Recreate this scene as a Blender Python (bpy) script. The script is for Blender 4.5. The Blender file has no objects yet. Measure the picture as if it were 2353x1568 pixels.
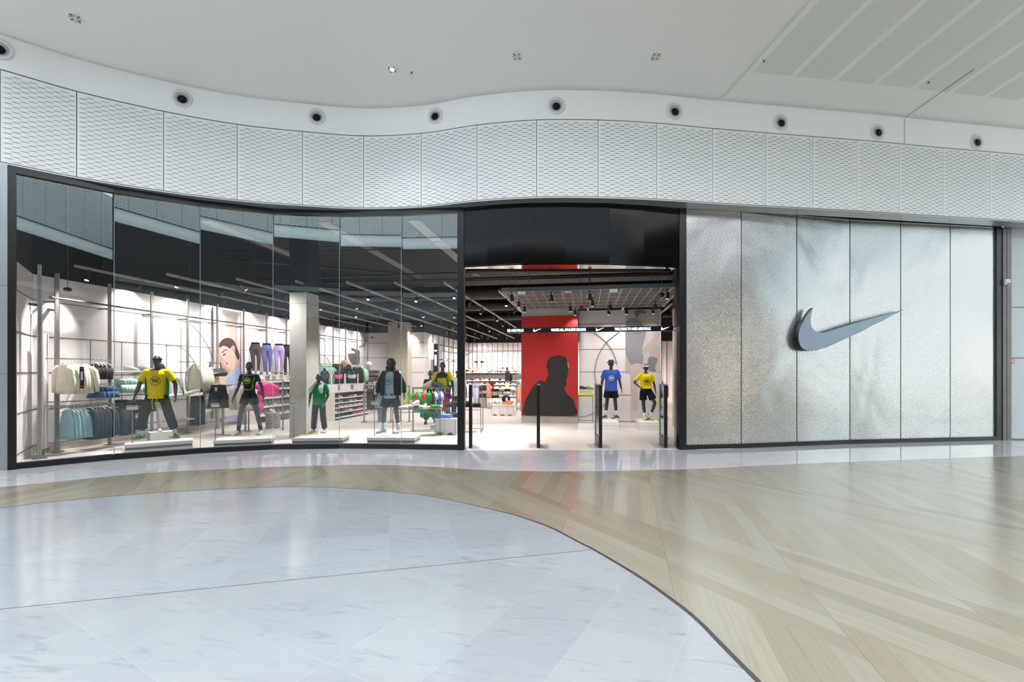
import bpy, math, random
from math import sin, cos, pi, radians, sqrt, atan2, degrees
from mathutils import Vector, Matrix
from mathutils.bvhtree import BVHTree

random.seed(7)
SC = bpy.context.scene
COL = SC.collection

# ------------------------------------------------------------ camera, sky, light
F, CX, HY, EYE = 1080.0, 1176.5, 856.0, 1.65
TH = radians(9.0)
ST, CT = sin(TH), cos(TH)
cam_d = bpy.data.cameras.new('camera')
cam = bpy.data.objects.new('camera', cam_d)
COL.objects.link(cam)
cam.location = (0, 0, EYE)
cam.rotation_euler = (pi/2, 0, TH)
cam_d.sensor_width = 36.0
cam_d.lens = F/2353*36
cam_d.shift_y = (HY-784)/2353
cam_d.clip_end = 200
SC.camera = cam

w = bpy.data.worlds.new('sky')
SC.world = w
w.use_nodes = True
wn = w.node_tree.nodes
wn['Background'].inputs[0].default_value = (0.965, 0.975, 1.0, 1)
wn['Background'].inputs[1].default_value = 3.7

SC.view_settings.view_transform = 'Standard'
SC.view_settings.look = 'None'
SC.view_settings.gamma = 1.0
SC.view_settings.use_curve_mapping = False
SC.view_settings.exposure = 0.2
SC.cycles.use_denoising = True
SC.cycles.use_adaptive_sampling = True
SC.cycles.adaptive_threshold = 0.03
SC.cycles.max_bounces = 6
SC.cycles.diffuse_bounces = 3
SC.cycles.glossy_bounces = 4
SC.cycles.transmission_bounces = 4
SC.cycles.transparent_max_bounces = 12
SC.cycles.sample_clamp_indirect = 6.0
SC.cycles.blur_glossy = 0.5
SC.cycles.caustics_reflective = False
SC.cycles.caustics_refractive = False

# skylight of the atrium, above and behind the camera
sl = bpy.data.lights.new('atrium_skylight', 'AREA')
sl.shape = 'RECTANGLE'; sl.size = 30; sl.size_y = 9
sl.energy = 900; sl.color = (0.93, 0.97, 1.0)
so = bpy.data.objects.new('atrium_skylight', sl)
COL.objects.link(so)
so.location = (0, -4.0, 16.5)
so.rotation_euler = (radians(8), 0, 0)

# ------------------------------------------------------------ photo measuring helpers
def W(px, d, z):
    x = (px-CX)/F
    return Vector((-ST*d+CT*x*d, CT*d+ST*x*d, z))
def G(px, py, z=0.0):
    return W(px, (z-EYE)*F/(HY-py), z)
def VX(px, X, py):
    x = (px-CX)/F
    d = X/(-ST+CT*x)
    return W(px, d, EYE+(HY-py)*d/F)
def VY(px, Y, py):
    x = (px-CX)/F
    d = Y/(CT+ST*x)
    return W(px, d, EYE+(HY-py)*d/F)
def ray(px, py):
    x = (px-CX)/F
    return Vector((-ST+CT*x, CT+ST*x, (HY-py)/F))

# ------------------------------------------------------------ materials
MATS = {}
def lin(c):
    return tuple(((v/255.0)/12.92 if v/255.0 <= 0.04045 else ((v/255.0+0.055)/1.055)**2.4) for v in c)
def mat(name, rgb, rough=0.5, metal=0.0, var=0.06, scale=8.0, bump=0.0, bscale=40.0, emit=None, estr=0.0, coat=0.0, spec=0.5, sheen=0.0):
    if name in MATS: return MATS[name]
    m = bpy.data.materials.new(name)
    m.use_nodes = True
    nt = m.node_tree; N = nt.nodes; L = nt.links
    b = N['Principled BSDF']
    c = lin(rgb)
    tc = N.new('ShaderNodeTexCoord')
    nz = N.new('ShaderNodeTexNoise'); nz.inputs['Scale'].default_value = scale; nz.inputs['Detail'].default_value = 4
    L.new(tc.outputs['Object'], nz.inputs['Vector'])
    mx = N.new('ShaderNodeMix'); mx.data_type = 'RGBA'
    mx.inputs['A'].default_value = tuple(min(1, v*(1+var)) for v in c)+(1,)
    mx.inputs['B'].default_value = tuple(v*(1-var) for v in c)+(1,)
    L.new(nz.outputs['Fac'], mx.inputs['Factor'])
    L.new(mx.outputs['Result'], b.inputs['Base Color'])
    b.inputs['Roughness'].default_value = rough
    b.inputs['Metallic'].default_value = metal
    b.inputs['Coat Weight'].default_value = coat
    b.inputs['Coat Roughness'].default_value = 0.08
    b.inputs['Specular IOR Level'].default_value = spec
    b.inputs['Sheen Weight'].default_value = sheen
    if bump:
        n2 = N.new('ShaderNodeTexNoise'); n2.inputs['Scale'].default_value = bscale; n2.inputs['Detail'].default_value = 3
        L.new(tc.outputs['Object'], n2.inputs['Vector'])
        bp = N.new('ShaderNodeBump'); bp.inputs['Strength'].default_value = bump; bp.inputs['Distance'].default_value = 0.02
        L.new(n2.outputs['Fac'], bp.inputs['Height'])
        L.new(bp.outputs['Normal'], b.inputs['Normal'])
    if emit:
        b.inputs['Emission Color'].default_value = lin(emit)+(1,)
        b.inputs['Emission Strength'].default_value = estr
    MATS[name] = m
    return m
def cloth(rgb, name=None):
    return mat(name or 'cloth_%02x%02x%02x' % rgb, rgb, 0.85, var=0.12, scale=14, bump=0.5, bscale=9, spec=0.25)

class NB:
    """small node graph writer"""
    def __init__(s, name):
        s.m = bpy.data.materials.new(name); s.m.use_nodes = True
        s.nt = s.m.node_tree; s.N = s.nt.nodes; s.L = s.nt.links
        s.b = s.N['Principled BSDF']
        MATS[name] = s.m
    def n(s, t, **k):
        x = s.N.new('ShaderNode'+t)
        for a, v in k.items(): setattr(x, a, v)
        return x
    def l(s, a, b): s.L.new(a, b)
    def math(s, op, a, b=None, c=None):
        x = s.N.new('ShaderNodeMath'); x.operation = op
        for i, v in enumerate((a, b, c)):
            if v is None: continue
            if isinstance(v, (int, float)): x.inputs[i].default_value = v
            else: s.L.new(v, x.inputs[i])
        return x.outputs[0]
    def mix(s, f, a, b):
        x = s.N.new('ShaderNodeMix'); x.data_type = 'RGBA'
        for i, v in (('Factor', f), ('A', a), ('B', b)):
            if isinstance(v, (int, float)): x.inputs[i].default_value = v
            elif isinstance(v, tuple): x.inputs[i].default_value = v+(1,) if len(v) == 3 else v
            else: s.L.new(v, x.inputs[i])
        return x.outputs['Result']
    def rot(s, deg, sc=(1, 1, 1), loc=(0, 0, 0)):
        tc = s.n('TexCoord'); mp = s.n('Mapping')
        s.l(tc.outputs['Object'], mp.inputs['Vector'])
        mp.inputs['Rotation'].default_value = (0, 0, radians(deg))
        mp.inputs['Scale'].default_value = sc
        mp.inputs['Location'].default_value = loc
        return mp.outputs['Vector']
    def noise(s, vec, scale, detail=4, rough=0.5, dist=0.0):
        x = s.n('TexNoise'); x.inputs['Scale'].default_value = scale; x.inputs['Detail'].default_value = detail
        x.inputs['Roughness'].default_value = rough; x.inputs['Distortion'].default_value = dist
        s.l(vec, x.inputs['Vector']); return x.outputs['Fac']
    def ramp(s, f, p0, p1):
        x = s.n('MapRange'); x.inputs['From Min'].default_value = p0; x.inputs['From Max'].default_value = p1
        s.l(f, x.inputs['Value']); return x.outputs['Result']

def marble(name, base, vein, ang, tile=0.565, grout=True, vstr=0.7, rough=0.13, offs=(0, 0, 0), off2=0.0, contrast=0.11):
    k = NB(name)
    v = k.rot(ang, loc=offs)
    sp = k.n('SeparateXYZ'); k.l(v, sp.inputs[0])
    x = k.math('DIVIDE', sp.outputs['X'], tile); y = k.math('DIVIDE', sp.outputs['Y'], tile)
    row = k.math('FLOOR', y)
    x2 = k.math('ADD', x, k.math('MULTIPLY', k.math('MODULO', row, 2.0), off2))
    cb = k.n('CombineXYZ'); k.l(k.math('FLOOR', x2), cb.inputs[0]); k.l(row, cb.inputs[1])
    wn_ = k.n('TexWhiteNoise', noise_dimensions='3D'); k.l(cb.outputs[0], wn_.inputs['Vector'])
    rnd = wn_.outputs['Value']
    # veins: direction varies with the tile
    ad = k.n('VectorMath', operation='MULTIPLY_ADD'); k.l(wn_.outputs['Color'], ad.inputs[0])
    ad.inputs[1].default_value = (7, 7, 7)
    mp2 = k.rot(ang+38, sc=(1.2, 5.5, 1)); k.l(mp2, ad.inputs[2])
    n1 = k.noise(ad.outputs[0], 1.6, 8, 0.62, 1.6)
    n2 = k.noise(v, 3.0, 6, 0.6, 0.6)
    ve = k.ramp(n1, 0.56, 0.80)
    c = k.mix(k.math('MULTIPLY', ve, vstr), base, vein)
    c = k.mix(k.math('MULTIPLY', n2, contrast*2), c, vein)
    c = k.mix(k.math('MULTIPLY', rnd, contrast*1.6), c, vein)
    if grout:
        fx = k.math('ABSOLUTE', k.math('SUBTRACT', k.math('FRACT', x2), 0.5))
        fy = k.math('ABSOLUTE', k.math('SUBTRACT', k.math('FRACT', y), 0.5))
        g = k.math('GREATER_THAN', k.math('MAXIMUM', fx, fy), 0.5-0.0022/tile)
        c = k.mix(k.math('MULTIPLY', g, 0.07), c, lin((232, 237, 240)))
    k.l(c, k.b.inputs['Base Color'])
    k.b.inputs['Roughness'].default_value = rough
    k.b.inputs['Coat Weight'].default_value = 0.0
    k.b.inputs['Specular IOR Level'].default_value = 0.5
    return k.m

def wood_floor():
    k = NB('oak_planks')
    v = k.rot(4.7, loc=(0, 0, 0))
    sp = k.n('SeparateXYZ'); k.l(v, sp.inputs[0])
    # band edge passes the measured points
    p = G(1290, 1222); a = radians(4.7)
    u0 = p.x*cos(a)-p.y*sin(a)
    u = k.math('SUBTRACT', sp.outputs['X'], u0); vv = sp.outputs['Y']
    bi = k.math('FLOOR', u); fu = k.math('FRACT', u)
    seg = k.math('ADD', k.math('DIVIDE', k.math('ADD', fu, vv), 1.55), k.math('MULTIPLY', bi, 0.37))
    si = k.math('FLOOR', seg)
    par = k.math('GREATER_THAN', k.math('ABSOLUTE', k.math('MODULO', si, 2.0)), 0.5)
    w1 = k.math('DIVIDE', k.math('MULTIPLY', k.math('ADD', u, vv), 0.7071), 0.157)
    w2 = k.math('DIVIDE', u, 0.1667)
    l1 = k.math('MULTIPLY', k.math('SUBTRACT', u, vv), 0.7071)
    def sel(a_, b_):
        return k.math('ADD', k.math('MULTIPLY', a_, par), k.math('MULTIPLY', b_, k.math('SUBTRACT', 1.0, par)))
    wv = sel(w1, w2); lv = sel(l1, vv)
    pid = k.math('FLOOR', wv)
    cb = k.n('CombineXYZ'); k.l(pid, cb.inputs[0]); k.l(bi, cb.inputs[1]); k.l(si, cb.inputs[2])
    wn_ = k.n('TexWhiteNoise', noise_dimensions='3D'); k.l(cb.outputs[0], wn_.inputs['Vector'])
    r = wn_.outputs['Value']
    gc = k.n('CombineXYZ'); k.l(k.math('MULTIPLY', wv, 2.2), gc.inputs[0]); k.l(k.math('MULTIPLY', lv, 0.5), gc.inputs[1]); k.l(k.math('MULTIPLY', r, 50.0), gc.inputs[2])
    g1 = k.noise(gc.outputs[0], 3.0, 8, 0.65, 1.2)
    c = k.mix(r, lin((133, 129, 114)), lin((144, 140, 127)))
    r2 = k.math('FRACT', k.math('MULTIPLY', r, 7.31))
    c = k.mix(k.math('MULTIPLY', k.math('GREATER_THAN', r2, 0.72), 0.42), c, lin((141, 143, 134)))
    c = k.mix(k.math('MULTIPLY', k.math('LESS_THAN', r2, 0.16), 0.38), c, lin((118, 107, 89)))
    c = k.mix(k.math('MULTIPLY', k.ramp(g1, 0.45, 0.8), 0.5), c, lin((114, 103, 84)))
    fe = k.math('ABSOLUTE', k.math('SUBTRACT', k.math('FRACT', wv), 0.5))
    e1 = k.math('GREATER_THAN', fe, 0.492)
    fb = k.math('ABSOLUTE', k.math('SUBTRACT', fu, 0.5)); e2 = k.math('GREATER_THAN', fb, 0.4975)
    e = k.math('MAXIMUM', e1, e2)
    c = k.mix(k.math('MULTIPLY', e, 0.45), c, lin((92, 82, 64)))
    k.l(c, k.b.inputs['Base Color'])
    k.b.inputs['Roughness'].default_value = 0.24
    k.l(k.math('ADD', k.math('MULTIPLY', g1, 0.12), 0.13), k.b.inputs['Roughness'])
    return k.m

def concrete(name, c1, c2, rough=0.6, sc=2.0):
    k = NB(name)
    v = k.rot(0)
    a = k.noise(v, sc, 8, 0.65, 0.3); b_ = k.noise(v, sc*22, 4, 0.7)
    c = k.mix(k.ramp(a, 0.3, 0.7), lin(c1), lin(c2))
    c = k.mix(k.math('MULTIPLY', k.ramp(b_, 0.55, 0.75), 0.25), c, lin(tuple(int(q*0.75) for q in c1)))
    k.l(c, k.b.inputs['Base Color']); k.b.inputs['Roughness'].default_value = rough
    return k.m

def terrazzo():
    k = NB('speckled_terrazzo')
    v = k.rot(0)
    x = k.n('TexVoronoi'); x.inputs['Scale'].default_value = 110; k.l(v, x.inputs['Vector'])
    f = k.n('SeparateColor'); k.l(x.outputs['Color'], f.inputs[0])
    c = k.mix(k.math('GREATER_THAN', f.outputs[0], 0.6), lin((112, 108, 108)), lin((196, 191, 188)))
    k.l(c, k.b.inputs['Base Color']); k.b.inputs['Roughness'].default_value = 0.6
    return k.m

def glass_mat():
    k = NB('shop_glass')
    N, L = k.N, k.L
    N.remove(k.b)
    tr = k.n('BsdfTransparent'); tr.inputs[0].default_value = (0.955, 0.975, 0.975, 1)
    gl = k.n('BsdfGlossy'); gl.inputs['Roughness'].default_value = 0.0; gl.inputs[0].default_value = (0.86, 0.97, 1.0, 1)
    fr = k.n('Fresnel'); fr.inputs['IOR'].default_value = 1.62
    mx = k.n('MixShader')
    f = k.math('MINIMUM', k.math('MULTIPLY', fr.outputs[0], 1.4), 0.8)
    L.new(f, mx.inputs[0]); L.new(tr.outputs[0], mx.inputs[1]); L.new(gl.outputs[0], mx.inputs[2])
    L.new(mx.outputs[0], N['Material Output'].inputs[0])
    return k.m

def ribbed_metal():
    """brushed silver sheet with fine horizontal ribs and long soft warps"""
    k = NB('ribbed_silver')
    tc = k.n('TexCoord')
    sp = k.n('SeparateXYZ'); k.l(tc.outputs['Object'], sp.inputs[0])
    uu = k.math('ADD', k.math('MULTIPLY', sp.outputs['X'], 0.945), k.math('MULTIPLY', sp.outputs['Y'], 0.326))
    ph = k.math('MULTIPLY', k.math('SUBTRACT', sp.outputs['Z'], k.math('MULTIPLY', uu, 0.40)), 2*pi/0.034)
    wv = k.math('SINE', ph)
    lo = k.noise(tc.outputs['Object'], 0.55, 2, 0.4, 0.5)
    h = k.math('ADD', k.math('MULTIPLY', wv, 0.0004), k.math('MULTIPLY', lo, 0.07))
    bp = k.n('Bump'); bp.inputs['Strength'].default_value = 1.0; bp.inputs['Distance'].default_value = 1.0
    k.l(h, bp.inputs['Height'])
    k.l(bp.outputs['Normal'], k.b.inputs['Normal'])
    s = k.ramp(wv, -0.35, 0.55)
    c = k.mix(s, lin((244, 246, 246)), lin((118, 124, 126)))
    k.l(c, k.b.inputs['Base Color'])
    k.b.inputs['Metallic'].default_value = 0.9
    k.b.inputs['Roughness'].default_value = 0.24
    return k.m

M_black = mat('black_metal', (24, 25, 28), 0.28, 0.3, spec=0.6)
M_blackg = mat('black_gloss_panel', (7, 8, 10), 0.10, 0.0, spec=0.24)
M_bronze = mat('bronze_metal', (128, 112, 100), 0.22, 0.85)
M_frieze = mat('white_metal_panel', (232, 236, 238), 0.42, 0.0, var=0.02)
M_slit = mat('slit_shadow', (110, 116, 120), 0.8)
M_plaster = mat('white_plaster', (240, 242, 243), 0.8, var=0.015, scale=2)
M_plaster2 = mat('grey_plaster', (226, 227, 226), 0.85, var=0.02, scale=1.5)
M_white = mat('white_laminate', (238, 235, 231), 0.45, var=0.02)
M_wall = mat('shop_wall_white', (240, 232, 231), 0.6, var=0.02, scale=1.0)
M_joint = mat('dark_joint', (96, 88, 86), 0.6)
M_pole = mat('grey_steel_pole', (150, 145, 143), 0.4, 0.5)
M_dpole = mat('dark_steel_pole', (98, 92, 90), 0.45, 0.5)
M_void = mat('black_paint', (9, 10, 12), 0.75)
M_duct = mat('dark_duct', (30, 30, 31), 0.5, 0.4)
M_tray = mat('galvanised_tray', (128, 122, 118), 0.4, 0.6)
M_track = mat('grey_track', (176, 168, 162), 0.4, 0.3)
M_skin = mat('graphite_mannequin', (52, 55, 60), 0.33, 0.1, var=0.1, spec=0.6)
def slotted():
    k = NB('slotted_steel'); tc = k.n('TexCoord'); sp = k.n('SeparateXYZ'); k.l(tc.outputs['Object'], sp.inputs[0])
    nz = k.noise(tc.outputs['Object'], 8)
    a = k.math('LESS_THAN', k.math('ABSOLUTE', sp.outputs['Y']), 0.007); b2 = k.math('LESS_THAN', k.math('ABSOLUTE', sp.outputs['X']), 0.007)
    f = k.math('MULTIPLY', k.math('MAXIMUM', a, b2), k.math('LESS_THAN', k.math('FRACT', k.math('DIVIDE', sp.outputs['Z'], 0.055)), 0.45))
    c = k.mix(nz, lin((158, 153, 151)), lin((142, 137, 135)))
    k.l(k.mix(f, c, lin((104, 98, 96))), k.b.inputs['Base Color']); k.b.inputs['Roughness'].default_value = 0.4; k.b.inputs['Metallic'].default_value = 0.4
    return k.m
M_slot = slotted()
M_lamp = mat('lit_lamp', (255, 250, 240), 0.5, emit=(255, 246, 232), estr=7)
M_glow = mat('lit_panel', (255, 253, 250), 0.5, emit=(255, 250, 244), estr=2.2)
M_ledtext = mat('lit_led_text', (235, 242, 255), 0.5, emit=(225, 236, 255), estr=3.0)
M_glass = glass_mat()
M_acryl = M_glass
M_conc = concrete('cast_concrete', (196, 192, 184), (172, 168, 160))
M_sfloor = concrete('polished_concrete_floor', (226, 217, 208), (215, 206, 197), 0.32, 0.6)
M_terr = terrazzo()
M_red = mat('red_print', (184, 32, 31), 0.6, var=0.05, scale=30)
M_blackprint = mat('black_print', (33, 30, 31), 0.6)
M_lblue = mat('pale_logo_blue', (136, 153, 171), 0.35, 0.2, var=0.02)
M_redtag = mat('red_tag', (200, 40, 40), 0.5)
M_chrome = mat('polished_reflector', (205, 208, 210), 0.12, 1.0)
M_mirror = mat('bronze_mirror', (190, 182, 176), 0.10, 1.0)

# ------------------------------------------------------------ mesh writer
class MB:
    def __init__(s): s.v = []; s.f = []; s.mi = []
    def add(s, vs, fs, mi=0):
        o = len(s.v); s.v += [tuple(p) for p in vs]
        s.f += [tuple(i+o for i in f) for f in fs]; s.mi += [mi]*len(fs)
        return s
    def box(s, x0, x1, y0, y1, z0, z1, mi=0):
        return s.add([(x0, y0, z0), (x1, y0, z0), (x1, y1, z0), (x0, y1, z0), (x0, y0, z1), (x1, y0, z1), (x1, y1, z1), (x0, y1, z1)],
                     [(0, 3, 2, 1), (4, 5, 6, 7), (0, 1, 5, 4), (1, 2, 6, 5), (2, 3, 7, 6), (3, 0, 4, 7)], mi)
    def bar(s, p, q, w_, h_, mi=0, up=(0, 0, 1)):
        p = Vector(p); q = Vector(q); d = (q-p).normalized(); u = Vector(up)
        if abs(d.dot(u)) > 0.95: u = Vector((0, 1, 0))
        a = d.cross(u).normalized()*w_/2; b = a.cross(d).normalized()*h_/2
        vs = [p-a-b, p+a-b, p+a+b, p-a+b, q-a-b, q+a-b, q+a+b, q-a+b]
        return s.add(vs, [(0, 1, 2, 3), (7, 6, 5, 4), (0, 4, 5, 1), (1, 5, 6, 2), (2, 6, 7, 3), (3, 7, 4, 0)], mi)
    def rings(s, rs, mi=0, cap=True):
        o = len(s.v); n = len(rs[0]); fs = []
        vs = [p for r in rs for p in r]
        for i in range(len(rs)-1):
            for j in range(n):
                fs.append((i*n+j, i*n+(j+1) % n, (i+1)*n+(j+1) % n, (i+1)*n+j))
        if cap:
            fs.append(tuple(reversed(range(n)))); fs.append(tuple((len(rs)-1)*n+j for j in range(n)))
        return s.add(vs, fs, mi)
    def tube(s, pts, r, n=8, mi=0, cap=True):
        pts = [Vector(p) for p in pts]; rs = []
        rad = r if isinstance(r, (list, tuple)) else [r]*len(pts)
        pa = None
        for i, p in enumerate(pts):
            d = (pts[min(i+1, len(pts)-1)]-pts[max(i-1, 0)]).normalized()
            if pa is None:
                u = Vector((0, 0, 1)) if abs(d.z) < 0.9 else Vector((1, 0, 0))
                a = d.cross(u).normalized()
            else:
                a = (pa-d*pa.dot(d)).normalized()
            pa = a; b = d.cross(a)
            rs.append([p+(a*cos(2*pi*k/n)+b*sin(2*pi*k/n))*rad[i] for k in range(n)])
        return s.rings(rs, mi, cap)
    def capsule(s, p, q, r0, r1, n=12, mi=0, flat=False):
        p = Vector(p); q = Vector(q); d = (q-p); L = d.length
        if L < 1e-6: return s.ell(p, (r0, r0, r0), mi=mi)
        d /= L
        if flat: return s.tube([p, q], [r0, r1], n, mi)
        pts = []; rr = []
        for a in (80, 60, 35, 12): pts.append(p-d*r0*sin(radians(a))); rr.append(r0*cos(radians(a)))
        for a in (12, 35, 60, 80): pts.append(q+d*r1*sin(radians(a))); rr.append(r1*cos(radians(a)))
        u = Vector((0, 0, 1)) if abs(d.z) < 0.9 else Vector((1, 0, 0))
        a = d.cross(u).normalized(); b = d.cross(a)
        return s.rings([[c+(a*cos(2*pi*k/n)+b*sin(2*pi*k/n))*r_ for k in range(n)] for c, r_ in zip(pts, rr)], mi)
    def ell(s, c, r, n=14, m=8, mi=0):
        c = Vector(c); rs = []
        for i in range(m+1):
            t = -pi/2+pi*(i+0.15 if i == 0 else (i-0.15 if i == m else i))/m
            rs.append([c+Vector((r[0]*cos(t)*cos(2*pi*k/n), r[1]*cos(t)*sin(2*pi*k/n), r[2]*sin(t))) for k in range(n)])
        return s.rings(rs, mi)
    def loft(s, lv, n=20, mi=0, rip=0.0, k=5, ph=0.0):
        """lv: (z, cx, cy, rx, ry)"""
        rs = []
        for j, (z, cx, cy, rx, ry) in enumerate(lv):
            r = []
            for i in range(n):
                t = 2*pi*i/n; q = 1+rip*sin(k*t+ph+j*0.35)*(j/max(1, len(lv)-1))
                r.append((cx+rx*q*cos(t), cy+ry*q*sin(t), z))
            rs.append(r)
        return s.rings(rs, mi)
    def prism(s, poly, off, mi=0):
        poly = [Vector(p) for p in poly]; off = Vector(off); n = len(poly)
        vs = poly+[p+off for p in poly]
        fs = [tuple(range(n)), tuple(reversed(range(n, 2*n)))]
        for i in range(n): fs.append((i, (i+n), (i+1) % n+n, (i+1) % n))
        return s.add(vs, fs, mi)
    def wallstrip(s, pts, z0, z1, th, mi=0):
        """vertical slab along a plan polyline, thickened away to its left normal"""
        P = [Vector((p[0], p[1], 0)) for p in pts]; nn = []
        for i in range(len(P)):
            d = (P[min(i+1, len(P)-1)]-P[max(i-1, 0)]).normalized(); nn.append(Vector((-d.y, d.x, 0)))
        rs = []
        for p, q in zip(P, nn):
            rs.append([(p.x, p.y, z0), (p.x+q.x*th, p.y+q.y*th, z0), (p.x+q.x*th, p.y+q.y*th, z1), (p.x, p.y, z1)])
        return s.rings(rs, mi)
    def xf(s, M):
        s.v = [tuple(M @ Vector(p)) for p in s.v]; return s
    def build(s, name, ms, parent=None, smooth=False, fix=True):
        me = bpy.data.meshes.new(name)
        me.from_pydata(s.v, [], s.f)
        if not isinstance(ms, (list, tuple)): ms = [ms]
        for m in ms: me.materials.append(m)
        if len(ms) > 1: me.polygons.foreach_set('material_index', s.mi)
        if fix:
            import bmesh
            bm = bmesh.new(); bm.from_mesh(me)
            bmesh.ops.recalc_face_normals(bm, faces=bm.faces)
            bm.to_mesh(me); bm.free()
        if smooth: me.polygons.foreach_set('use_smooth', [True]*len(me.polygons))
        o = bpy.data.objects.new(name, me); COL.objects.link(o)
        if parent: o.parent = parent
        return o

def tag(o, label=None, cat=None, group=None, kind=None):
    if label: o['label'] = label
    if cat: o['category'] = cat
    if group: o['group'] = group
    if kind: o['kind'] = kind
    return o
def thing(name, label, cat, loc=(0, 0, 0), rz=0.0, group=None):
    o = bpy.data.objects.new(name, None); COL.objects.link(o)
    o.empty_display_size = 0.1
    o.location = loc; o.rotation_euler = (0, 0, rz)
    return tag(o, label, cat, group)
def struct(o): o['kind'] = 'structure'; return o
KIDS = {}
def kids(o): return [c for c in bpy.data.objects if c.parent == o]
def dup(root, loc, rz=0.0, label=None, group=None, ch=None):
    r = root.copy(); COL.objects.link(r); r.location = loc; r.rotation_euler = (0, 0, rz)
    if label: r['label'] = label
    if group: r['group'] = group
    for c in (ch if ch is not None else kids(root)):
        n = c.copy(); COL.objects.link(n); n.parent = r
        for g in kids(c):
            d = g.copy(); COL.objects.link(d); d.parent = n
    return r

def solid(o, voxel, it=3):
    """fuse overlapping pieces into one continuous surface"""
    m = o.modifiers.new('fuse', 'REMESH'); m.mode = 'VOXEL'; m.voxel_size = voxel; m.use_smooth_shade = True
    m2 = o.modifiers.new('soft', 'SMOOTH'); m2.iterations = it; m2.factor = 0.5
    bpy.context.view_layer.update()
    dg = bpy.context.evaluated_depsgraph_get()
    me = bpy.data.meshes.new_from_object(o.evaluated_get(dg))
    ms = [x for x in o.data.materials]
    o.modifiers.clear(); o.data = me
    me.materials.clear()
    for x in ms: me.materials.append(x)
    me.polygons.foreach_set('use_smooth', [True]*len(me.polygons))
    return o

def text_pts(txt, size=1.0, bold=0.0):
    c = bpy.data.curves.new('t', 'FONT'); c.body = txt; c.size = size; c.align_x = 'CENTER'; c.align_y = 'CENTER'
    c.offset = bold; c.resolution_u = 3
    o = bpy.data.objects.new('t', c); COL.objects.link(o)
    bpy.context.view_layer.update()
    me = bpy.data.meshes.new_from_object(o.evaluated_get(bpy.context.evaluated_depsgraph_get()))
    vs = [(v.co.x, v.co.y) for v in me.vertices]; fs = [tuple(p.vertices) for p in me.polygons]
    bpy.data.objects.remove(o); bpy.data.curves.remove(c); bpy.data.meshes.remove(me)
    return vs, fs
SWOOSH = [(833, 647), (822, 688), (818, 730), (824, 762), (845, 785), (875, 797), (920, 791), (1055, 750), (1200, 709), (1385, 658),
          (1290, 704), (1150, 775), (1060, 820), (980, 857), (900, 889), (850, 904), (805, 905), (770, 890), (752, 862), (746, 825), (754, 780), (774, 733), (800, 688)]
SWOOSH = [((x-746)/640.0, (905-y)/640.0) for x, y in SWOOSH]

# ------------------------------------------------------------ plan curves of the facade
def V2(p): return Vector((p[0], p[1]))
FBP = [(0, 1084.6), (17.3, 1081.5), (259.6, 1057.8), (458.5, 1043.2), (627, 1034), (780, 1031.8), (923, 1033), (1051, 1035.3),
       (1066, 1035.2), (1545, 1034.4), (1561, 1034.3), (1650, 1032.8), (1753, 1028.8), (1957, 1020.8), (2300.5, 1012.4), (2353, 1011.5)]
FB = [V2(G(*p)) for p in FBP]
e0 = (FB[0]-FB[1]).normalized(); FB.insert(0, FB[0]+Vector((-0.55, -0.85))*2.2)
e1 = (FB[-1]-FB[-2]).normalized(); FB.append(FB[-1]+e1*4)
def hit(poly, px):
    """plan point where a polyline crosses the sight line through a photo column"""
    x = (px-CX)/F; d = Vector((-ST+CT*x, CT+ST*x))
    best = None
    for a, b in zip(poly[:-1], poly[1:]):
        e = b-a; den = d.x*e.y-d.y*e.x
        if abs(den) < 1e-9: continue
        t = (a.x*e.y-a.y*e.x)/den; u = (a.x*d.y-a.y*d.x)/den
        if t > 0 and -1e-6 <= u <= 1+1e-6 and (best is None or t < best[0]): best = (t, a+e*u, e.normalized())
    return best[1], best[2]
def depth_of(p): return -ST*p.x+CT*p.y

ZB, ZT, ZC = 5.177, 6.70, 7.31
FJ = [(-150, 345), (0, 370.4), (176, 405.6), (376, 437.7), (545, 458.5), (695, 470), (835.7, 477), (968, 473), (1096, 459.5), (1233, 451.5), (1374.5, 451.5),
      (1509, 456.5), (1637.5, 465), (1760, 472), (1868, 478), (1970, 483.5), (2067, 489.5), (2167, 496), (2275, 502.5), (2400, 510), (2560, 518)]
FP = []
for px, py in FJ:
    d = (ZB-EYE)*F/(HY-py); q = W(px, d, 0); FP.append(V2(q))
def cat(i, t):
    p = [FP[max(0, min(len(FP)-1, j))] for j in (i-1, i, i+1, i+2)]
    return 0.5*((2*p[1])+(-p[0]+p[2])*t+(2*p[0]-5*p[1]+4*p[2]-p[3])*t*t+(-p[0]+3*p[1]-3*p[2]+p[3])*t*t*t)
FC = []
for i in range(len(FP)-1):
    for k_ in range(8): FC.append(cat(i, k_/8))
FC.append(FP[-1])
def offs(poly, d):
    out = []
    for i, p in enumerate(poly):
        e = (poly[min(i+1, len(poly)-1)]-poly[max(i-1, 0)]).normalized()
        out.append(p+Vector((-e.y, e.x))*d)
    return out

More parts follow.
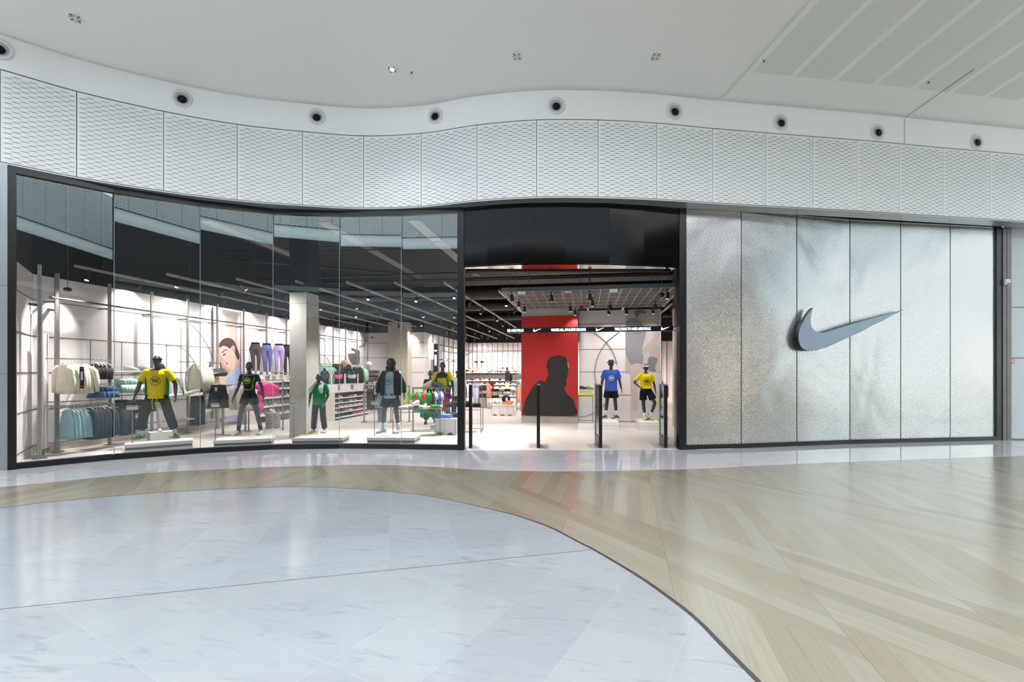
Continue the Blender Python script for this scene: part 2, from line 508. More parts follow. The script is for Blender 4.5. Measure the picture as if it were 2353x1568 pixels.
# ------------------------------------------------------------ floors
M_mar1 = marble('white_marble_tiles', lin((153, 158, 161)), lin((104, 109, 119)), 21.7, offs=(0, -0.06, 0))
M_mar2 = marble('white_marble_far_tiles', lin((151, 157, 161)), lin((104, 109, 119)), -22.5, tile=0.62, offs=(0.1, 0, 0))
M_mar3 = marble('grey_marble_strip', lin((194, 196, 200)), lin((96, 100, 108)), -14, tile=0.9, vstr=0.75, grout=False, rough=0.06, contrast=0.05)
M_wood = wood_floor()
b = MB(); b.box(-30, 30, -14, 14.5, -0.3, -0.001)
struct(b.build('floor', M_wood))
circ = [(0, 1168.6), (103, 1156), (252, 1142), (408, 1130.4), (600, 1121), (728.5, 1120.2), (830.5, 1125.9), (983.5, 1141), (1150, 1176.8), (1203, 1191.6), (1266.7, 1214.6), (1335.6, 1250), (1366, 1265.5),
        (1465.6, 1324.8), (1553.6, 1387), (1606, 1430), (1652, 1477), (1700, 1526), (1741.8, 1568)]
CP = [V2(G(*p)) for p in circ]
def smooth_poly(P, n=5):
    out = []
    for i in range(len(P)-1):
        p = [P[max(0, min(len(P)-1, j))] for j in (i-1, i, i+1, i+2)]
        for k_ in range(n):
            t = k_/n
            out.append(0.5*((2*p[1])+(-p[0]+p[2])*t+(2*p[0]-5*p[1]+4*p[2]-p[3])*t*t+(-p[0]+3*p[1]-3*p[2]+p[3])*t*t*t))
    out.append(P[-1]); return out
CPs = smooth_poly([Vector((-8.6, 2.6)), Vector((-7.9, 3.75))]+CP+[Vector((1.02, 2.25)), Vector((1.10, 1.6)), Vector((1.06, 0.8)), Vector((0.8, -0.3)), Vector((0.2, -1.6))])
la, lb = V2(G(0, 1401.7)), V2(G(1366, 1264.2))
ld = (lb-la).normalized(); ln = Vector((-ld.y, ld.x))
def side(p): return (p-la).dot(ln)
far = [p for p in CPs if side(p) > 0]
# crossing points of the straight joint with the rim
cr = lb; cl = la-ld*4.2
far_poly = [cl]+[p for p in far if p.y > cl.y-0.0]+[cr]
near_poly = [cl, cr]+[p for p in CPs if side(p) <= 0 and p.x > 0-2.0 and p.y < lb.y]+[Vector((-9, -2.2)), Vector((-9.2, 0))]
MB().prism([(p.x, p.y, -0.01) for p in far_poly], (0, 0, 0.013)).build('floor', M_mar2)['kind'] = 'structure'
MB().prism([(p.x, p.y, -0.01) for p in near_poly], (0, 0, 0.013)).build('floor', M_mar1)['kind'] = 'structure'
b = MB(); b.bar((cl.x, cl.y, 0.002), (cr.x, cr.y, 0.002), 0.007, 0.004)
struct(b.build('trim_1', mat('dark_joint_line', (70, 74, 78), 0.5)))
rim = [p for p in CPs]
b = MB()
for i in range(len(rim)-1):
    a_, c_ = rim[i], rim[i+1]
    wd = 0.010 if a_.x < -1.6 else min(0.030, 0.010+(a_.x+1.6)*0.010)
    b.bar((a_.x, a_.y, 0.001), (c_.x, c_.y, 0.001), wd, 0.010)
struct(b.build('trim_2', mat('dark_bronze_strip', (92, 88, 88), 0.4, 0.6)))
sp_ = [(0, 1119.7), (60, 1113.9), (306, 1089.6), (450, 1080.5), (600, 1074.3), (830.5, 1068.2), (980, 1072), (1150, 1081.5), (1348, 1083), (1500, 1080), (1650, 1075.6), (1753, 1069.8), (2072.5, 1057.8), (2353, 1047.6)]
SP = smooth_poly([V2(G(*p)) for p in sp_])
SP = [SP[0]+(SP[0]-SP[1]).normalized()*1.5]+SP+[SP[-1]+(SP[-1]-SP[-2]).normalized()*3]
poly = SP+[Vector((p.x, p.y)) for p in reversed([FB[0]+Vector((-.3, 0))]+FB[1:9]+FB[10:])]
poly = SP+list(reversed(FB[:9]+FB[10:]))
MB().prism([(p.x, p.y, -0.01) for p in poly], (0, 0, 0.0125)).build('floor', M_mar3)['kind'] = 'structure'
# shop floor
fl = [FB[1]]+FB[2:9]+FB[10:15]
poly = [(p.x, p.y) for p in fl]+[(10.4, 32), (-11.3, 32), (-11.3, 7.6)]
MB().prism([(x, y, -0.01) for x, y in poly], (0, 0, 0.0155)).build('floor', M_sfloor)['kind'] = 'structure'

# ------------------------------------------------------------ frieze of pressed metal panels
def frieze_panel(idx, P0, P1, ci):
    """curved panel following the plan, rows of pressed slits"""
    n = 6
    pts = [cat(ci, k_/n) for k_ in range(n+1)]
    ln_ = [0]
    for a_, c_ in zip(pts[:-1], pts[1:]): ln_.append(ln_[-1]+(c_-a_).length)
    Lt = ln_[-1]; gap = 0.006
    def at(s):
        s = max(0, min(Lt, s))
        for i in range(n):
            if s <= ln_[i+1]+1e-9:
                t = (s-ln_[i])/(ln_[i+1]-ln_[i]); p = pts[i].lerp(pts[i+1], t); e = (pts[i+1]-pts[i]).normalized()
                return p, Vector((e.y, -e.x))
    b = MB()
    rs = []
    for k_ in range(n+1):
        s = gap+(Lt-2*gap)*k_/n
        p, nn = at(s)
        q = p-nn*0.05
        rs.append([(p.x, p.y, ZB), (q.x, q.y, ZB), (q.x, q.y, ZT), (p.x, p.y, ZT)])
    b.rings(rs)
    rows = 35; pz = (ZT-ZB-0.05)/rows
    for r in range(rows):
        zt = ZT-0.03-r*pz
        L = 0.135; st = 0.20; s = 0.02+(0 if r % 2 else st/2)
        if r % 2 == 0: s -= st
        while s < Lt-0.03:
            s0 = max(0.012, s); s1 = min(Lt-0.012, s+L)
            if s1-s0 > 0.05:
                A, na = at(s0); B, nb = at(s1); C0, nc = at(s0+(s1-s0)*0.3); C1, nd = at(s0+(s1-s0)*0.7)
                h = pz*0.82; dp = 0.012
                z0 = zt; z1 = zt-h
                vs = [(A.x+na.x*.001, A.y+na.y*.001, z1), (B.x+nb.x*.001, B.y+nb.y*.001, z1),
                      (C0.x+nc.x*dp, C0.y+nc.y*dp, z1+.003), (C1.x+nd.x*dp, C1.y+nd.y*dp, z1+.003),
                      (C0.x+nc.x*.001, C0.y+nc.y*.001, z0), (C1.x+nd.x*.001, C1.y+nd.y*.001, z0),
                      (C0.x+nc.x*.001, C0.y+nc.y*.001, z1-.001), (C1.x+nd.x*.001, C1.y+nd.y*.001, z1-.001)]
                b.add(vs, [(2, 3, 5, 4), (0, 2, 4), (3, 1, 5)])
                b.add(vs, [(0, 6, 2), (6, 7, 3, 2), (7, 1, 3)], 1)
            s += st
    return b
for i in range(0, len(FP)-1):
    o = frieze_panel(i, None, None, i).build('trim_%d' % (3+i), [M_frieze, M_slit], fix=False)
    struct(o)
# backing, shadow gap and cove
FCb = offs(FC, 0.10)
b = MB(); b.wallstrip(FCb, ZB-0.02, ZT+0.05, 0.08)
struct(b.build('wall_frieze_backing', M_black))
b = MB(); b.wallstrip(offs(FC, 0.0), ZB-0.035, ZB-0.012, 0.35)
struct(b.build('trim_30', mat('pale_sill_metal', (170, 176, 180), 0.35, 0.5)))
b = MB(); b.wallstrip(offs(FC, 0.03), ZT+0.035, ZC+0.02, 0.25)
struct(b.build('wall_cove', M_plaster, smooth=False))

# ------------------------------------------------------------ sloping mall ceiling
def dist_curve(p):
    best = 1e9
    for a_, c_ in zip(FC[:-1], FC[1:]):
        e = c_-a_; t = max(0, min(1, (p-a_).dot(e)/e.dot(e)))
        best = min(best, (a_+e*t-p).length)
    return best
def slope(p, m): return ZC+m*dist_curve(p)
MS = 0.235
bp, _ = hit(FC, 1660)
ib = min(range(len(FC)), key=lambda i: (FC[i]-bp).length)
b = MB(); rows = []
xl, xr = FC[0].x, FC[ib].x
for i in range(0, ib+1):
    f_ = (FC[i].x-xl)/(xr-xl)
    dx = 0.02+0.41*max(0, f_)**1.5; dr = Vector((dx, -sqrt(1-dx*dx)))
    rows.append([])
    for k_ in range(0, 27):
        s = 5.2*k_/26-0.08
        p = FC[i]+dr*s
        rows[-1].append((p.x, p.y, slope(p, MS) if s > 0 else ZC))
vs = [p for r in rows for p in r]; n_ = len(rows[0])
b.add(vs, [(i*n_+j, (i+1)*n_+j, (i+1)*n_+j+1, i*n_+j+1) for i in range(len(rows)-1) for j in range(n_-1)])
def sheet(b, name, ms, th=0.05):
    o = b.build(name, ms, smooth=True, fix=False)
    m = o.modifiers.new('thick', 'SOLIDIFY'); m.thickness = th; m.offset = 1.0 if False else -1.0
    return o
CEIL_L = b
struct(sheet(b, 'ceiling', M_plaster2))
# perforated section
k = NB('perforated_plaster')
at_ = k.n('Attribute', attribute_name='pu'); spn = k.n('SeparateXYZ'); k.l(at_.outputs['Vector'], spn.inputs[0])
a_ = spn.outputs['X']; s_ = spn.outputs['Y']
pit = 0.90
fa = k.math('FRACT', k.math('DIVIDE', k.math('SUBTRACT', a_, 0.12), pit))
inst = k.math('MULTIPLY', k.math('LESS_THAN', fa, 0.87), k.math('MULTIPLY', k.math('GREATER_THAN', a_, 0.12), k.math('GREATER_THAN', s_, 0.68)))
dpi = 0.023
fx = k.math('SUBTRACT', k.math('FRACT', k.math('DIVIDE', a_, dpi)), 0.5); fy = k.math('SUBTRACT', k.math('FRACT', k.math('DIVIDE', s_, dpi)), 0.5)
rr = k.math('SQRT', k.math('ADD', k.math('MULTIPLY', fx, fx), k.math('MULTIPLY', fy, fy)))
dot = k.math('MULTIPLY', k.math('LESS_THAN', rr, 0.27), inst)
cc = k.mix(k.math('MULTIPLY', dot, 1.0), lin((226, 228, 227)), lin((140, 142, 142)))
k.l(cc, k.b.inputs['Base Color']); k.b.inputs['Roughness'].default_value = 0.85
M_perf = k.m
DR = Vector((0.428, -0.904)).normalized(); DA = Vector((0.904, 0.428)).normalized()
b = MB(); rows = []; pu = []
for i in range(ib, len(FC)):
    rows.append([])
    for k_ in range(0, 33):
        s = 6.6*k_/32-0.08
        p = FC[i]+DR*s
        rows[-1].append((p.x, p.y, slope(p, 0.235)+0.012 if s > 0 else ZC)); pu.append(((FC[i]-bp).dot(DA)/1.0, dist_curve(p), 0))
vs = [p for r in rows for p in r]; n_ = len(rows[0])
b.add(vs, [(i*n_+j, (i+1)*n_+j, (i+1)*n_+j+1, i*n_+j+1) for i in range(len(rows)-1) for j in range(n_-1)])
o = sheet(b, 'ceiling', M_perf)
at2 = o.data.attributes.new('pu', 'FLOAT_VECTOR', 'POINT')
for i, q in enumerate(pu): at2.data[i].vector = q
struct(o)
CEIL_BV = BVHTree.FromPolygons(CEIL_L.v+b.v, CEIL_L.f+[tuple(i+len(CEIL_L.v) for i in f) for f in b.f])
# control joint on the right of the cove
pj, ej = hit(FC, 2081)
b = MB(); q = pj+Vector((ej.y, -ej.x))*(-0.028)
b.bar((q.x, q.y, ZT+0.04), (q.x, q.y, ZC), 0.006, 0.006)
q0 = Vector((pj.x, pj.y)); q1 = q0+DR*1.25
b.bar((q0.x, q0.y, ZC-0.004), (q1.x, q1.y, slope(q1, .235)+0.004), 0.008, 0.006)
struct(b.build('trim_31', mat('fine_joint_shadow', (120, 122, 122), 0.8)))

# recessed downlights, sprinklers, jet nozzles
def ceil_at(px, py):
    r = ray(px, py)
    h = CEIL_BV.ray_cast(Vector((0, 0, EYE)), r.normalized())
    n = h[1]
    if n.z > 0: n = -n
    return h[0], n
def orient(o, p, n, d=0.0):
    o.location = p+n*d
    o.rotation_mode = 'QUATERNION'; o.rotation_quaternion = n.to_track_quat('Z', 'Y')
for i, (px, py, lit, lab) in enumerate([(173, 42, 0, 'unlit round recessed downlight in the ceiling at the far left'),
                                        (901, 160, 1, 'lit round recessed downlight, the only one shining in the mall ceiling'),
                                        (1188, 130, 0, 'unlit round recessed downlight right of the shining one'),
                                        (1507, 130, 0, 'unlit round recessed downlight nearest the perforated ceiling')]):
    p, n = ceil_at(px, py)
    t = thing('recessed_downlight', lab, 'ceiling light', group='recessed downlights in the mall ceiling')
    orient(t, p, n, 0.0)
    b = MB()
    prof = [(0.100, -0.004), (0.108, 0.002), (0.108, 0.006), (0.094, 0.007), (0.088, 0.0)]
    n_ = 32
    rs = [[(r_*cos(2*pi*q/n_), r_*sin(2*pi*q/n_), z_) for q in range(n_)] for r_, z_ in prof]
    b.rings(rs, cap=False)
    b.build('trim_ring', M_white, t, smooth=True)
    b = MB()
    prof = [(0.093, 0.004), (0.086, 0.0025), (0.066, 0.002), (0.04, 0.0015), (0.038, 0.001)]
    rs = [[((r_)*cos(2*pi*q/n_), (r_)*sin(2*pi*q/n_), z_) for q in range(n_)] for r_, z_ in prof]
    b.rings(rs, cap=False)
    for q in range(8):
        a = 2*pi*q/8
        b.prism([(0.042*cos(a-.12), 0.042*sin(a-.12), 0.003), (0.086*cos(a-.10), 0.086*sin(a-.10), 0.003), (0.086*cos(a+.10), 0.086*sin(a+.10), 0.003), (0.042*cos(a+.12), 0.042*sin(a+.12), 0.003)], (0, 0, 0.004), 1 if q % 2 else 0)
    b.build('reflector', [M_chrome, mat('reflector_shade', (96, 98, 100), 0.25, 0.9)], t)
    b = MB(); b.ell((0, 0, 0.002), (0.038, 0.038, 0.012))
    b.build('lamp', mat('downlight_lit', (255, 255, 255), 0.5, emit=(250, 245, 255), estr=60) if lit else mat('downlight_off', (215, 200, 150), 0.5), t, smooth=True)
    if lit:
        ld_ = bpy.data.lights.new('bulb', 'SPOT'); ld_.energy = 120; ld_.spot_size = radians(95); ld_.spot_blend = 0.6; ld_.shadow_soft_size = 0.05
        lo = bpy.data.objects.new('bulb', ld_); COL.objects.link(lo); lo.parent = t; lo.location = (0, 0, 0.03); lo.rotation_euler = (pi, 0, 0)
for px, py, lab in [(946, 166, 'tiny sprinkler head beside the shining downlight'), (1755, 139, 'tiny sprinkler head at the corner of the perforated ceiling'), (2133, 188, 'tiny sprinkler head in the middle of a perforated ceiling strip')]:
    p, n = ceil_at(px, py)
    t = thing('ceiling_sprinkler', lab, 'sprinkler', group='ceiling sprinklers'); orient(t, p, n)
    b = MB(); b.tube([(0, 0, -.002), (0, 0, 0.004)], [0.030, 0.030], 16)
    b.build('cover_ring', mat('sprinkler_white', (190, 190, 188), 0.5), t)
    b = MB(); b.tube([(0, 0, 0.004), (0, 0, 0.03)], [0.009, 0.006], 8)
    for q in range(6): b.bar((0.0, 0, 0.03), (0.02*cos(q*pi/3), 0.02*sin(q*pi/3), 0.03), 0.006, 0.003)
    b.build('deflector', mat('sprinkler_brass', (80, 74, 66), 0.4, 0.7), t)
NZ = [(-3, 110, 'cut by the left edge of the view'), (417.8, 225, 'above the second frieze joint'), (727, 267, 'third from the left end'), (998.8, 264.8, 'fourth from the left end'),
      (1278, 241.5, 'above the dark entrance header'), (1551.4, 254, 'below the corner where the plain ceiling ends'), (1796, 280, 'the first under the perforated ceiling'), (2019.4, 302, 'just left of the thin cove joint'), (2247, 325, 'right of the thin cove joint')]
for i, (px, py, lab) in enumerate(NZ):
    p, e = hit(FC, px); n = Vector((e.y, -e.x, 0))
    if n.y > 0: n = -n
    z = EYE+(HY-py)*depth_of(p)/F
    t = thing('air_jet_nozzle', 'white round air nozzle with a dark eye, '+lab, 'air vent', group='jet nozzles along the cove')
    t.location = Vector((p.x, p.y, z))-n*0.028; t.rotation_mode = 'XYZ'
    t.rotation_euler = (0, 0, atan2(n.y, n.x)+pi/2)      # local -Y faces the mall
    n_ = 32
    def yr(r_, y_, cx_=0, cz_=0, n_=32): return [(cx_+r_*cos(2*pi*q/n_), y_, cz_+r_*sin(2*pi*q/n_)) for q in range(n_)]
    b = MB(); b.rings([yr(0.175, 0), yr(0.175, -0.008), yr(0.168, -0.012), yr(0.118, -0.012), yr(0.112, -0.004)], cap=False)
    b.build('flange', mat('nozzle_white', (214, 217, 219), 0.55, var=0.01), t, smooth=True)
    b = MB(); b.rings([yr(0.116, -0.006), yr(0.108, -0.022), yr(0.10, -0.024), yr(0.095, -0.014, 0, -0.008), yr(0.082, -0.012, 0, -0.018)], cap=False)
    b.build('ball_ring', mat('nozzle_grey', (178, 181, 183), 0.5), t, smooth=True)
    b = MB(); b.rings([yr(0.082, -0.026, 0.004, -0.022), yr(0.076, -0.030, 0.004, -0.022), yr(0.072, -0.018, 0.004, -0.022)], cap=False, mi=0)
    b.rings([yr(0.074, -0.020, 0.004, -0.022), yr(0.03, -0.016, 0.004, -0.022)], cap=True, mi=1)
    for q in range(4): b.box(-0.055, 0.062, -0.024, -0.021, -0.065+q*0.026, -0.062+q*0.026, 1)
    b.build('eye', [mat('nozzle_lip', (120, 122, 124), 0.5), mat('nozzle_dark', (22, 23, 25), 0.5)], t, smooth=True)

# ------------------------------------------------------------ shopfront: glazed left part
def slab2(b, p, q, z0, z1, y0, y1, mi=0):
    """box between two plan points; y0..y1 measured inward from the line"""
    e = (q-p).normalized(); n = Vector((-e.y, e.x))
    P = [p+n*y0, q+n*y0, q+n*y1, p+n*y1]
    b.add([(v.x, v.y, z0) for v in P]+[(v.x, v.y, z1) for v in P], [(0, 3, 2, 1), (4, 5, 6, 7), (0, 1, 5, 4), (1, 2, 6, 5), (2, 3, 7, 6), (3, 0, 4, 7)], mi)
win = thing('window_1', None, None); win['kind'] = 'structure'
GP = [hit(FB, px)[0] for px in (17.3, 259.6, 458.5, 627, 780, 923, 1051)]
b = MB()
for a, c in zip(GP[:-1], GP[1:]):
    slab2(b, a, c, 0.0, 0.105, 0, 0.12); slab2(b, a, c, 5.03, 5.42, 0, 0.12)
e = (GP[1]-GP[0]).normalized(); slab2(b, GP[0], GP[0]+e*0.10, 0, 5.13, -0.012, 0.14)
b.build('window_frame', M_black, win)
for i, (a, c) in enumerate(zip(GP[:-1], GP[1:])):
    e = (c-a).normalized(); a2 = a+e*(0.09 if i == 0 else 0.004); c2 = c-e*0.004
    b = MB(); slab2(b, a2, c2, 0.10, 5.04, 0.05, 0.056)
    b.build('window_pane', M_glass, win)
b = MB()
for c in GP[1:-1]:
    e = (GP[3]-GP[2]).normalized(); n = Vector((-e.y, e.x))
    b.box(c.x-0.004+n.x*.05, c.x+0.004+n.x*.05, c.y+n.y*.05-0.005, c.y+n.y*.05+0.005, 0.1, 5.04)
b.build('glass_edge', mat('green_glass_edge', (128, 150, 150), 0.3), win)

# ------------------------------------------------------------ entrance
A, B = hit(FB, 1051)[0], hit(FB, 1066)[0]
C_, D_ = hit(FB, 1561)[0], hit(FB, 1577)[0]
door = thing('door_1', None, None); door['kind'] = 'structure'
b = MB(); slab2(b, A, B, 0, 5.42, -0.01, 0.25); b.build('door_post', M_black, door)
b = MB(); e = (B-A).normalized(); slab2(b, B, B+e*0.02, 0, 3.9, 0.02, 0.30); b.build('door_reveal', M_bronze, door)
b = MB(); slab2(b, C_, D_, 0, 5.42, -0.01, 0.14); b.build('door_post', M_black, door)
E1 = C_+Vector((0.0, 0.02)); E2 = C_+Vector((-0.015, 0.50))
b = MB(); b.add([(E1.x, E1.y, 0), (E2.x, E2.y, 0), (E2.x+.12, E2.y, 0), (E1.x+.12, E1.y, 0), (E1.x, E1.y, 3.9), (E2.x, E2.y, 3.9), (E2.x+.12, E2.y, 3.9), (E1.x+.12, E1.y, 3.9)],
                [(0, 1, 5, 4), (1, 2, 6, 5), (2, 3, 7, 6), (3, 0, 4, 7), (4, 5, 6, 7), (0, 3, 2, 1)])
b.build('door_reveal', mat('dark_bronze_reveal', (58, 52, 50), 0.2, 0.7), door)
HDp = [(1066, 9.95), (1120, 9.82), (1175, 9.73), (1229, 9.68), (1300, 9.66), (1400, 9.70), (1480, 9.82), (1561, 10.0)]
HD = [V2(W(px, d, 0)) for px, d in HDp]
ZH = 3.89
for j, (i0, i1) in enumerate(((0, 3), (3, 5), (5, 7))):
    b = MB(); pts = HD[i0:i1+1]
    sh = 0.002
    rs = []
    for p in pts:
        n = Vector((-.15, 1)).normalized()*0.10
        rs.append([(p.x, p.y, ZH), (p.x+n.x, p.y+n.y, ZH), (p.x+n.x, p.y+n.y, 5.42), (p.x, p.y, 5.42)])
    e = (pts[-1]-pts[0]).normalized()*sh
    rs[0] = [(x+e.x, y+e.y, z) for x, y, z in rs[0]]; rs[-1] = [(x-e.x, y-e.y, z) for x, y, z in rs[-1]]
    b.rings(rs); b.build('header_panel', M_blackg, door)
b = MB()
bk = [W(px, 10.22, 0) for px in (1070, 1545)]
pl = [(p.x, p.y+0.01, ZH) for p in HD]+[(bk[1].x, bk[1].y+0.1, ZH), (bk[0].x, bk[0].y+0.1, ZH)]
b.prism(pl, (0, 0, 0.03)); b.build('soffit_panel', M_mirror, door)
b = MB(); q0, q1 = V2(bk[0]), V2(bk[1]); slab2(b, q0, q1, ZH-0.03, 5.5, 0.08, 0.16); b.build('inner_header', M_void, door)

# ------------------------------------------------------------ ribbed silver wall with logo
M_rib = ribbed_metal()
rib = thing('wall_ribbed', None, None); rib['kind'] = 'structure'
RP = [hit(FB, px)[0] for px in (1577, 1705, 1833, 1955, 2072, 2186, 2290, 2302)]
ZP0, ZP1 = 0.10, 5.16
b = MB()
zt_r = 5.25
for a, c in zip(RP[:-2], RP[1:-1]):
    slab2(b, a, c, 0.0, 0.10, -0.012, 0.15); slab2(b, a, c, 5.16, 5.42, -0.012, 0.15)
e = (RP[-1]-RP[-2]).normalized(); slab2(b, RP[-2]-e*0.01, RP[-1], 0, 5.42, -0.012, 0.15)
b.build('wall_frame', M_black, rib)
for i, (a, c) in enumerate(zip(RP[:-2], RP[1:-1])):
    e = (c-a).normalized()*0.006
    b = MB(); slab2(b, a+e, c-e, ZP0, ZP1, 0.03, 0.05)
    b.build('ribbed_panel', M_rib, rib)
b = MB()
for i, p in enumerate(RP[1:-2]):
    b.box(p.x-.006, p.x+.006, p.y+0.028, p.y+0.06, ZP0, ZP1)
b.build('joint_strip', mat('panel_joint', (96, 102, 100), 0.4, 0.4), rib)
b = MB()
for a, c in zip(RP[:-2], RP[1:-1]): slab2(b, a, c, 0, 5.9, 0.16, 0.26)
struct(b.build('wall_ribbed_backing', M_void))
# logo sign: shape fills its measured box on the wall
s0, es = hit(FB, 1835); s1, _ = hit(FB, 2079)
L_ = (s1-s0).length; es = (s1-s0).normalized(); ns = Vector((es.y, -es.x))
z0_ = EYE+(HY-810)*depth_of(s0)/F
# measured outline on the photo -> wall plane
def on_wall(px, py, out):
    x = (px-CX)/F; d2 = Vector((-ST+CT*x, CT+ST*x))
    o_ = s0+ns*out; den = d2.x*es.y-d2.y*es.x
    t = (o_.x*es.y-o_.y*es.x)/den
    p = d2*t
    return Vector((p.x, p.y, EYE+(HY-py)*t/F))
swp = [(1550+x/2.614, 460+y/2.614) for x, y in [(833, 647), (822, 688), (818, 730), (824, 762), (845, 785), (875, 797), (920, 791), (1055, 750), (1200, 709), (1385, 658),
       (1290, 704), (1150, 775), (1060, 820), (980, 857), (900, 889), (850, 904), (805, 905), (770, 890), (752, 862), (746, 825), (754, 780), (774, 733), (800, 688)]]
out = 0.14
P = [on_wall(x, y, out) for x, y in swp]
P = smooth_poly(P[:10], 5)[:-1]+smooth_poly(P[9:]+[P[0]], 5)[:-1]
sign = thing('logo_sign', 'large grey-blue tick-shaped logo sign standing off the ribbed silver wall', 'sign', loc=(s0.x, s0.y, 2.3))
def smooth_closed(P, n=3):
    m = len(P); out = []
    for i in range(m):
        p = [P[(i+j) % m] for j in (-1, 0, 1, 2)]
        for k_ in range(n):
            t = k_/n
            out.append(p[1]+0.8*(0.5*((2*p[1])+(-p[0]+p[2])*t+(2*p[0]-5*p[1]+4*p[2]-p[3])*t*t+(-p[0]+3*p[1]-3*p[2]+p[3])*t*t*t)-p[1]) if False else
                       0.5*((2*p[1])+(-p[0]+p[2])*t+(2*p[0]-5*p[1]+4*p[2]-p[3])*t*t+(-p[0]+3*p[1]-3*p[2]+p[3])*t*t*t))
    return out
def rel(ps): return [Vector(p)-Vector((s0.x, s0.y, 2.3)) for p in ps]
b = MB(); b.prism(rel(P), (-ns.x*0.012, -ns.y*0.012, 0)); b.build('logo_face', M_lblue, sign)
b = MB(); q = rel([p-Vector((ns.x, ns.y, 0))*0.013 for p in P]); b.prism(q, (-ns.x*0.09, -ns.y*0.09, 0)); b.build('logo_side', M_black, sign)
for px, py in ((1862, 770), (1900, 790), (1970, 760), (2020, 738)):
    p0 = on_wall(px, py, 0.045)-Vector((s0.x, s0.y, 2.3)); b = MB(); b.tube([p0, p0-Vector((ns.x, ns.y, 0))*0.085], 0.012, 8)
    b.build('stand_off', M_dpole, sign)

# ------------------------------------------------------------ mall walls beside the shopfront
k = NB('brushed_steel_wall'); v = k.rot(0); nz1 = k.noise(v, 0.8, 3); 
k.l(k.mix(nz1, lin((128, 138, 144)), lin((168, 176, 180))), k.b.inputs['Base Color']); k.b.inputs['Roughness'].default_value = 0.32; k.b.inputs['Metallic'].default_value = 0.5
b = MB(); slab2(b, FB[0], FB[2], 0, 5.15, 0.0, 0.12)
o = struct(b.build('wall_left_mall', k.m))
b = MB()
for z in (1.62, 3.1): slab2(b, FB[0], FB[2], z, z+0.008, -0.001, 0.02)
struct(b.build('trim_32', M_joint))
a, c = hit(FB, 2302)[0], hit(FB, 2321)[0]
b = MB(); slab2(b, a, c, 0, 5.16, -0.03, 0.2); e = (c-a); slab2(b, a+e*.42, a+e*.5, 0, 5.16, -0.036, 0.0, 1)
struct(b.build('trim_33', [mat('raw_steel_post', (108, 104, 102), 0.4, 0.5, var=0.25, scale=3), M_dpole]))
b = MB(); slab2(b, c, FB[-1], 0, 5.6, 0.02, 0.15); struct(b.build('wall_right_mall', mat('pale_wall_panel', (178, 186, 190), 0.4, var=0.02)))
b = MB()
for py in (706, 823):
    z = EYE+(HY-py)*depth_of(c)/F; slab2(b, c, FB[-1], z-.008, z+.008, 0.012, 0.03)
slab2(b, c, FB[-1], 0.0, 0.03, 0.012, 0.03)
struct(b.build('trim_34', M_joint))
def wallbox(name, pxa, pya, pxb, pyb, label, ca, m, th=0.05, off=0.0):
    p, e = hit(FB, (pxa+pxb)/2); d = depth_of(p)
    z0, z1 = EYE+(HY-pyb)*d/F, EYE+(HY-pya)*d/F
    pa, pb = hit(FB, pxa)[0], hit(FB, pxb)[0]
    mid = (pa+pb)/2
    t = thing(name, label, ca, loc=(mid.x, mid.y, z0))
    b = MB(); slab2(b, pa-mid, pb-mid, 0, z1-z0, off-th, off); b.build(m[0], m[1], t)
    return t, pa-mid, pb-mid, z1-z0
t, pa, pb, h_ = wallbox('door_sensor', 2303.5, 643, 2315, 656, 'small pale plastic sensor box on the dark steel post right of the silver wall', 'sensor', ('housing', mat('pale_plastic', (205, 208, 198), 0.5)), 0.04, -0.03)
b = MB(); slab2(b, pa*.5, pb*.9, h_*.1, h_*.3, -0.075, -0.07); b.build('sensor_window', M_dpole, t)
t, pa, pb, h_ = wallbox('fire_point_sign', 2320.5, 826.5, 2332, 835.5, 'small red sign with white symbols on the pale wall at the right edge', 'sign', ('sign_plate', M_redtag), 0.012, 0.02)
b = MB(); slab2(b, pa.lerp(pb, .45), pa.lerp(pb, .58), h_*.2, h_*.8, 0.004, 0.008); slab2(b, pa.lerp(pb, .68), pa.lerp(pb, .8), h_*.15, h_*.85, 0.004, 0.008); slab2(b, pa.lerp(pb, .1), pa.lerp(pb, .3), h_*.4, h_*.55, 0.004, 0.008)
b.build('symbol', M_white, t)

# ------------------------------------------------------------ opposite side of the mall (seen in the glass)
SHOPM = {'d': mat('dark_shopfront', (34, 38, 44), 0.4), 'w': mat('added_shop_glow_warm', (200, 190, 175), 0.4, emit=(250, 226, 200), estr=2.2), 'c': mat('added_shop_glow_cool', (210, 212, 215), 0.4, emit=(228, 242, 255), estr=3.2)}  # shop glow is added out of view to light the ceiling and cove
struct(MB().box(-28, 20.2, -12.45, -12.26, 0, 7.0).build('wall_opposite', SHOPM['d']))
for x0, kd in zip(range(-28, 19, 3), 'cccccddddddddddd'):
    struct(MB().box(x0+.1, x0+2.9, -12.25, -12.0, 0, 5.15).build('wall_opposite', SHOPM[kd]))
b = MB(); b.box(-28, 28, -12.4, -12.2, 7.0, 10.1); struct(b.build('wall_opposite_void', mat('dark_gallery', (22, 25, 29), 0.6)))
b = MB(); b.box(-28, 28, -12.4, -11.6, 6.7, 7.0); struct(b.build('wall_opposite_cove', mat('painted_shade_cove', (110, 115, 118), .7)))  # shade put into the cove colour, like the lower frieze
k = NB('opposite_frieze'); v = k.rot(0)
spn = k.n('SeparateXYZ'); k.l(v, spn.inputs[0])
rz = k.math('DIVIDE', spn.outputs['Z'], 0.10); row = k.math('FLOOR', rz)
xx = k.math('ADD', k.math('DIVIDE', spn.outputs['X'], 0.32), k.math('MULTIPLY', row, 0.5))
s1_ = k.math('MULTIPLY', k.math('LESS_THAN', k.math('FRACT', rz), 0.28), k.math('LESS_THAN', k.math('FRACT', xx), 0.8))
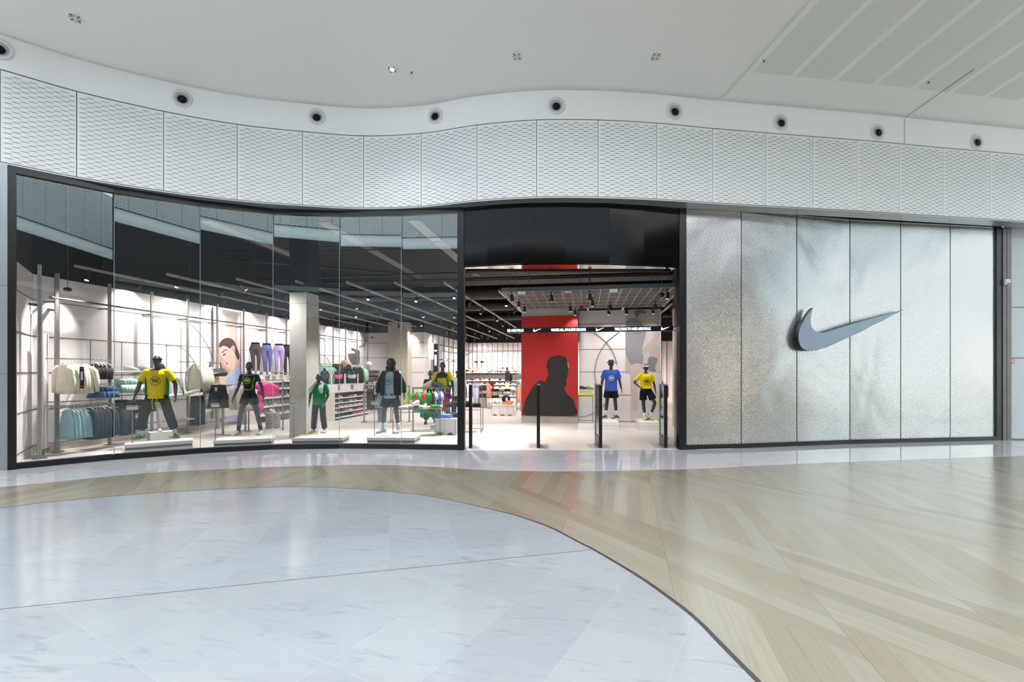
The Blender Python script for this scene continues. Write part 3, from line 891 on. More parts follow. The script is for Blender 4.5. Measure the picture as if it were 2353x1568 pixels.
s2_ = k.math('LESS_THAN', k.math('FRACT', k.math('DIVIDE', spn.outputs['X'], 1.5)), 0.02)
k.l(k.mix(k.math('MAXIMUM', s1_, s2_), lin((200, 208, 212)), lin((96, 102, 106))), k.b.inputs['Base Color']); k.b.inputs['Roughness'].default_value = 0.5
b = MB(); b.box(-28, 28, -12.0, -11.8, 5.15, 6.7); struct(b.build('wall_opposite_frieze', mat('painted_shade_frieze', (84, 89, 92), .6)))  # darker grey puts the shade on the lower frieze into its colour
b = MB(); b.box(-28, 20, -12.0, -11.8, 10.8, 14.6); struct(b.build('wall_opposite_frieze', k.m))
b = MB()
# rounded white fascia under the upper frieze; its glow is added for the reflection
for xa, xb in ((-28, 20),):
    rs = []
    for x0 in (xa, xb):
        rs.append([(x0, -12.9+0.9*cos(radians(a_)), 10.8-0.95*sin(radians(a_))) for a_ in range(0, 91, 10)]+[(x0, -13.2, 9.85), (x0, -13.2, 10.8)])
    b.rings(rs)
struct(b.build('wall_opposite_fascia', mat('added_fascia_glow', (230, 235, 238), .7, emit=(214, 238, 246), estr=.8)))
# the right-hand end of the mall, mirrored by the ribbed silver wall
def endwall(y0, y1, z0, z1, m, x=20.0, th=.2): struct(MB().box(x, x+th, y0, y1, z0, z1).build('wall_mall_end', m))
endwall(3.2, 13.8, 0, 8.0, mat('added_end_glow', (205, 220, 225), .4, emit=(214, 234, 238), estr=.36))  # glow added out of view to brighten the right of the ribbed wall
endwall(13.8, 16, 0, 12, SHOPM['d'])
# glowing panes added at the unseen left-hand end to light the cove
for y in range(-12, 5, 2):
    for z0, z1 in ((.1, 3.3), (3.5, 6.7), (6.9, 10.4)):
        struct(MB().box(-20.2, -20, y+.06, y+1.94, z0, z1).build('added_light_pane', mat('added_pane_glow', (210, 222, 228), .3, emit=(232, 240, 248), estr=2.5)))
struct(MB().box(-20.3, -20.2, -12, 5, 0, 11).build('wall_mall_end', SHOPM['d']))
endwall(-12, 3.2, 0, 5.2, mat('warm_stone_wall', (176, 164, 152), .5, var=.35, scale=.6))
endwall(-12, 3.2, 5.2, 11.5, mat('dark_gallery', (22, 25, 29), 0.6))
endwall(-12, 13.8, 11.5, 14.4, M_plaster)
endwall(3.2, 13.8, 8.0, 11.5, mat('grey_gallery', (120, 126, 130), 0.6))
for y in (-3.4, -1.6, 0.6, 3.4, 6.2, 9.4):
    endwall(y, y+.07, .2, 3.4, mat('added_streak_strip', (255, 250, 240), .5, emit=(255, 244, 226), estr=16), 19.9, .05)  # glowing strips added to draw vertical streaks in the ribbed wall
for y, w_ in ((-2.8, .8), (-.4, .6), (1.9, .9), (5.0, .5)):
    struct(MB().box(16.5, 16.5+.5, y, y+w_, 0, 2.6).build('wall_added_block', SHOPM['d']))  # unseen dark blocks added to darken patches of the ribbed wall's reflection

# ============================================================ the shop interior
WH = 3.63
def shopwall(name, x0, x1, y0, y1, z0=0.0, z1=WH, m=None):
    return struct(MB().box(x0, x1, y0, y1, z0, z1).build(name, m or M_wall))
shopwall('wall_left', -11.15, -11.0, 7.83, 22.35)
shopwall('wall_left_upper', -11.15, -11.0, 7.83, 22.35, WH, 5.9, M_void)
b = MB(); slab2(b, Vector((-9.83, 6.70)), Vector((-11.0, 7.83)), 0, WH, 0.0, 0.1) ; struct(b.build('wall_left_splay', M_wall))
b = MB(); slab2(b, Vector((-9.83, 6.70)), Vector((-11.0, 7.83)), WH, 5.9, 0.0, 0.1) ; struct(b.build('wall_left_splay_upper', M_void))
shopwall('wall_back', -11.0, -7.9, 22.2, 22.35)
shopwall('wall_back_upper', -11.0, -7.9, 22.2, 22.35, WH, 5.9, M_void)
shopwall('wall_middle', -8.05, -7.9, 22.35, 31.0)
shopwall('wall_middle_upper', -8.05, -7.9, 22.35, 31.0, WH, 5.9, M_void)
shopwall('wall_far', -8.05, 10.4, 31.0, 31.15)
shopwall('wall_far_upper', -8.05, 10.4, 31.0, 31.15, WH, 5.9, M_void)
shopwall('wall_right', 6.4, 6.5, 12.4, 31.0)
shopwall('wall_right_upper', 6.4, 6.5, 12.2, 31.0, WH, 5.9, M_void)
# upper bulkhead behind the glass, closing the void
b = MB()
FQ = [FB[2].lerp(FB[3], .25)]+FB[3:]
for a, c in zip(FQ[:-2], FQ[1:-1]): slab2(b, a, c, 5.42, 6.0, 0.22, 0.3)
struct(b.build('wall_front_bulkhead', M_void))
b = MB(); b.prism([(p.x, p.y+0.22, 5.92) for p in FQ[:-1]]+[(13.0, 31.2, 5.92), (-11.6, 31.2, 5.92), (-11.6, 7.0, 5.92)], (0, 0, 0.05))
struct(b.build('ceiling', M_void))

# joints between wall panels
b = MB()
JZ = (0.18, 0.91, 1.645, 2.38, 3.11)
for z in JZ:
    b.box(-11.0, -10.994, 7.83, 22.2, z-.008, z+.008)
    b.bar((-9.83+.006, 6.71, z), (-10.995, 7.835, z), 0.012, 0.016)
    b.box(-11.0, -7.9, 22.194, 22.2, z-.010, z+.010)
    b.box(-7.9, -7.894, 22.35, 31, z-.008, z+.008)
for px, z0, z1 in ((208, 0.2, 2.38), (280, .2, 2.38), (383, 1.65, 2.38), (527, 0.2, 3.6), (573, 1.65, 3.4), (746, 1.65, 3.6)):
    y = VX(px, -10.995, 900).y
    b.box(-11.0, -10.994, y-.006, y+.006, z0, z1)
struct(b.build('trim_35', M_joint))
b = MB(); b.box(-11.0, -10.985, 7.83, 22.2, 0, 0.14); b.box(-11.0, -7.9, 22.185, 22.2, 0, 0.14); struct(b.build('baseboard_left', mat('warm_grey_skirting', (176, 166, 156), 0.5)))
# thin metal arcs fixed on the wall
def arc_tube(pts, r=0.008):
    b = MB(); b.tube(pts, r, 6); return b
for n_, (pts, lab) in enumerate([
    ([(404, 734), (430, 742), (449, 756), (467, 778), (481, 803), (492, 838)], 'outer thin metal arc curving down over the cream hoodies'),
    ([(380, 794), (401, 794.5), (418, 800), (432, 812), (443, 827), (448, 838)], 'inner thin metal arc below the outer one, over the cream hoodies'),
    ([(728, 777), (742, 779), (753, 787), (760, 800)], 'upper small thin metal arc right of the concrete column'),
    ([(728, 816.5), (742, 816.5), (751, 823), (759, 837)], 'lower small thin metal arc right of the concrete column')]):
    P = [VX(x, -10.96, y) for x, y in pts]; P2 = smooth_poly(P, 4)
    base = P2[-1].copy()
    o = arc_tube([p-base for p in P2]).build('wall_arc', M_dpole, smooth=True); o.location = base
    tag(o, lab, 'wall trim', 'thin metal arcs on the left shop wall')

# uprights along the left wall with their top rail
pole_px = [129.7, 251.7, 348.9, 431.4, 499.6, 560, 612.5, 658, 695, 734, 765.5, 794.4, 821, 844.6]
PY = [VX(px, -10.72, 900).y for px in pole_px]
def upright(loc, label, h=3.66, r=0.030):
    t = thing('wall_upright', label, 'upright', loc=loc, group='grey uprights along the left shop wall')
    b = MB(); b.box(-r*.55, r*.55, -r, r, 0.012, h); b.build('post', M_slot, t)
    b = MB(); b.box(-.06, .06, -.09, .09, 0, 0.012); b.build('foot_plate', M_dpole, t)
    b = MB(); b.box(-0.28, -r*.55, -.012, .012, 3.08, 3.11); b.build('wall_bracket', M_dpole, t)
    return t
ord_ = ['first', 'second', 'third', 'fourth', 'fifth', 'sixth', 'seventh', 'eighth', 'ninth', 'tenth', 'eleventh', 'twelfth', 'thirteenth', 'fourteenth', 'fifteenth', 'sixteenth', 'seventeenth', 'eighteenth']
up0 = None
for i, y in enumerate(PY):
    lab = 'grey slotted steel upright on the left shop wall, %s from the street end' % ord_[i]
    if up0 is None: up0 = upright((-10.72, y, 0.003), lab); upk = kids(up0)
    else: dup(up0, (-10.72, y, 0.003), label=lab, ch=upk)
t = thing('top_rail', 'long horizontal steel rail running along the uprights near the wall top', 'rail', loc=(-10.72, 7.9, 3.17))
b = MB(); b.tube([(0, 0.1, 0), (0, 14.1, 0)], 0.022, 10); b.build('rail_tube', M_dpole, t)
b = MB(); b.ell((0, 0.06, 0), (0.035, 0.05, 0.035)); b.build('end_cap', M_dpole, t, smooth=True)
for (px, ybase, yt, lab, X_) in ((85, 1055, 608, 'front slotted steel strut standing close to the glass corner', None), (99.6, 1042, 625, 'second steel strut behind the one at the glass corner', None)):
    p = G(px, ybase); d = depth_of(p); zt = EYE+(HY-yt)*d/F
    t = thing('corner_strut', lab, 'upright', loc=((-10.84, 8.16, .003) if px > 90 else (p.x+.03, p.y+.02, .003)), rz=radians(-30))
    b = MB(); b.box(-.022, .022, -.028, .028, 0.012, min(zt, 3.9)); b.build('post', M_slot, t)
    b = MB(); b.box(-.10, .10, -.10, .10, 0, .012); b.build('foot_plate', M_dpole, t)
    b = MB(); b.bar((0, -.05, 2.93), (-.12, -.12, 2.95), .05, .05); b.build('clamp', M_dpole, t)
# white panel between the struts and the wall
p = G(93, 1050); q = VX(106, -10.93, 1040)
t = thing('side_screen', 'tall narrow white screen panel behind the corner struts', 'panel', loc=(-10.62, 7.74, 0.003), rz=0)
b = MB(); b.bar((0, 0, 0.10), (-.35, .45, 0.10), .03, .0) if False else b.add([(0, 0, .12), (-.20, .24, .12), (-.22, .22, .12), (-.02, -.02, .12), (0, 0, 2.42), (-.20, .24, 2.42), (-.22, .22, 2.42), (-.02, -.02, 2.42)], [(0, 1, 5, 4), (1, 2, 6, 5), (2, 3, 7, 6), (3, 0, 4, 7), (4, 5, 6, 7), (0, 3, 2, 1)])
b.build('board', M_wall, t)
MB().bar((0, 0, .12), (0, 0, 0), .03, .03).build('base_leg', M_pole, t); MB().bar((-.20, .23, .12), (-.20, .23, 0), .03, .03).build('base_leg', M_pole, t)

# concrete column
p = G(663, 1007); q = G(702, 1007)
wc = 0.46; x0c, y0c = p.x, 10.82
t = thing('concrete_column', 'square raw concrete column standing left of the green kit mannequin', 'column', loc=(x0c, y0c, 0))
t['kind'] = 'structure'; t.name = 'wall_column'
MB().box(0, wc, 0, 0.55, 0.003, 3.66).build('column_shaft', M_conc, t)
MB().box(-.001, wc+.001, -.001, 0.551, 3.66, 5.9).build('column_black_top', M_void, t)
MB().box(-.002, wc+.002, -.002, .552, 3.38, 3.388).build('pour_joint', M_joint, t)

# ribbed pilaster on the back wall
t = struct(MB().box(-9.55, -8.55, 21.7, 22.2, 0.003, 4.1).build('wall_pilaster', mat('ribbed_cream', (214, 203, 190), 0.6)))
b = MB()
for i in range(25):
    x = -9.53+i*0.04; b.box(x, x+.018, 21.675, 21.7, 0.003, 2.33); b.box(x+.01, x+.028, 21.675, 21.7, 2.36, 4.1)
struct(b.build('trim_36', mat('ribbed_cream_fin', (228, 219, 208), 0.6)))

# slim rods on the middle and the far wall
def rods(n_lab, pts, horizontal=None):
    for i, (x, y) in enumerate(pts):
        pass
rod0 = None
far_px = [1061, 1067, 1071, 1077, 1086, 1095.5, 1107, 1119, 1131, 1143, 1155, 1167, 1179, 1190, 1520, 1532]
def rod(loc, lab, grp):
    global rod0
    if rod0 is None:
        t = thing('wall_rod', lab, 'upright', loc=loc, group=grp)
        b = MB(); b.box(-.022, .022, -.02, .02, 0, 3.6); b.build('rod', M_dpole, t)
        b = MB(); b.box(-.05, .05, -.05, .05, -0.0, .01); b.build('foot_plate', M_dpole, t)
        rod0 = t; return t
    return dup(rod0, loc, label=lab, group=grp)
for i, px in enumerate(far_px):
    p = VY(px, 30.75, 900)
    rod((p.x, 30.75, 0.004), 'dark slim upright on the far shop wall, %s from the left' % ord_[i], 'slim uprights on the far wall')
for i in range(9):
    rod((-7.65, 22.8+i*0.92, 0.004), 'dark slim upright on the side wall behind the yellow-and-black back-turned mannequin, %s from the front' % ord_[i], 'slim uprights on the side wall')
b = MB(); b.box(-7.9, 4, 30.70, 30.73, 3.07, 3.12); o = b.build('wall_rail', M_dpole); tag(o, 'dark horizontal rail high on the far shop wall', 'rail')
b = MB(); b.box(-7.62, -7.59, 22.6, 30.6, 3.07, 3.12); o = b.build('wall_rail', M_dpole); tag(o, 'dark horizontal rail high on the side wall', 'rail')

# ------------------------------------------------------------ red pillar with silhouette print
pil = thing('pillar', 'concrete pillar clad in a red poster with a black portrait silhouette', 'pillar', loc=(-2.1, 15.2, 0.003))
MB().box(0, 1.83, 0.02, 0.7, 0, 3.69).build('concrete_core', M_conc, pil)
MB().box(0, 1.83, 0.0, 0.02, 0.23, 3.47).build('red_print', M_red, pil)
def onp(z7, Y, sc=3.483, ox=1040, oy=600):
    return [VY(ox+x/sc, Y, oy+y/sc) for x, y in z7]
sil = [(592, 1240), (572, 1160), (580, 1120), (600, 1080), (640, 1010), (672, 975), (700, 955), (722, 962), (740, 968), (752, 940), (760, 918), (768, 905), (755, 870), (752, 832), (760, 800), (780, 775),
       (815, 760), (850, 755), (885, 760), (910, 775), (918, 800), (918, 830), (925, 848), (930, 870), (922, 888), (926, 900), (918, 912), (920, 930), (910, 950), (912, 985), (906, 1005), (895, 1012), (908, 1050), (935, 1085), (965, 1110), (976, 1150), (972, 1240)]
P = [p-Vector((-2.1, 15.2, 0.003)) for p in onp(sil, 15.2)]
P = [Vector((p.x, -0.001, max(.235, p.z))) for p in smooth_closed(P)]
b = MB(); b.prism(P, (0, -0.004, 0)); b.build('silhouette_print', M_blackprint, pil)
gl = [(918, 800), (928, 815), (934, 850), (928, 868), (922, 840)]
P = [p-Vector((-2.1, 15.2, 0.003)) for p in onp(gl, 15.2)]
b = MB(); b.prism([Vector((p.x, -0.006, p.z)) for p in P], (0, -0.002, 0)); b.build('face_highlight', mat('print_highlight', (196, 140, 120), 0.6), pil)
MB().box(0.975, 0.985, -0.002, 0.0, 2.75, 3.47).build('seam', mat('print_seam', (150, 30, 30), 0.6), pil)

# ------------------------------------------------------------ partition with mural
PX0, PX1, PYY = -0.24, 2.34, 15.5
part = struct(MB().box(PX0, PX1, PYY, PYY+0.16, 0.003, 3.66).build('wall_partition', M_wall))
b = MB()
for py in (745, 803, 855, 908): 
    z = VY(1400, PYY, py).z; b.box(PX0, PX1, PYY-.004, PYY, z-.008, z+.008)
b.box(PX0, PX1, PYY-.004, PYY, 0.06, 0.08)
struct(b.build('trim_37', M_joint))
def s7(pts): return [(1300+x/3.483, 600+y/3.483) for x, y in pts]
for lab, pts in (('left thin metal arc of the crossing pair on the white partition', [(430, 566), (370, 612), (325, 652), (282, 715), (252, 780), (236, 850), (232, 905), (240, 960), (256, 1010)]),
                 ('right thin metal arc of the crossing pair on the white partition', [(218, 566), (270, 605), (325, 652), (360, 700), (385, 745), (402, 795), (410, 830)]),
                 ('low thin metal arc behind the blue-shirt mannequin on the white partition', [(105, 1250), (170, 1240), (230, 1215), (280, 1180), (330, 1120)])):
    P = smooth_poly([VY(x, PYY-.02, y) for x, y in s7(pts)], 3); base = P[len(P)//2].copy()
    o = arc_tube([p-base for p in P], 0.009).build('wall_arc', M_dpole, smooth=True); o.location = base; tag(o, lab, 'wall trim', 'thin metal arcs on the partition')
def flatpart(name, pts, Y, m, par, base, dy, th=0.003):
    P = [VY(x, Y, y) for x, y in pts]
    if name != 'backdrop': P = smooth_closed(P)
    b = MB(); b.prism([Vector((p.x-base.x, dy, p.z-base.z)) for p in P], (0, -th, 0)); return b.build(name, m, par)
base = VY(1478, PYY, 972)
mur = thing('mural', 'tall faded grey mural of a running athlete on the white partition', 'mural', loc=(base.x, PYY-.004, base.z))
bs = Vector((base.x, PYY, base.z))
flatpart('backdrop', [(1437, 714), (1517, 714), (1517, 858), (1437, 858)], PYY, mat('mural_grey', (190, 185, 184), 0.6), mur, bs, 0)
flatpart('backdrop', [(1449, 858), (1517, 858), (1517, 968), (1449, 968)], PYY, mat('mural_pale', (212, 208, 208), 0.6), mur, bs, 0)
flatpart('torso_print', s7([(478, 500), (500, 470), (555, 455), (600, 480), (612, 510), (638, 560), (640, 600), (628, 640), (612, 700), (622, 760), (612, 830), (560, 835), (520, 830), (490, 770), (480, 720), (478, 600)]), PYY, mat('mural_dark', (142, 142, 148), 0.6), mur, bs, -.004)
flatpart('head_print', s7([(556, 400), (600, 394), (640, 410), (645, 440), (648, 460), (636, 480), (625, 500), (602, 485), (590, 470), (570, 455), (552, 430)]), PYY, mat('mural_skin', (186, 168, 160), 0.6), mur, bs, -.005)
flatpart('hair_print', s7([(552, 430), (556, 402), (600, 394), (640, 405), (636, 422), (600, 418), (584, 430), (580, 455), (565, 452)]), PYY, mat('mural_hair', (122, 118, 120), 0.6), mur, bs, -.009)
flatpart('arm_print', s7([(618, 745), (612, 720), (660, 655), (700, 610), (690, 570), (740, 566), (738, 620), (720, 660), (745, 680), (740, 700), (690, 705)]), PYY, mat('mural_skin', (186, 168, 160), 0.6), mur, bs, -.005)
flatpart('leg_print', s7([(520, 840), (600, 825), (598, 900), (578, 980), (575, 1060), (575, 1180), (530, 1180), (525, 1060), (518, 960)]), PYY, mat('mural_leg', (205, 188, 180), 0.6), mur, bs, -.005)
flatpart('knee_print', s7([(670, 770), (680, 715), (738, 690), (745, 720), (735, 790), (700, 800)]), PYY, mat('mural_skin', (186, 168, 160), 0.6), mur, bs, -.009)
flatpart('sock_print', s7([(668, 770), (732, 780), (712, 850), (718, 880), (640, 862), (655, 820)]), PYY, mat('mural_sock', (128, 128, 132), 0.6), mur, bs, -.012)
# second concrete column seen through the right end of the doorway
q = VY(1533, 13.2, 1000)
t = thing('wall_column', None, None, loc=(2.62, 14.6, 0)); t['kind'] = 'structure'
MB().box(0, .5, 0, .5, .003, 3.6).build('column_shaft', M_conc, t); MB().box(-.001, .501, -.001, .501, 3.6, 5.9).build('column_black_top', M_void, t)

# ------------------------------------------------------------ louvre canopy above the entrance zone
can = thing('louvre_canopy', 'grey metal grid canopy hanging above the entrance area', 'ceiling grid', loc=(-2.1, 11.75, 3.70))
WX, WY = 4.42, 3.4
b = MB()
for i in range(19):
    x = WX*i/18; b.box(x-.008, x+.008, 0, WY, 0, 0.05)
for i in (6, 12):
    x = WX*i/18; b.box(x+.03, x+.045, 0, WY, 0, 0.05)
b.build('long_bars', mat('canopy_bar_light', (205, 196, 186), 0.4, 0.3), can)
b = MB()
for i in range(6):
    y = WY*i/5; b.box(0, WX, y-.008, y+.008, 0, 0.05)
b.build('cross_bars', mat('canopy_bar_light', (205, 196, 186), 0.4, 0.3), can)
b = MB()
for i in range(1, 40):
    y = WY*i/40; b.box(0, WX, y-.02, y+.02, 0.02, 0.045)
b.build('louvre_slats', mat('canopy_slat_grey', (128, 130, 134), 0.5, 0.3), can)
b = MB(); b.box(-.03, WX+.03, -.03, 0, -.01, .09); b.box(-.03, WX+.03, WY, WY+.03, -.01, .09); b.box(-.03, 0, 0, WY, -.01, .09); b.box(WX, WX+.03, 0, WY, -.01, .09)
b.build('edge_frame', mat('canopy_edge', (120, 134, 142), 0.4, 0.5), can)
b = MB()
for x in (0.3, 2.2, 4.1):
    for y in (.3, 3.1): b = MB(); b.bar((x, y, .08), (x, y, 2.2), .012, .012); b.build('hanger_wire', M_dpole, can)

# ------------------------------------------------------------ LED ticker
YB = 11.62
p0 = VY(1165, YB, 757.5); p1 = VY(1547, YB, 757.5); zc = 1.65+0.0917*11.75
zc = (p0.z+p1.z)/2
L_ = p1.x-p0.x; HB = 0.12
led = thing('led_ticker', 'thin black LED ticker beam with glowing white words and ticks across the entrance', 'sign', loc=(p0.x, YB, zc-HB/2))
MB().box(0, L_, 0, 0.10, 0, HB).build('beam', M_black, led)
b = MB()
for x in (0.05, L_-.35): b = MB(); b.bar((x, .05, HB), (x, .05, 5.9-zc), .008, .008); b.build('hanger_wire', M_dpole, led)
def px2x(px, Y): return VY(px, Y, 800).x-p0.x
LEDT = [('KE AEROVILLE', 1166, 1203), ('WHERE ALL ATHLETES BELONG', 1266, 1346), ('WELCOME TO NIKE AEROVILLE', 1412, 1495)]
for txt, a, c in LEDT:
    vs, fs = text_pts(txt, 0.1, 0.0035)
    xs = [v[0] for v in vs]; ys = [v[1] for v in vs]; xa, xb = px2x(a, YB), px2x(c, YB)
    sx = (xb-xa)/(max(xs)-min(xs)); sz = 0.066/(max(ys)-min(ys))
    b = MB(); b.add([(xa+(x-min(xs))*sx, -.003, .027+(y-min(ys))*sz) for x, y in vs], fs)
    tag(b.build('ticker_text', M_ledtext, led, fix=False), 'glowing white lettering')
for a, c in ((1225, 1244), (1369, 1388), (1519, 1539)):
    xa, xb = px2x(a, YB), px2x(c, YB); s = (xb-xa)
    b = MB(); b.prism([(xa+x*s, -.001, .022+z*s*1.0) for x, z in SWOOSH], (0, -.003, 0)); tag(b.build('ticker_tick', M_ledtext, led), 'glowing white tick')

# ------------------------------------------------------------ ceiling tracks with spotlights
TS = [(171, 614), (384.5, 632.8), (544, 643.5), (680, 649), (797, 651), (908, 652), (1022, 652)]
TX = []
for px, py in TS:
    p = G(px, py, 3.85); TX.append((p.x, p.y))
TX = [(x, y, 22.0 if x < -8 else 30.5) for x, y in TX]
TX.append((-2.35, 12.6, 30.5))
TX += [(-1.15, 16.3, 30.5), (0.05, 16.3, 30.5), (1.25, 16.3, 30.5), (2.75, 12.6, 30.5)]
nm = ['far left', 'second from the left', 'third from the left', 'fourth from the left', 'fifth from the left', 'sixth from the left', 'seventh from the left', 'first one seen through the doorway', 'next one over in the doorway', 'third doorway', 'fourth doorway', 'rightmost']
for i, (x, y0, y1) in enumerate(TX):
    t = thing('light_track', 'long pale light track under the black ceiling, %s' % nm[i], 'light track', loc=(x, y0, 3.85), group='parallel light tracks')
    MB().box(-.024, .024, 0, y1-y0, 0, .05).build('rail', M_track, t)
    y = 0.6
    while y < y1-y0:
        if not any(a_ < y+y0 < c_ for a_, c_ in ((17.4, 18.2), (19.8, 20.6), (24.1, 24.7))):
            b = MB(); b.bar((0, y, .05), (0, y, 2.05), .006, .006); b.build('hanger_wire', M_dpole, t)
        y += 3.0
# head
def spot_head(loc, label, group, tilt, az, power, big=1.0, black=True, wide=100):
    t = thing('track_spotlight', label, 'spotlight', loc=loc, rz=az, group=group)
    return t
heads = []
def make_spot_proto():
    t = thing('track_spotlight', 'x', 'spotlight')
    MB().bar((0, 0, 0), (0, 0, -.07), .016, .016).build('stem', M_black, t)
    return t
SPOTN = 0
spot_light = {}
def spot(x, y, z, tilt, az, label, group, power=45, cone=105, scale=1.0):
    """tilt: from straight down (deg); az: direction it leans to"""
    global SPOTN
    R = Matrix.Rotation(radians(az), 4, 'Z') @ Matrix.Rotation(radians(tilt), 4, 'X')
    key = (round(tilt), round(az), scale)
    if key not in spot_light:
        s = scale
        b1 = MB(); b1.box(-.03, .03, -.015, .015, -.02, 0); b1.bar((0, 0, 0), (0, 0, -.08*s), .016, .016)
        b2 = MB(); b2.tube([(0, 0, .0), (0, 0, -.02*s), (0, 0, -.17*s)], [.02*s, .046*s, .048*s], 16); b2.xf(Matrix.Translation((0, 0, -.07*s)) @ R)
        b3 = MB(); b3.tube([(0, 0, -.171*s), (0, 0, -.173*s)], [.036*s, .036*s], 16); b3.xf(Matrix.Translation((0, 0, -.07*s)) @ R)
        t = thing('track_spotlight', label, 'spotlight', loc=(x, y, z), group=group)
        b1.build('stem', M_black, t); b2.build('housing', M_black, t, smooth=False); b3.build('lens', M_lamp, t)
        spot_light[key] = (t, kids(t))
    else:
        t = dup(spot_light[key][0], (x, y, z), label=label, group=group, ch=spot_light[key][1])
    k2 = ('L', power, cone)
    if power:
        if k2 not in spot_light:
            ld_ = bpy.data.lights.new('bulb', 'SPOT'); ld_.energy = power; ld_.spot_size = radians(cone); ld_.spot_blend = 0.8; ld_.shadow_soft_size = 0.05; ld_.color = (1.0, 0.94, 0.91)
            spot_light[k2] = ld_
        lo = bpy.data.objects.new('bulb', spot_light[k2]); COL.objects.link(lo); lo.parent = t
        d = R @ Vector((0, 0, -1)); lo.location = Vector((0, 0, -.07*scale))+d*(.18*scale+.01)
        lo.rotation_mode = 'QUATERNION'; lo.rotation_quaternion = (-d).to_track_quat('Z', 'Y')
    return t
rnd = random.Random(3)
tilts = [(0, 0), (25, 90), (25, -90), (20, 0), (35, 60)]
for i, (x, y0, y1) in enumerate(TX):
    y = y0+(0.3 if i < 2 else 0.9+0.3*(i % 3)) if i != 2 else y0+0.15
    wall = (i == 0); cnt = 0
    while y < min(y1, 29):
        stepp = 1.3 if i < 2 else (2.6 if i in (5, 6) and y > 21 else 1.9)
        tl, az = (40, 90) if i < 2 else rnd.choice(tilts)
        if i == 2 and cnt == 0: tl, az = 36, -50
        if (2 <= i < 8 and cnt == 0 and i != 2) or (i == 1 and cnt == 0): tl, az = 20, 180
        if i == 0 and cnt == 0: tl, az = 20, 180
        if y > 23.5: tl, az = 35, 0
        lab = 'black spotlight on the %s light track, %s from the street' % (nm[i], ord_[cnt]); cnt += 1
        spot(x, y, 3.85, tl, az, lab, 'spotlights on the light tracks', power=((480 if cnt == 1 else 85) if wall else ((750 if cnt == 1 else (270 if y < 12 else 125)) if i == 1 else ((750 if i != 2 else 260) if (cnt == 1 and i < 8) else (220 if y < 12.9 and i < 8 else ((95 if i < 7 else 110) if y < 23.5 else 300))))), cone=84 if (cnt == 1 and i < 8 and i != 2) else 118)
        y += stepp+rnd.uniform(-.25, .35)
# canopy downlights, measured on the photo
cl_ = [(1176, 680), (1192, 695), (1204.5, 707), (1267, 679.5), (1310.5, 706), (1322, 717), (1355.5, 677.5), (1361, 692), (1397.5, 717), (1402, 703), (1437, 716.5), (1497, 715.5), (1506, 702), (1533.5, 673)]
for i, (px, py) in enumerate(cl_):
    p = G(px, py-5, 3.66)
    spot(p.x, min(p.y, 15.0), 3.70, 8 if i % 3 else 18, 0, 'black cylinder spotlight below the grid canopy, %s counted from the left' % ord_[i], 'spotlights under the grid canopy', power=32, cone=118, scale=1.0)

# upper void: ducts, trays, pipes
def duct(pts, r, name, lab, m=M_duct, g='ducts and pipes in the dark ceiling void'):
    base = Vector(pts[0])
    b = MB(); b.tube([Vector(p)-base for p in pts], r, 14); o = b.build(name, m, smooth=True); o.location = base; tag(o, lab, 'pipe', g)
duct([(-10.8, 14.2, 4.75), (6.2, 14.2, 4.75)], 0.035, 'ceiling_pipe', 'thin straight pipe crossing the black ceiling nearest the glass')
duct([(-10.8, 15.0, 4.72), (6.2, 15.0, 4.72)], 0.03, 'ceiling_pipe', 'thin straight pipe crossing the black ceiling, second from the glass')
duct([(-10.8, 16.6, 5.0), (6.2, 16.6, 5.0)], 0.07, 'ceiling_pipe', 'medium pipe crossing the black ceiling behind the thin pair')
duct([(-10.8, 17.8, 4.75), (6.2, 17.8, 4.75)], 0.26, 'air_duct', 'fat round air duct crossing the black ceiling, front one')
duct([(-10.8, 20.2, 4.6), (6.2, 20.2, 4.6)], 0.24, 'air_duct', 'fat round air duct crossing the black ceiling, rear one')
duct([(-7, 24.4, 4.6), (6.2, 24.4, 4.6)], 0.2, 'air_duct', 'round air duct deep in the black ceiling')
duct([(-10.8, 12.3, 5.2), (6.2, 12.3, 5.2)], 0.022, 'ceiling_pipe', 'thinnest pipe crossing the black ceiling just behind the glass')
duct([(-10.8, 13.0, 5.25), (6.2, 13.0, 5.25)], 0.022, 'ceiling_pipe', 'thin pipe crossing the black ceiling behind the thinnest one')
duct([(-10.2, 12.0, 4.9), (-6.2, 14.6, 4.9), (-5.9, 16.0, 4.9)], 0.035, 'ceiling_pipe', 'bent pipe running diagonally through the black ceiling')
for i, (x, y0, y1, z) in enumerate([(-8.6, 9.5, 13.8, 5.1), (-6.35, 10.6, 17.4, 5.3), (-4.1, 10.8, 17.4, 5.3), (-1.55, 12.6, 16.5, 5.25), (3.3, 11.4, 16.0, 4.9)]):
    o = MB().box(-.15, .15, 0, y1-y0, 0, .05).build('cable_tray', M_tray); o.location = (x, y0, z)
    tag(o, ['pale cable tray in the ceiling void at the far left', 'pale cable tray above the column', 'pale cable tray in the ceiling void above the hooded mannequin', 'pale cable tray above the doorway, left', 'pale mesh cable tray above the doorway, right'][i], 'cable tray', 'cable trays')
for px, py, lab in ((155.5, 666, 'black ball detector hanging on a thin rod at the far left'), (855, 776, 'black ball detector hanging on a thin rod left of the hooded mannequin'),):
    p = VX(px, -9.9, py) if px < 200 else VY(px, 18, py)
    t = thing('hanging_detector', lab, 'detector', loc=p); b = MB(); b.ell((0, 0, 0), (.07, .07, .045)); b.build('dome', M_black, t, smooth=True)
    b = MB(); b.tube([(0, 0, .03), (0, 0, 5.9-p.z)], .006, 6); b.build('rod', M_dpole, t)
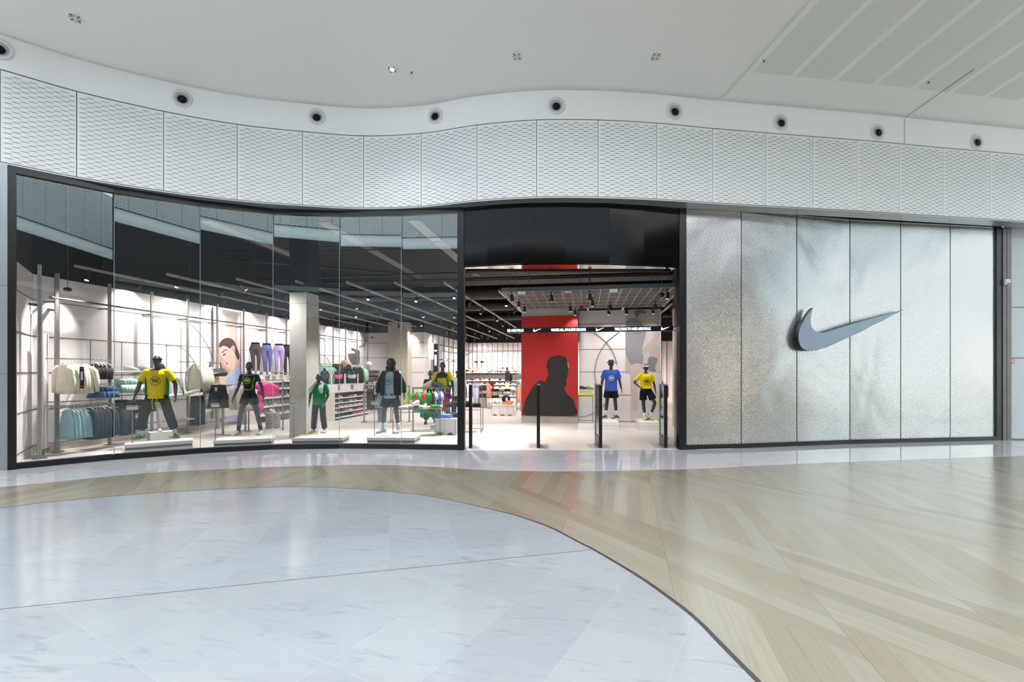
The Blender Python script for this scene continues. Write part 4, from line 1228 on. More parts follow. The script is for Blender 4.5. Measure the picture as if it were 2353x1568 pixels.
for px, py, lab in ((1336, 707, 'black dome camera hanging in front of the partition corner'), (1520.5, 679, 'large black dome camera hanging below the canopy at the right')):
    p = VY(px, 14.3 if px < 1400 else 12.2, py); s = 1.0 if px < 1400 else 1.25
    t = thing('dome_camera', lab, 'camera', loc=p, group='dome cameras'); b = MB(); b.ell((0, 0, 0), (.055*s, .055*s, .045*s)); b.tube([(0, 0, 0.0), (0, 0, .05*s)], [.06*s, .03*s], 14); b.build('dome', M_black, t, smooth=True)
    b = MB(); b.tube([(0, 0, .05*s), (0, 0, 5.9-p.z)], .006, 6); b.build('rod', M_dpole, t)
for i, (px, py, w_, h_) in enumerate([(1201, 674, 18, 11), (1409, 669, 19, 11)]):
    p = VY(px, 12.1, py)
    t = thing('hanging_sign', ['small pale-green translucent exit sign hanging at the canopy, left one', 'small pale-green translucent exit sign hanging at the canopy, right one'][i], 'sign', loc=(p.x, 11.9, p.z), group='translucent hanging signs')
    MB().box(-.10, .10, 0, .006, -.065, .05).build('sign_plate', mat('pale_green_acrylic', (190, 205, 194), 0.3, emit=(200, 225, 205), estr=0.25), t)
    MB().box(-.10, .10, -.02, .03, .05, .075).build('sign_holder', M_white, t)
for i, (px, py) in enumerate([(1305, 667), (1355, 690)]):
    p = VY(px, 12.6 if i else 11.9, py)
    t = thing('access_point', ['flat white device on the front edge of the canopy', 'flat white device in the middle of the canopy'][i], 'device', loc=(p.x, p.y, 3.66), group='flat devices on the canopy')
    MB().box(-.09, .09, -.06, .06, -.0, .03).build('cover', M_white, t)
    MB().box(-.03, .03, -.02, .02, .03, .05).build('bracket', M_dpole, t)

# ============================================================ mannequins
def rp(p, q, t): return Vector(p).lerp(Vector(q), t)
def blob(name, prims, m, parent, voxel=0.012, it=3):
    b = MB()
    for p in prims:
        if p[0] == 'c': b.capsule(p[1], p[2], p[3], p[4])
        elif p[0] == 'f': b.capsule(p[1], p[2], p[3], p[4], n=16, flat=True)
        elif p[0] == 'e': b.ell(p[1], p[2])
        elif p[0] == 'r': b.loft(p[1], n=24, rip=p[2] if len(p) > 2 else 0, k=7)
    return solid(b.build(name, m, parent), voxel, it)

def hand_prims(wr, di, s, side, curl=0.5):
    """palm, four unequal bent fingers and a thumb leaving the side of the palm"""
    wr = Vector(wr); di = Vector(di).normalized()
    lat = Vector((0, -1, 0)); lat = (lat-di*lat.dot(di)).normalized()
    inn = Vector((-side, 0, 0)); inn = (inn-di*inn.dot(di)-lat*inn.dot(lat)).normalized()
    pr = []
    pc = wr+di*0.05*s
    for k_ in (-0.027, -0.009, 0.009, 0.027):
        pr.append(('c', wr+lat*k_*0.5*s, wr+di*0.085*s+lat*k_*s, 0.014*s, 0.012*s))
    for k_, l_ in ((0.030, 0.066), (0.011, 0.076), (-0.009, 0.072), (-0.029, 0.056)):
        a = wr+di*0.088*s+lat*k_*s
        d1 = (di+inn*curl*0.5+lat*k_*2).normalized(); m_ = a+d1*l_*0.5*s
        d2 = (di+inn*curl*1.5).normalized()
        pr.append(('c', a, m_, 0.0095*s, 0.0088*s)); pr.append(('c', m_, m_+d2*l_*0.5*s, 0.0088*s, 0.0072*s))
    a = wr+di*0.03*s+lat*0.028*s; m_ = a+(di*0.6+lat*0.8+inn*0.3).normalized()*0.035*s
    pr.append(('c', a, m_, 0.013*s, 0.011*s)); pr.append(('c', m_, m_+(di+inn*0.4+lat*.15).normalized()*0.034*s, 0.011*s, 0.008*s))
    return pr

def shoe_part(par, ankle, yawd, m_up, m_sole, s=1.0, name='shoe'):
    """trainer with its sole under the given ankle point; toe along local -Y turned by yawd"""
    o = MB(); u = MB()
    def ring(y, hw, z0, z1, n=14, bulge=1.0):
        r = []
        for i in range(n):
            t = 2*pi*i/n; r.append((hw*cos(t), y, (z0+z1)/2+(z1-z0)/2*sin(t)))
        return r
    sp = [(-.205, .012), (-.198, .030), (-.16, .044), (-.10, .050), (-.04, .042), (.02, .036), (.07, .036), (.095, .028), (.10, .012)]
    poly = [(x_, y) for y, x_ in sp]+[(-x_, y) for y, x_ in reversed(sp)]
    o.prism([(x*s, y*s, 0) for x, y in poly], (0, 0, .028*s))
    up_ = [(-.198, .020, .026, .050), (-.17, .036, .026, .064), (-.12, .042, .026, .078), (-.07, .040, .026, .100), (-.03, .036, .026, .118), (.02, .036, .026, .128), (.06, .034, .026, .128), (.088, .026, .026, .118)]
    u.rings([[(x*s, y_*s, z*s) for x, y_, z in ring(y, hw, z0, z1)] for y, hw, z0, z1 in up_])
    for q in range(4):
        y = -.13+q*.028; u.bar((-.022*s, y*s, (.078+q*.012)*s), (.022*s, y*s, (.078+q*.012)*s), .006*s, .008*s, 1)
    M_ = Matrix.Translation((ankle[0], ankle[1], ankle[2])) @ Matrix.Rotation(radians(yawd), 4, 'Z')
    o.xf(M_); u.xf(M_)
    a = u.build(name, [m_up, M_white], par, smooth=True)
    b_ = o.build('sole', m_sole, a)
    return a

def chest_logo(par, shirt, txt, cx_, cz_, size, m, ring=True, front=-1):
    """lettering in a ring laid onto the front of the shirt"""
    me = shirt.data
    bv = BVHTree.FromPolygons([v.co.copy() for v in me.vertices], [tuple(p.vertices) for p in me.polygons])
    def drape(x, z):
        h = bv.ray_cast(Vector((x, front*1.0, z)), Vector((0, -front, 0)))
        return h[0].y if h[0] is not None else None
    vs, fs = text_pts(txt, size*0.62, 0.004)
    V = []; ok = True
    for x, y in vs:
        yy = drape(cx_+x, cz_+y)
        if yy is None: return
        V.append((cx_+x, yy+front*0.004, cz_+y))
    b = MB(); b.add(V, fs)
    if ring:
        n_ = 36; R1, R0 = size*0.5, size*0.435; A = []
        for r_ in (R0, R1):
            for q in range(n_):
                x = cx_+r_*1.0*cos(2*pi*q/n_); z = cz_+r_*sin(2*pi*q/n_); yy = drape(x, z)
                if yy is None: return
                A.append((x, yy+front*0.004, z))
        b.add(A, [(q, (q+1) % n_, (q+1) % n_+n_, q+n_) for q in range(n_)])
    o = b.build('shirt_number' if txt else 'shirt_mark', m, par, fix=False)
    return o

def mannequin(label, loc, yaw, h, J=None, top=None, bottom=None, shoes=None, socks=None, fem=False, kid=False, cap=None, name='mannequin', stand=True, grp=None, curl=.5, skin=None, extra=None, vox=0.012):
    """top=(material, kind); bottom=(material, kind). front of the figure is local -Y"""
    s = h/1.85
    D = dict(hipL=(-.095, 0, .93), hipR=(.095, 0, .93), knL=(-.13, -.02, .50), knR=(.13, -.02, .50), anL=(-.15, .02, .09), anR=(.15, .02, .09),
             shL=(-.19, 0, 1.47), shR=(.19, 0, 1.47), elL=(-.265, .03, 1.18), elR=(.265, .03, 1.18), wrL=(-.285, -.04, .93), wrR=(.285, -.04, .93),
             neck=(0, 0, 1.53), head=(0, -.015, 1.71), toeL=-8, toeR=8, hd=0)
    if fem:
        D.update(shL=(-.165, 0, 1.47), shR=(.165, 0, 1.47), elL=(-.235, .03, 1.18), elR=(.235, .03, 1.18), wrL=(-.26, -.03, .93), wrR=(.26, -.03, .93))
    if J: D.update(J)
    P = {k_: (Vector(v)*s if isinstance(v, tuple) else v) for k_, v in D.items()}
    t = thing(name, label, 'mannequin', loc=loc, rz=radians(yaw), group=grp)
    hs = 1.12*s if not kid else 1.28*s
    ww = 0.88 if fem else 1.0
    sk = skin or M_skin
    hc = P['head']
    Rh = Matrix.Rotation(radians(P['hd']), 3, 'Z')
    def H(x, y, z): return hc+Rh @ Vector((x*hs, y*hs, z*hs))
    pr = [('e', H(0, .008, .015), (.070*hs, .086*hs, .098*hs)), ('c', H(0, -.018, -.03), H(0, -.030, -.082), .058*hs, .036*hs),
          ('c', H(0, -.088, .0), H(0, -.094, -.030), .008*hs, .013*hs), ('e', H(0, -.075, -.062), (.024*hs, .014*hs, .008*hs)),
          ('e', H(-.03, -.066, .022), (.02*hs, .012*hs, .008*hs)), ('e', H(.03, -.066, .022), (.02*hs, .012*hs, .008*hs)),
          ('e', H(-.070, .01, -.01), (.010*hs, .020*hs, .030*hs)), ('e', H(.070, .01, -.01), (.010*hs, .020*hs, .030*hs)),
          ('c', P['neck']-Vector((0, 0, .06*s)), hc-Vector((0, -.01*hs, .06*hs)), .062*s*ww, .050*s*ww)]
    tors = [(.86, .150, .105), (.93, .170, .118), (1.02, .158 if not fem else .150, .110), (1.10, .148 if not fem else .125, .104 if not fem else .09), (1.20, .158 if not fem else .130, .110 if not fem else .095),
            (1.32, .178 if not fem else .150, .120 if not fem else .118), (1.42, .185 if not fem else .152, .112), (1.48, .160 if not fem else .135, .092), (1.53, .09, .07)]
    hipc = (P['hipL']+P['hipR'])/2; nk = P['neck']
    def axis(z):
        f = (z-.93)/(1.53-.93); return hipc.lerp(nk, f)
    def T(z, k1=1.0, add=0.0, lv=None): 
        c = axis(z)
        return None
    pr.append(('r', [(z*s+(hipc.z-.93*s)*(1-min(1, max(0, (z-.93)/.6))), axis(z).x, axis(z).y, rx*s, ry*s) for z, rx, ry in tors]))
    for sd in 'LR':
        sg = -1 if sd == 'L' else 1
        pr += [('c', P['sh'+sd], P['el'+sd], .052*s*ww, .042*s*ww), ('c', rp(P['sh'+sd], (0, 0, 1.42*s), .45) if False else P['sh'+sd].lerp(axis(1.44), .45), P['sh'+sd], .07*s*ww, .055*s*ww),
               ('c', P['el'+sd], P['el'+sd].lerp(P['wr'+sd], .3), .042*s*ww, .043*s*ww), ('c', P['el'+sd].lerp(P['wr'+sd], .3), P['wr'+sd], .043*s*ww, .025*s*ww)]
        pr += hand_prims(P['wr'+sd], P['wr'+sd]-P['el'+sd], s*1.05, sg, curl)
        kn = P['kn'+sd]; an = P['an'+sd]; hp = P['hip'+sd]
        pr += [('c', hp, kn, .088*s, .056*s), ('c', kn, kn.lerp(an, .3), .054*s, .060*s), ('c', kn.lerp(an, .3), an, .058*s, .036*s), ('c', an, an+Vector((0, 0, -.03*s)), .036*s, .036*s)]
    body = blob('body', pr, sk, t, vox*0.8, 2)
    lift = max(0.0, min(0.02, 0.0))
    if shoes:
        for sd in 'LR':
            a = P['an'+sd]; shoe_part(t, (a.x, a.y+.01*s, a.z-.09*s), P['toe'+sd], shoes[0], shoes[1], s*1.08)
    if socks:
        for sd in 'LR':
            a = P['an'+sd]; kn = P['kn'+sd]; hi = socks[1] if len(socks) > 1 else .36
            b = MB(); b.tube([a+Vector((0, 0, -.02*s)), a.lerp(kn, hi*.5), a.lerp(kn, hi)], [.043*s, .043*s, .052*s], 16); b.build('sock', socks[0], t, smooth=True)
    shirt = None
    if top:
        m, kind = top[0], top[1]
        z0 = {'tee': .88, 'crop': 1.02, 'long': .86, 'jacket': .86, 'tight': .80, 'vneck': .86, 'vest': .86}[kind]
        k1 = {'tee': 1.14, 'crop': 1.22, 'long': 1.16, 'jacket': 1.28, 'tight': 1.05, 'vneck': 1.14, 'vest': 1.12}[kind]
        lv = []
        for z, rx, ry in [(z0, .178, .128)]+[q for q in tors if q[0] > z0+.03]:
            if kind in ('tee', 'long', 'jacket', 'crop', 'vneck', 'vest'): rx = max(rx, .166*ww)
            kk = k1 if z < 1.45 else (1.08 if z < 1.5 else 1.0)
            c = axis(z); lv.append((z*s, c.x, c.y, (rx*kk)*s, (ry*kk+.006)*s))
        lv[-1] = (1.515*s, lv[-1][1], lv[-1][2], .085*s, .075*s)
        pr = [('r', lv, 0.0 if kind == 'tight' else 0.035)]
        for sd in 'LR':
            sh, el, wr_ = P['sh'+sd], P['el'+sd], P['wr'+sd]
            base_ = sh.lerp(axis(1.44), .35)
            pr.append(('c', base_, sh, .080*s*ww, .068*s*ww))
            if kind in ('tee', 'crop', 'vneck'): pr.append(('f', sh, sh.lerp(el, .72)+Vector((0, 0, 0)), .070*s*ww, .088*s*ww))
            elif kind == 'vest': pass
            elif kind == 'tight': pr.append(('f', sh, sh.lerp(el, .45), .062*s*ww, .058*s*ww))
            else:
                k2 = 1.25 if kind == 'jacket' else 1.0
                pr += [('c', sh, el, .070*s*k2*ww, .062*s*k2), ('f', el, el.lerp(wr_, .92), .062*s*k2, .046*s*k2)]
        shirt = blob('shirt' if kind != 'jacket' else 'jacket', pr, m, t, vox, 2)
        if kind in ('tee', 'crop', 'vneck'):
            b = MB(); n_ = 20
            b.rings([[(axis(1.5).x+rx*s*cos(2*pi*q/n_), axis(1.5).y+ry*s*sin(2*pi*q/n_), (z-.018*(1 if sin(2*pi*q/n_) < 0 else 0))*s) for q in range(n_)] for z, rx, ry in ((1.508, .092, .082), (1.530, .082, .072), (1.528, .072, .062), (1.505, .076, .066))], cap=False)
            b.build('collar', top[2] if len(top) > 2 else m, t, smooth=True)
    if bottom:
        m, kind = bottom[0], bottom[1]
        pr = [('r', [(1.03*s, axis(1.03).x, axis(1.03).y, .168*s, .122*s), (.96*s, axis(.96).x, axis(.96).y, .186*s, .136*s), (.86*s, hipc.x, hipc.y, .192*s, .142*s), (.80*s, hipc.x, hipc.y, .15*s, .12*s)])]
        for sd in 'LR':
            hp, kn, an = P['hip'+sd], P['kn'+sd], P['an'+sd]
            if kind == 'shorts': pr += [('c', hp, hp.lerp(kn, .2), .098*s, .104*s), ('f', hp.lerp(kn, .1), hp.lerp(kn, .66), .104*s, .122*s)]
            elif kind == 'short': pr += [('f', hp, hp.lerp(kn, .38), .100*s, .108*s)]
            elif kind == 'pants': pr += [('c', hp, kn, .108*s, .088*s), ('f', kn, kn.lerp(an, .86), .090*s, .082*s)]
            elif kind == 'baggy': pr += [('c', hp, kn, .100*s, .098*s), ('c', kn, kn.lerp(an, .5), .098*s, .094*s), ('f', kn.lerp(an, .45), kn.lerp(an, .74), .094*s, .068*s)]
            elif kind == 'tights': pr += [('c', hp, kn, .092*s, .062*s), ('c', kn, kn.lerp(an, .3), .060*s, .064*s), ('f', kn.lerp(an, .3), kn.lerp(an, .92), .062*s, .042*s)]
        blob('shorts' if 'short' in kind else 'trousers', pr, m, t, vox, 2)
    if cap:
        kind, m = cap
        if kind == 'bucket':
            b = MB(); n_ = 24
            b.rings([[tuple(H(r_*cos(2*pi*q/n_), .005+r_*1.1*sin(2*pi*q/n_), z)) for q in range(n_)] for z, r_ in ((.035, .128), (.042, .126), (.062, .084), (.105, .076), (.122, .060), (.126, .02))])
            b.build('bucket_hat', m, t, smooth=False)
        elif kind == 'band':
            b = MB(); n_ = 24
            b.rings([[tuple(H(r_*cos(2*pi*q/n_), .006+r_*1.22*sin(2*pi*q/n_), z)) for q in range(n_)] for z, r_ in ((.018, .074), (.022, .082), (.052, .079), (.056, .070))], cap=False)
            b.build('headband', m, t, smooth=True)
        elif kind == 'hood':
            blobp = [('e', H(0, .028, .012), (.104*hs, .104*hs, .125*hs)), ('c', H(-.055, .0, -.10), H(.055, .0, -.10), .06*hs, .06*hs), ('c', H(0, .06, -.06), P['neck']+Vector((0, .05*s, 0)), .07*hs, .09*s)]
            o = blob('hood', blobp, m, t, .010, 2)
            for v in o.data.vertices:      # open the hood towards the face
                q = Rh.inverted() @ (v.co-hc)
                if q.y < -.055*hs and abs(q.x) < .085*hs and -.09*hs < q.z < .10*hs: v.co += Rh @ Vector((0, .075*hs, 0))
    if stand:
        b = MB(); b.tube([(P['anR'].x-.06, P['anR'].y+.09, .0), (P['anR'].x-.06, P['anR'].y+.09, .012)], [.10*s, .10*s], 20)
        b.tube([(P['anR'].x-.06, P['anR'].y+.09, .012), (P['anR'].x-.02, P['anR'].y+.05, .20*s)], .008, 8)
        b.build('support_stand', M_dpole, t)
    return t, shirt, P, s

# plinths under the window mannequins
def plinth(a, c, dep, h, lab):
    e = (V2(c)-V2(a)); L = e.length; ang = atan2(e.y, e.x)
    t = thing('display_plinth', lab, 'plinth', loc=(a[0], a[1], 0.006), rz=ang, group='low white display plinths')
    MB().box(0, L, 0, dep, h*.62, h).build('top_slab', M_white, t)
    MB().box(0.01, L-.01, 0.02, dep, h*.30, h*.62).build('dark_band', mat('plinth_dark', (62, 62, 64), 0.5), t)
    MB().box(0.0, L, 0.01, dep, 0, h*.30).build('base', M_white, t)
    return t
pls = [((285.7, 1043.4), (442.9, 1031), .52, .175, 'low white plinth under the mannequin in the yellow shirt and black trousers'),
       ((490, 1032.3), (623.5, 1026), .60, .17, 'low white plinth under the mannequin in the black and green top'),
       ((670, 1025.7), (788, 1024), .62, .17, 'low white plinth under the small mannequin in the green kit'),
       ((842.4, 1023.5), (953, 1024), .60, .165, 'low white plinth under the hooded mannequin')]
for a, c, dp, h_, lab in pls:
    plinth(V2(G(*a)), V2(G(*c)), dp, h_, lab)
for a, c, lab in (((1381, 988.5), (1422, 988.5), 'white box plinth under the mannequin in the blue shirt'), ((1469, 989.5), (1515.5, 989.8), 'white box plinth under the mannequin with a hand on its hip')):
    p, q = G(*a), G(*c)
    t = thing('display_plinth', lab, 'plinth', loc=(p.x, p.y, 0.006), group='low white display plinths')
    MB().box(0, q.x-p.x, 0, 1.12, 0, .11).build('base', M_white, t); MB().box(0, q.x-p.x, 0, 1.12, .116, .225).build('top_slab', M_white, t); MB().box(0.01, q.x-p.x-.01, .01, 1.11, .11, .116).build('joint', M_joint, t)

Y_ = cloth((250, 214, 10), 'yellow_jersey'); K_ = cloth((17, 18, 25), 'black_fabric'); K2 = cloth((40, 40, 44), 'charcoal_fabric'); GR = cloth((18, 130, 70), 'green_jersey')
BL = cloth((58, 96, 190), 'blue_jersey'); LB = cloth((186, 204, 220), 'pale_blue_tee'); WT = cloth((232, 232, 230), 'white_fabric'); MI = cloth((178, 216, 196), 'mint_fabric')
BG = cloth((205, 190, 160), 'beige_fabric'); SOCK = cloth((240, 240, 240), 'white_sock'); M_green_sh = mat('green_shoe', (30, 150, 95), 0.5); M_gum = mat('gum_sole', (205, 165, 110), 0.6)
M_wshoe = mat('white_shoe', (225, 228, 232), 0.5); M_cshoe = mat('cream_shoe', (226, 214, 180), 0.5); M_bshoe = mat('blue_white_shoe', (170, 190, 225), 0.5); M_kshoe = mat('black_shoe', (40, 40, 42), 0.5)
M_num = mat('dark_shirt_print', (40, 44, 36), 0.6); M_numy = mat('yellow_shirt_print', (215, 225, 40), 0.6); M_numw = mat('white_shirt_print', (235, 238, 245), 0.6)

# 1: yellow shirt, legs wide apart
p = G(361, 1008.5, .175)
t, sh, P, s = mannequin('dark mannequin in a yellow numbered shirt and loose black cropped trousers, legs wide apart', (p.x, p.y, .182), 30, 1.86,
    J=dict(knL=(-.24, -.03, .50), knR=(.24, -.03, .50), anL=(-.30, .02, .09), anR=(.34, .02, .09), hipL=(-.115, 0, .93), hipR=(.115, 0, .93), toeL=-30, toeR=25, elL=(-.33, .04, 1.20), elR=(.33, .04, 1.20), wrL=(-.38, -.06, .96), wrR=(.36, -.06, .95), hd=-12),
    top=(Y_, 'tee', M_num), bottom=(K_, 'baggy'), shoes=(M_green_sh, M_gum), socks=(SOCK, .42), cap=('band', M_black))
chest_logo(t, sh, '90', 0, 1.27*s, .20, M_num)
b = MB()
for x in (-.03, .05): b.tube([(x, -.165, .95), (x-.01, -.185, .82), (x+.0, -.17, .66)], .006, 6)
b.build('drawstring', mat('yellow_cord', (225, 225, 50), 0.6), t)
for sg in (-1, 1):
    b = MB(); b.loft([(.95*s, sg*.19, .0, .018, .10), (1.15*s, sg*.196, .0, .016, .10), (1.36*s, sg*.19, 0, .016, .08)], n=12); b.build('side_stripe', GR, t, smooth=True)
# 2: black and green top, bare dark legs
p = G(573, 1000.5, .17)
t, sh, P, s = mannequin('dark female mannequin in a tight black top with yellow and green piping and black shorts', (p.x, p.y, .177), 16, 1.74, fem=True,
    J=dict(knL=(-.20, -.02, .50), knR=(.20, -.02, .50), anL=(-.27, .02, .09), anR=(.27, .02, .09), toeL=-6, toeR=6, elL=(-.28, .05, 1.20), elR=(.28, .05, 1.20), wrL=(-.345, -.04, .96), wrR=(.345, -.04, .96), shL=(-.18, 0, 1.46), shR=(.18, 0, 1.46)),
    top=(K_, 'tight'), bottom=(K_, 'short'), shoes=(M_wshoe, M_wshoe), socks=(K_, .34))
chest_logo(t, sh, '90', 0, 1.36*s, .15, M_numy)
def piping(par, shirt, pts, m, r=.006, name='piping'):
    me = shirt.data; bv = BVHTree.FromPolygons([v.co.copy() for v in me.vertices], [tuple(q.vertices) for q in me.polygons]); out = []
    for x, z in pts:
        h = bv.ray_cast(Vector((x, -1, z)), Vector((0, 1, 0)))
        if h[0] is not None: out.append(h[0]+Vector((0, -.002, 0)))
    if len(out) > 1: return MB().tube(out, r, 6).build(name, m, par)
piping(t, sh, [(-.10, 1.40), (-.11, 1.33), (-.095, 1.2), (-.10, 1.10), (-.06, 1.07), (0, 1.06), (.06, 1.07), (.10, 1.10), (.10, 1.2), (.13, 1.33), (.11, 1.40)], M_numy)
piping(t, sh, [(-.09, 1.415), (-.05, 1.40), (0, 1.395), (.05, 1.40), (.09, 1.415)], mat('green_trim', (20, 190, 90), 0.6), .010, 'collar_trim')
for sg in (-1, 1):
    a = P['sh'+('L' if sg < 0 else 'R')].lerp(P['el'+('L' if sg < 0 else 'R')], .44); d = (P['el'+('L' if sg < 0 else 'R')]-P['sh'+('L' if sg < 0 else 'R')]).normalized()
    MB().tube([a-d*.005, a+d*.006], .058, 16).build('cuff', mat('green_trim', (20, 190, 90), 0.6), t)
# 3: child in green
p = G(733, 996.5, .17)
t, sh, P, s = mannequin('small child mannequin in a green shirt, white towel round its neck, dark joggers', (p.x, p.y, .177), 14, 1.45, kid=True,
    J=dict(head=(0, -.02, 1.70), anL=(-.17, .02, .09), anR=(.17, .02, .09), toeL=-25, toeR=4, elL=(-.27, .04, 1.18), wrL=(-.27, -.05, .94), elR=(.26, .03, 1.16), wrR=(.21, -.13, .94)),
    top=(GR, 'tee', WT), bottom=(K2, 'pants'), shoes=(M_cshoe, M_gum))
b = MB()
b.add([(-.13, -.10, 1.20), (-.02, -.13, 1.12), (-.045, -.13, 1.02), (-.20, -.06, 1.05), (-.17, .03, 1.18), (-.10, .07, 1.22)], [(0, 1, 2, 3), (0, 3, 4, 5)])
b = MB(); b.tube([(-.19, -.09, .99), (-.15, -.11, 1.10), (-.09, -.05, 1.20), (0, .07, 1.24), (.09, -.05, 1.20), (.07, -.125, 1.08), (.10, -.13, .97)], [.035, .06, .045, .05, .045, .055, .03], 10)
o = solid(b.build('towel', WT, t), .010, 2)
for v in o.data.vertices: v.co.y = v.co.y*0.9-.01
# 4: hoodie
p = G(898, 996.5, .165)
t, sh, P, s = mannequin('dark mannequin in an open black hooded jacket over a pale blue numbered top', (p.x, p.y, .172), 8, 1.83,
    J=dict(anL=(-.20, .02, .09), anR=(.18, .02, .09), knL=(-.16, -.03, .5), knR=(.15, -.03, .5), toeL=-30, toeR=4, elL=(-.29, .03, 1.20), elR=(.29, .03, 1.20), wrL=(-.32, -.04, .97), wrR=(.34, -.05, .97), hd=-14),
    top=(LB, 'vest'), bottom=(K_, 'shorts'), shoes=(M_bshoe, M_wshoe), socks=(SOCK, .42), cap=('hood', K_))
chest_logo(t, sh, '90', -.02, 1.28*s, .19, mat('grey_shirt_print', (96, 112, 120), 0.6))
# open jacket: two front halves, back and sleeves
b = MB(); n_ = 26
rs = []
for z, rx, ry in ((.93, .262, .190), (1.05, .258, .19), (1.20, .250, .19), (1.33, .240, .18), (1.42, .248, .168), (1.48, .215, .140), (1.53, .120, .115)):
    r = []
    for q in range(n_+1):
        a_ = radians(-90+28)+radians(360-56-0)*q/n_
        w_ = 1+.02*sin(9*a_+z*12)
        r.append((rx*s*cos(a_)*w_, ry*s*sin(a_)*w_, z*s))
    rs.append(r)
vs = [q for r in rs for q in r]; m1 = n_+1
b.add(vs, [(i*m1+j, i*m1+j+1, (i+1)*m1+j+1, (i+1)*m1+j) for i in range(len(rs)-1) for j in range(n_)])
o = b.build('jacket', K_, t, smooth=True); mm = o.modifiers.new('cloth', 'SOLIDIFY'); mm.thickness = .012
for sd in 'LR':
    blob('jacket_sleeve', [('c', P['sh'+sd].lerp(Vector((0, 0, 1.42*s)), .2), P['el'+sd], .098*s, .078*s), ('f', P['el'+sd], P['el'+sd].lerp(P['wr'+sd], .88), .078*s, .062*s)], K_, t, .012, 2)
# 5: seen from behind, yellow and black jersey with a sling bag
p = W(1017, 13.9, .12)
t, sh, P, s = mannequin('mannequin seen from behind, yellow and black jersey, grey sling bag across its back', (p.x, p.y, .12), 186, 1.86,
    J=dict(elL=(-.30, .02, 1.20), elR=(.28, .02, 1.18), wrL=(-.31, -.02, .95), wrR=(.30, -.05, .95)), top=(Y_, 'tee', K2), bottom=(K2, 'pants'), shoes=(M_kshoe, M_kshoe), stand=False)
b = MB(); b.box(-.3, .3, -.3, .3, -.114, -.002); b.build('base_block', M_white, t)
b = MB(); b.ell((0, .075, 1.425), (.175, .085, .10)); b.build('yoke', K2, t, smooth=True)
for sg in (-1, 1): MB().tube([(sg*.15, .13, 1.40), (sg*.185, .11, 1.25), (sg*.19, .10, 1.1)], .022, 8).build('shoulder_band', K2 if sg > 0 else GR, t, smooth=True)
o = blob('sling_bag', [('c', (.20, .20, 1.18), (-.17, .21, 1.04), .095, .085), ('c', (.24, .17, 1.20), (.24, .12, 1.24), .05, .05)], mat('grey_nylon', (72, 72, 76), 0.5, bump=.8, bscale=16), t, .012, 2)
MB().tube([(.22, .12, 1.22), (.12, .10, 1.42), (0, .04, 1.50), (-.12, -.04, 1.44)], .018, 8).build('bag_strap', M_black, t)
b = MB(); b.prism([(.06-x*.16, .305, 1.06+z*.13) for x, z in SWOOSH], (0, .003, 0)); b.build('bag_mark', M_numw, t)
# 6: beige jacket over shoulder
p = W(989, 15.0, .03)
t, sh, P, s = mannequin('mannequin with a beige jacket slung over its chest, left of the back-turned one', (p.x, p.y, .012), 20, 1.72, fem=True, top=(K2, 'tight'), bottom=(K_, 'pants'), shoes=(M_kshoe, M_kshoe), stand=False)
blob('slung_jacket', [('c', (.12, -.06, 1.38), (-.16, -.12, 1.18), .08, .10), ('c', (-.16, -.12, 1.18), (-.22, -.10, 1.06), .09, .04), ('c', (.10, -.10, 1.34), (.05, -.14, 1.12), .07, .05)], BG, t, .012, 2)
# 7: partly hidden by the black door post
p = W(1052, 15.6, 0)
mannequin('mannequin in a pale mint shirt half hidden behind the black door post', (p.x, p.y, .012), 20, 1.78, top=(cloth((214, 224, 214)), 'tee'), bottom=(K_, 'pants'), shoes=(M_kshoe, M_kshoe), stand=False, cap=('bucket', WT))
# 8: blue shirt
p = G(1404, 962.5, .23)
t, sh, P, s = mannequin('dark mannequin in a blue numbered shirt, black shorts and black bucket hat', (p.x, p.y, .237), 4, 1.80,
    J=dict(anL=(-.17, .02, .09), anR=(.17, .02, .09), toeL=-28, toeR=12, elL=(-.27, .03, 1.18), elR=(.27, .03, 1.18), wrL=(-.31, -.06, .94), wrR=(.31, -.06, .94), hd=6),
    top=(BL, 'vneck', WT), bottom=(K_, 'shorts'), shoes=(M_kshoe, M_white), socks=(SOCK, .40), cap=('bucket', cloth((66, 62, 62))))
chest_logo(t, sh, '90', 0, 1.27*s, .17, M_numw)
piping(t, sh, [(-.15, .98), (-.08, .95), (0, .94), (.08, .95), (.15, .99)], mat('magenta_trim', (215, 60, 130), 0.6), .004)
for sd in 'LR':
    a = P['sh'+sd].lerp(P['el'+sd], .70); d = (P['el'+sd]-P['sh'+sd]).normalized(); MB().tube([a-d*.002, a+d*.008], .089*s, 16).build('cuff', mat('magenta_trim', (215, 60, 130), 0.6), t)
# 9: yellow crop, hand on hip
p = G(1484, 965.5, .23)
t, sh, P, s = mannequin('dark female mannequin in a yellow numbered shirt and black shorts, hand on hip', (p.x, p.y, .237), 2, 1.68, fem=True,
    J=dict(knL=(-.08, -.03, .50), anL=(-.03, .02, .09), knR=(.27, -.10, .55), anR=(.14, .02, .09), hipR=(.11, 0, .93), toeL=-4, toeR=24, elL=(-.36, .08, 1.22), wrL=(-.19, -.08, 1.06), elR=(.27, .05, 1.18), wrR=(.30, -.04, .94), hd=-6),
    top=(Y_, 'crop', K_), bottom=(K_, 'shorts'), shoes=(M_cshoe, M_gum), socks=(SOCK, .36), cap=('band', WT))
chest_logo(t, sh, '90', 0, 1.25*s, .17, M_num)
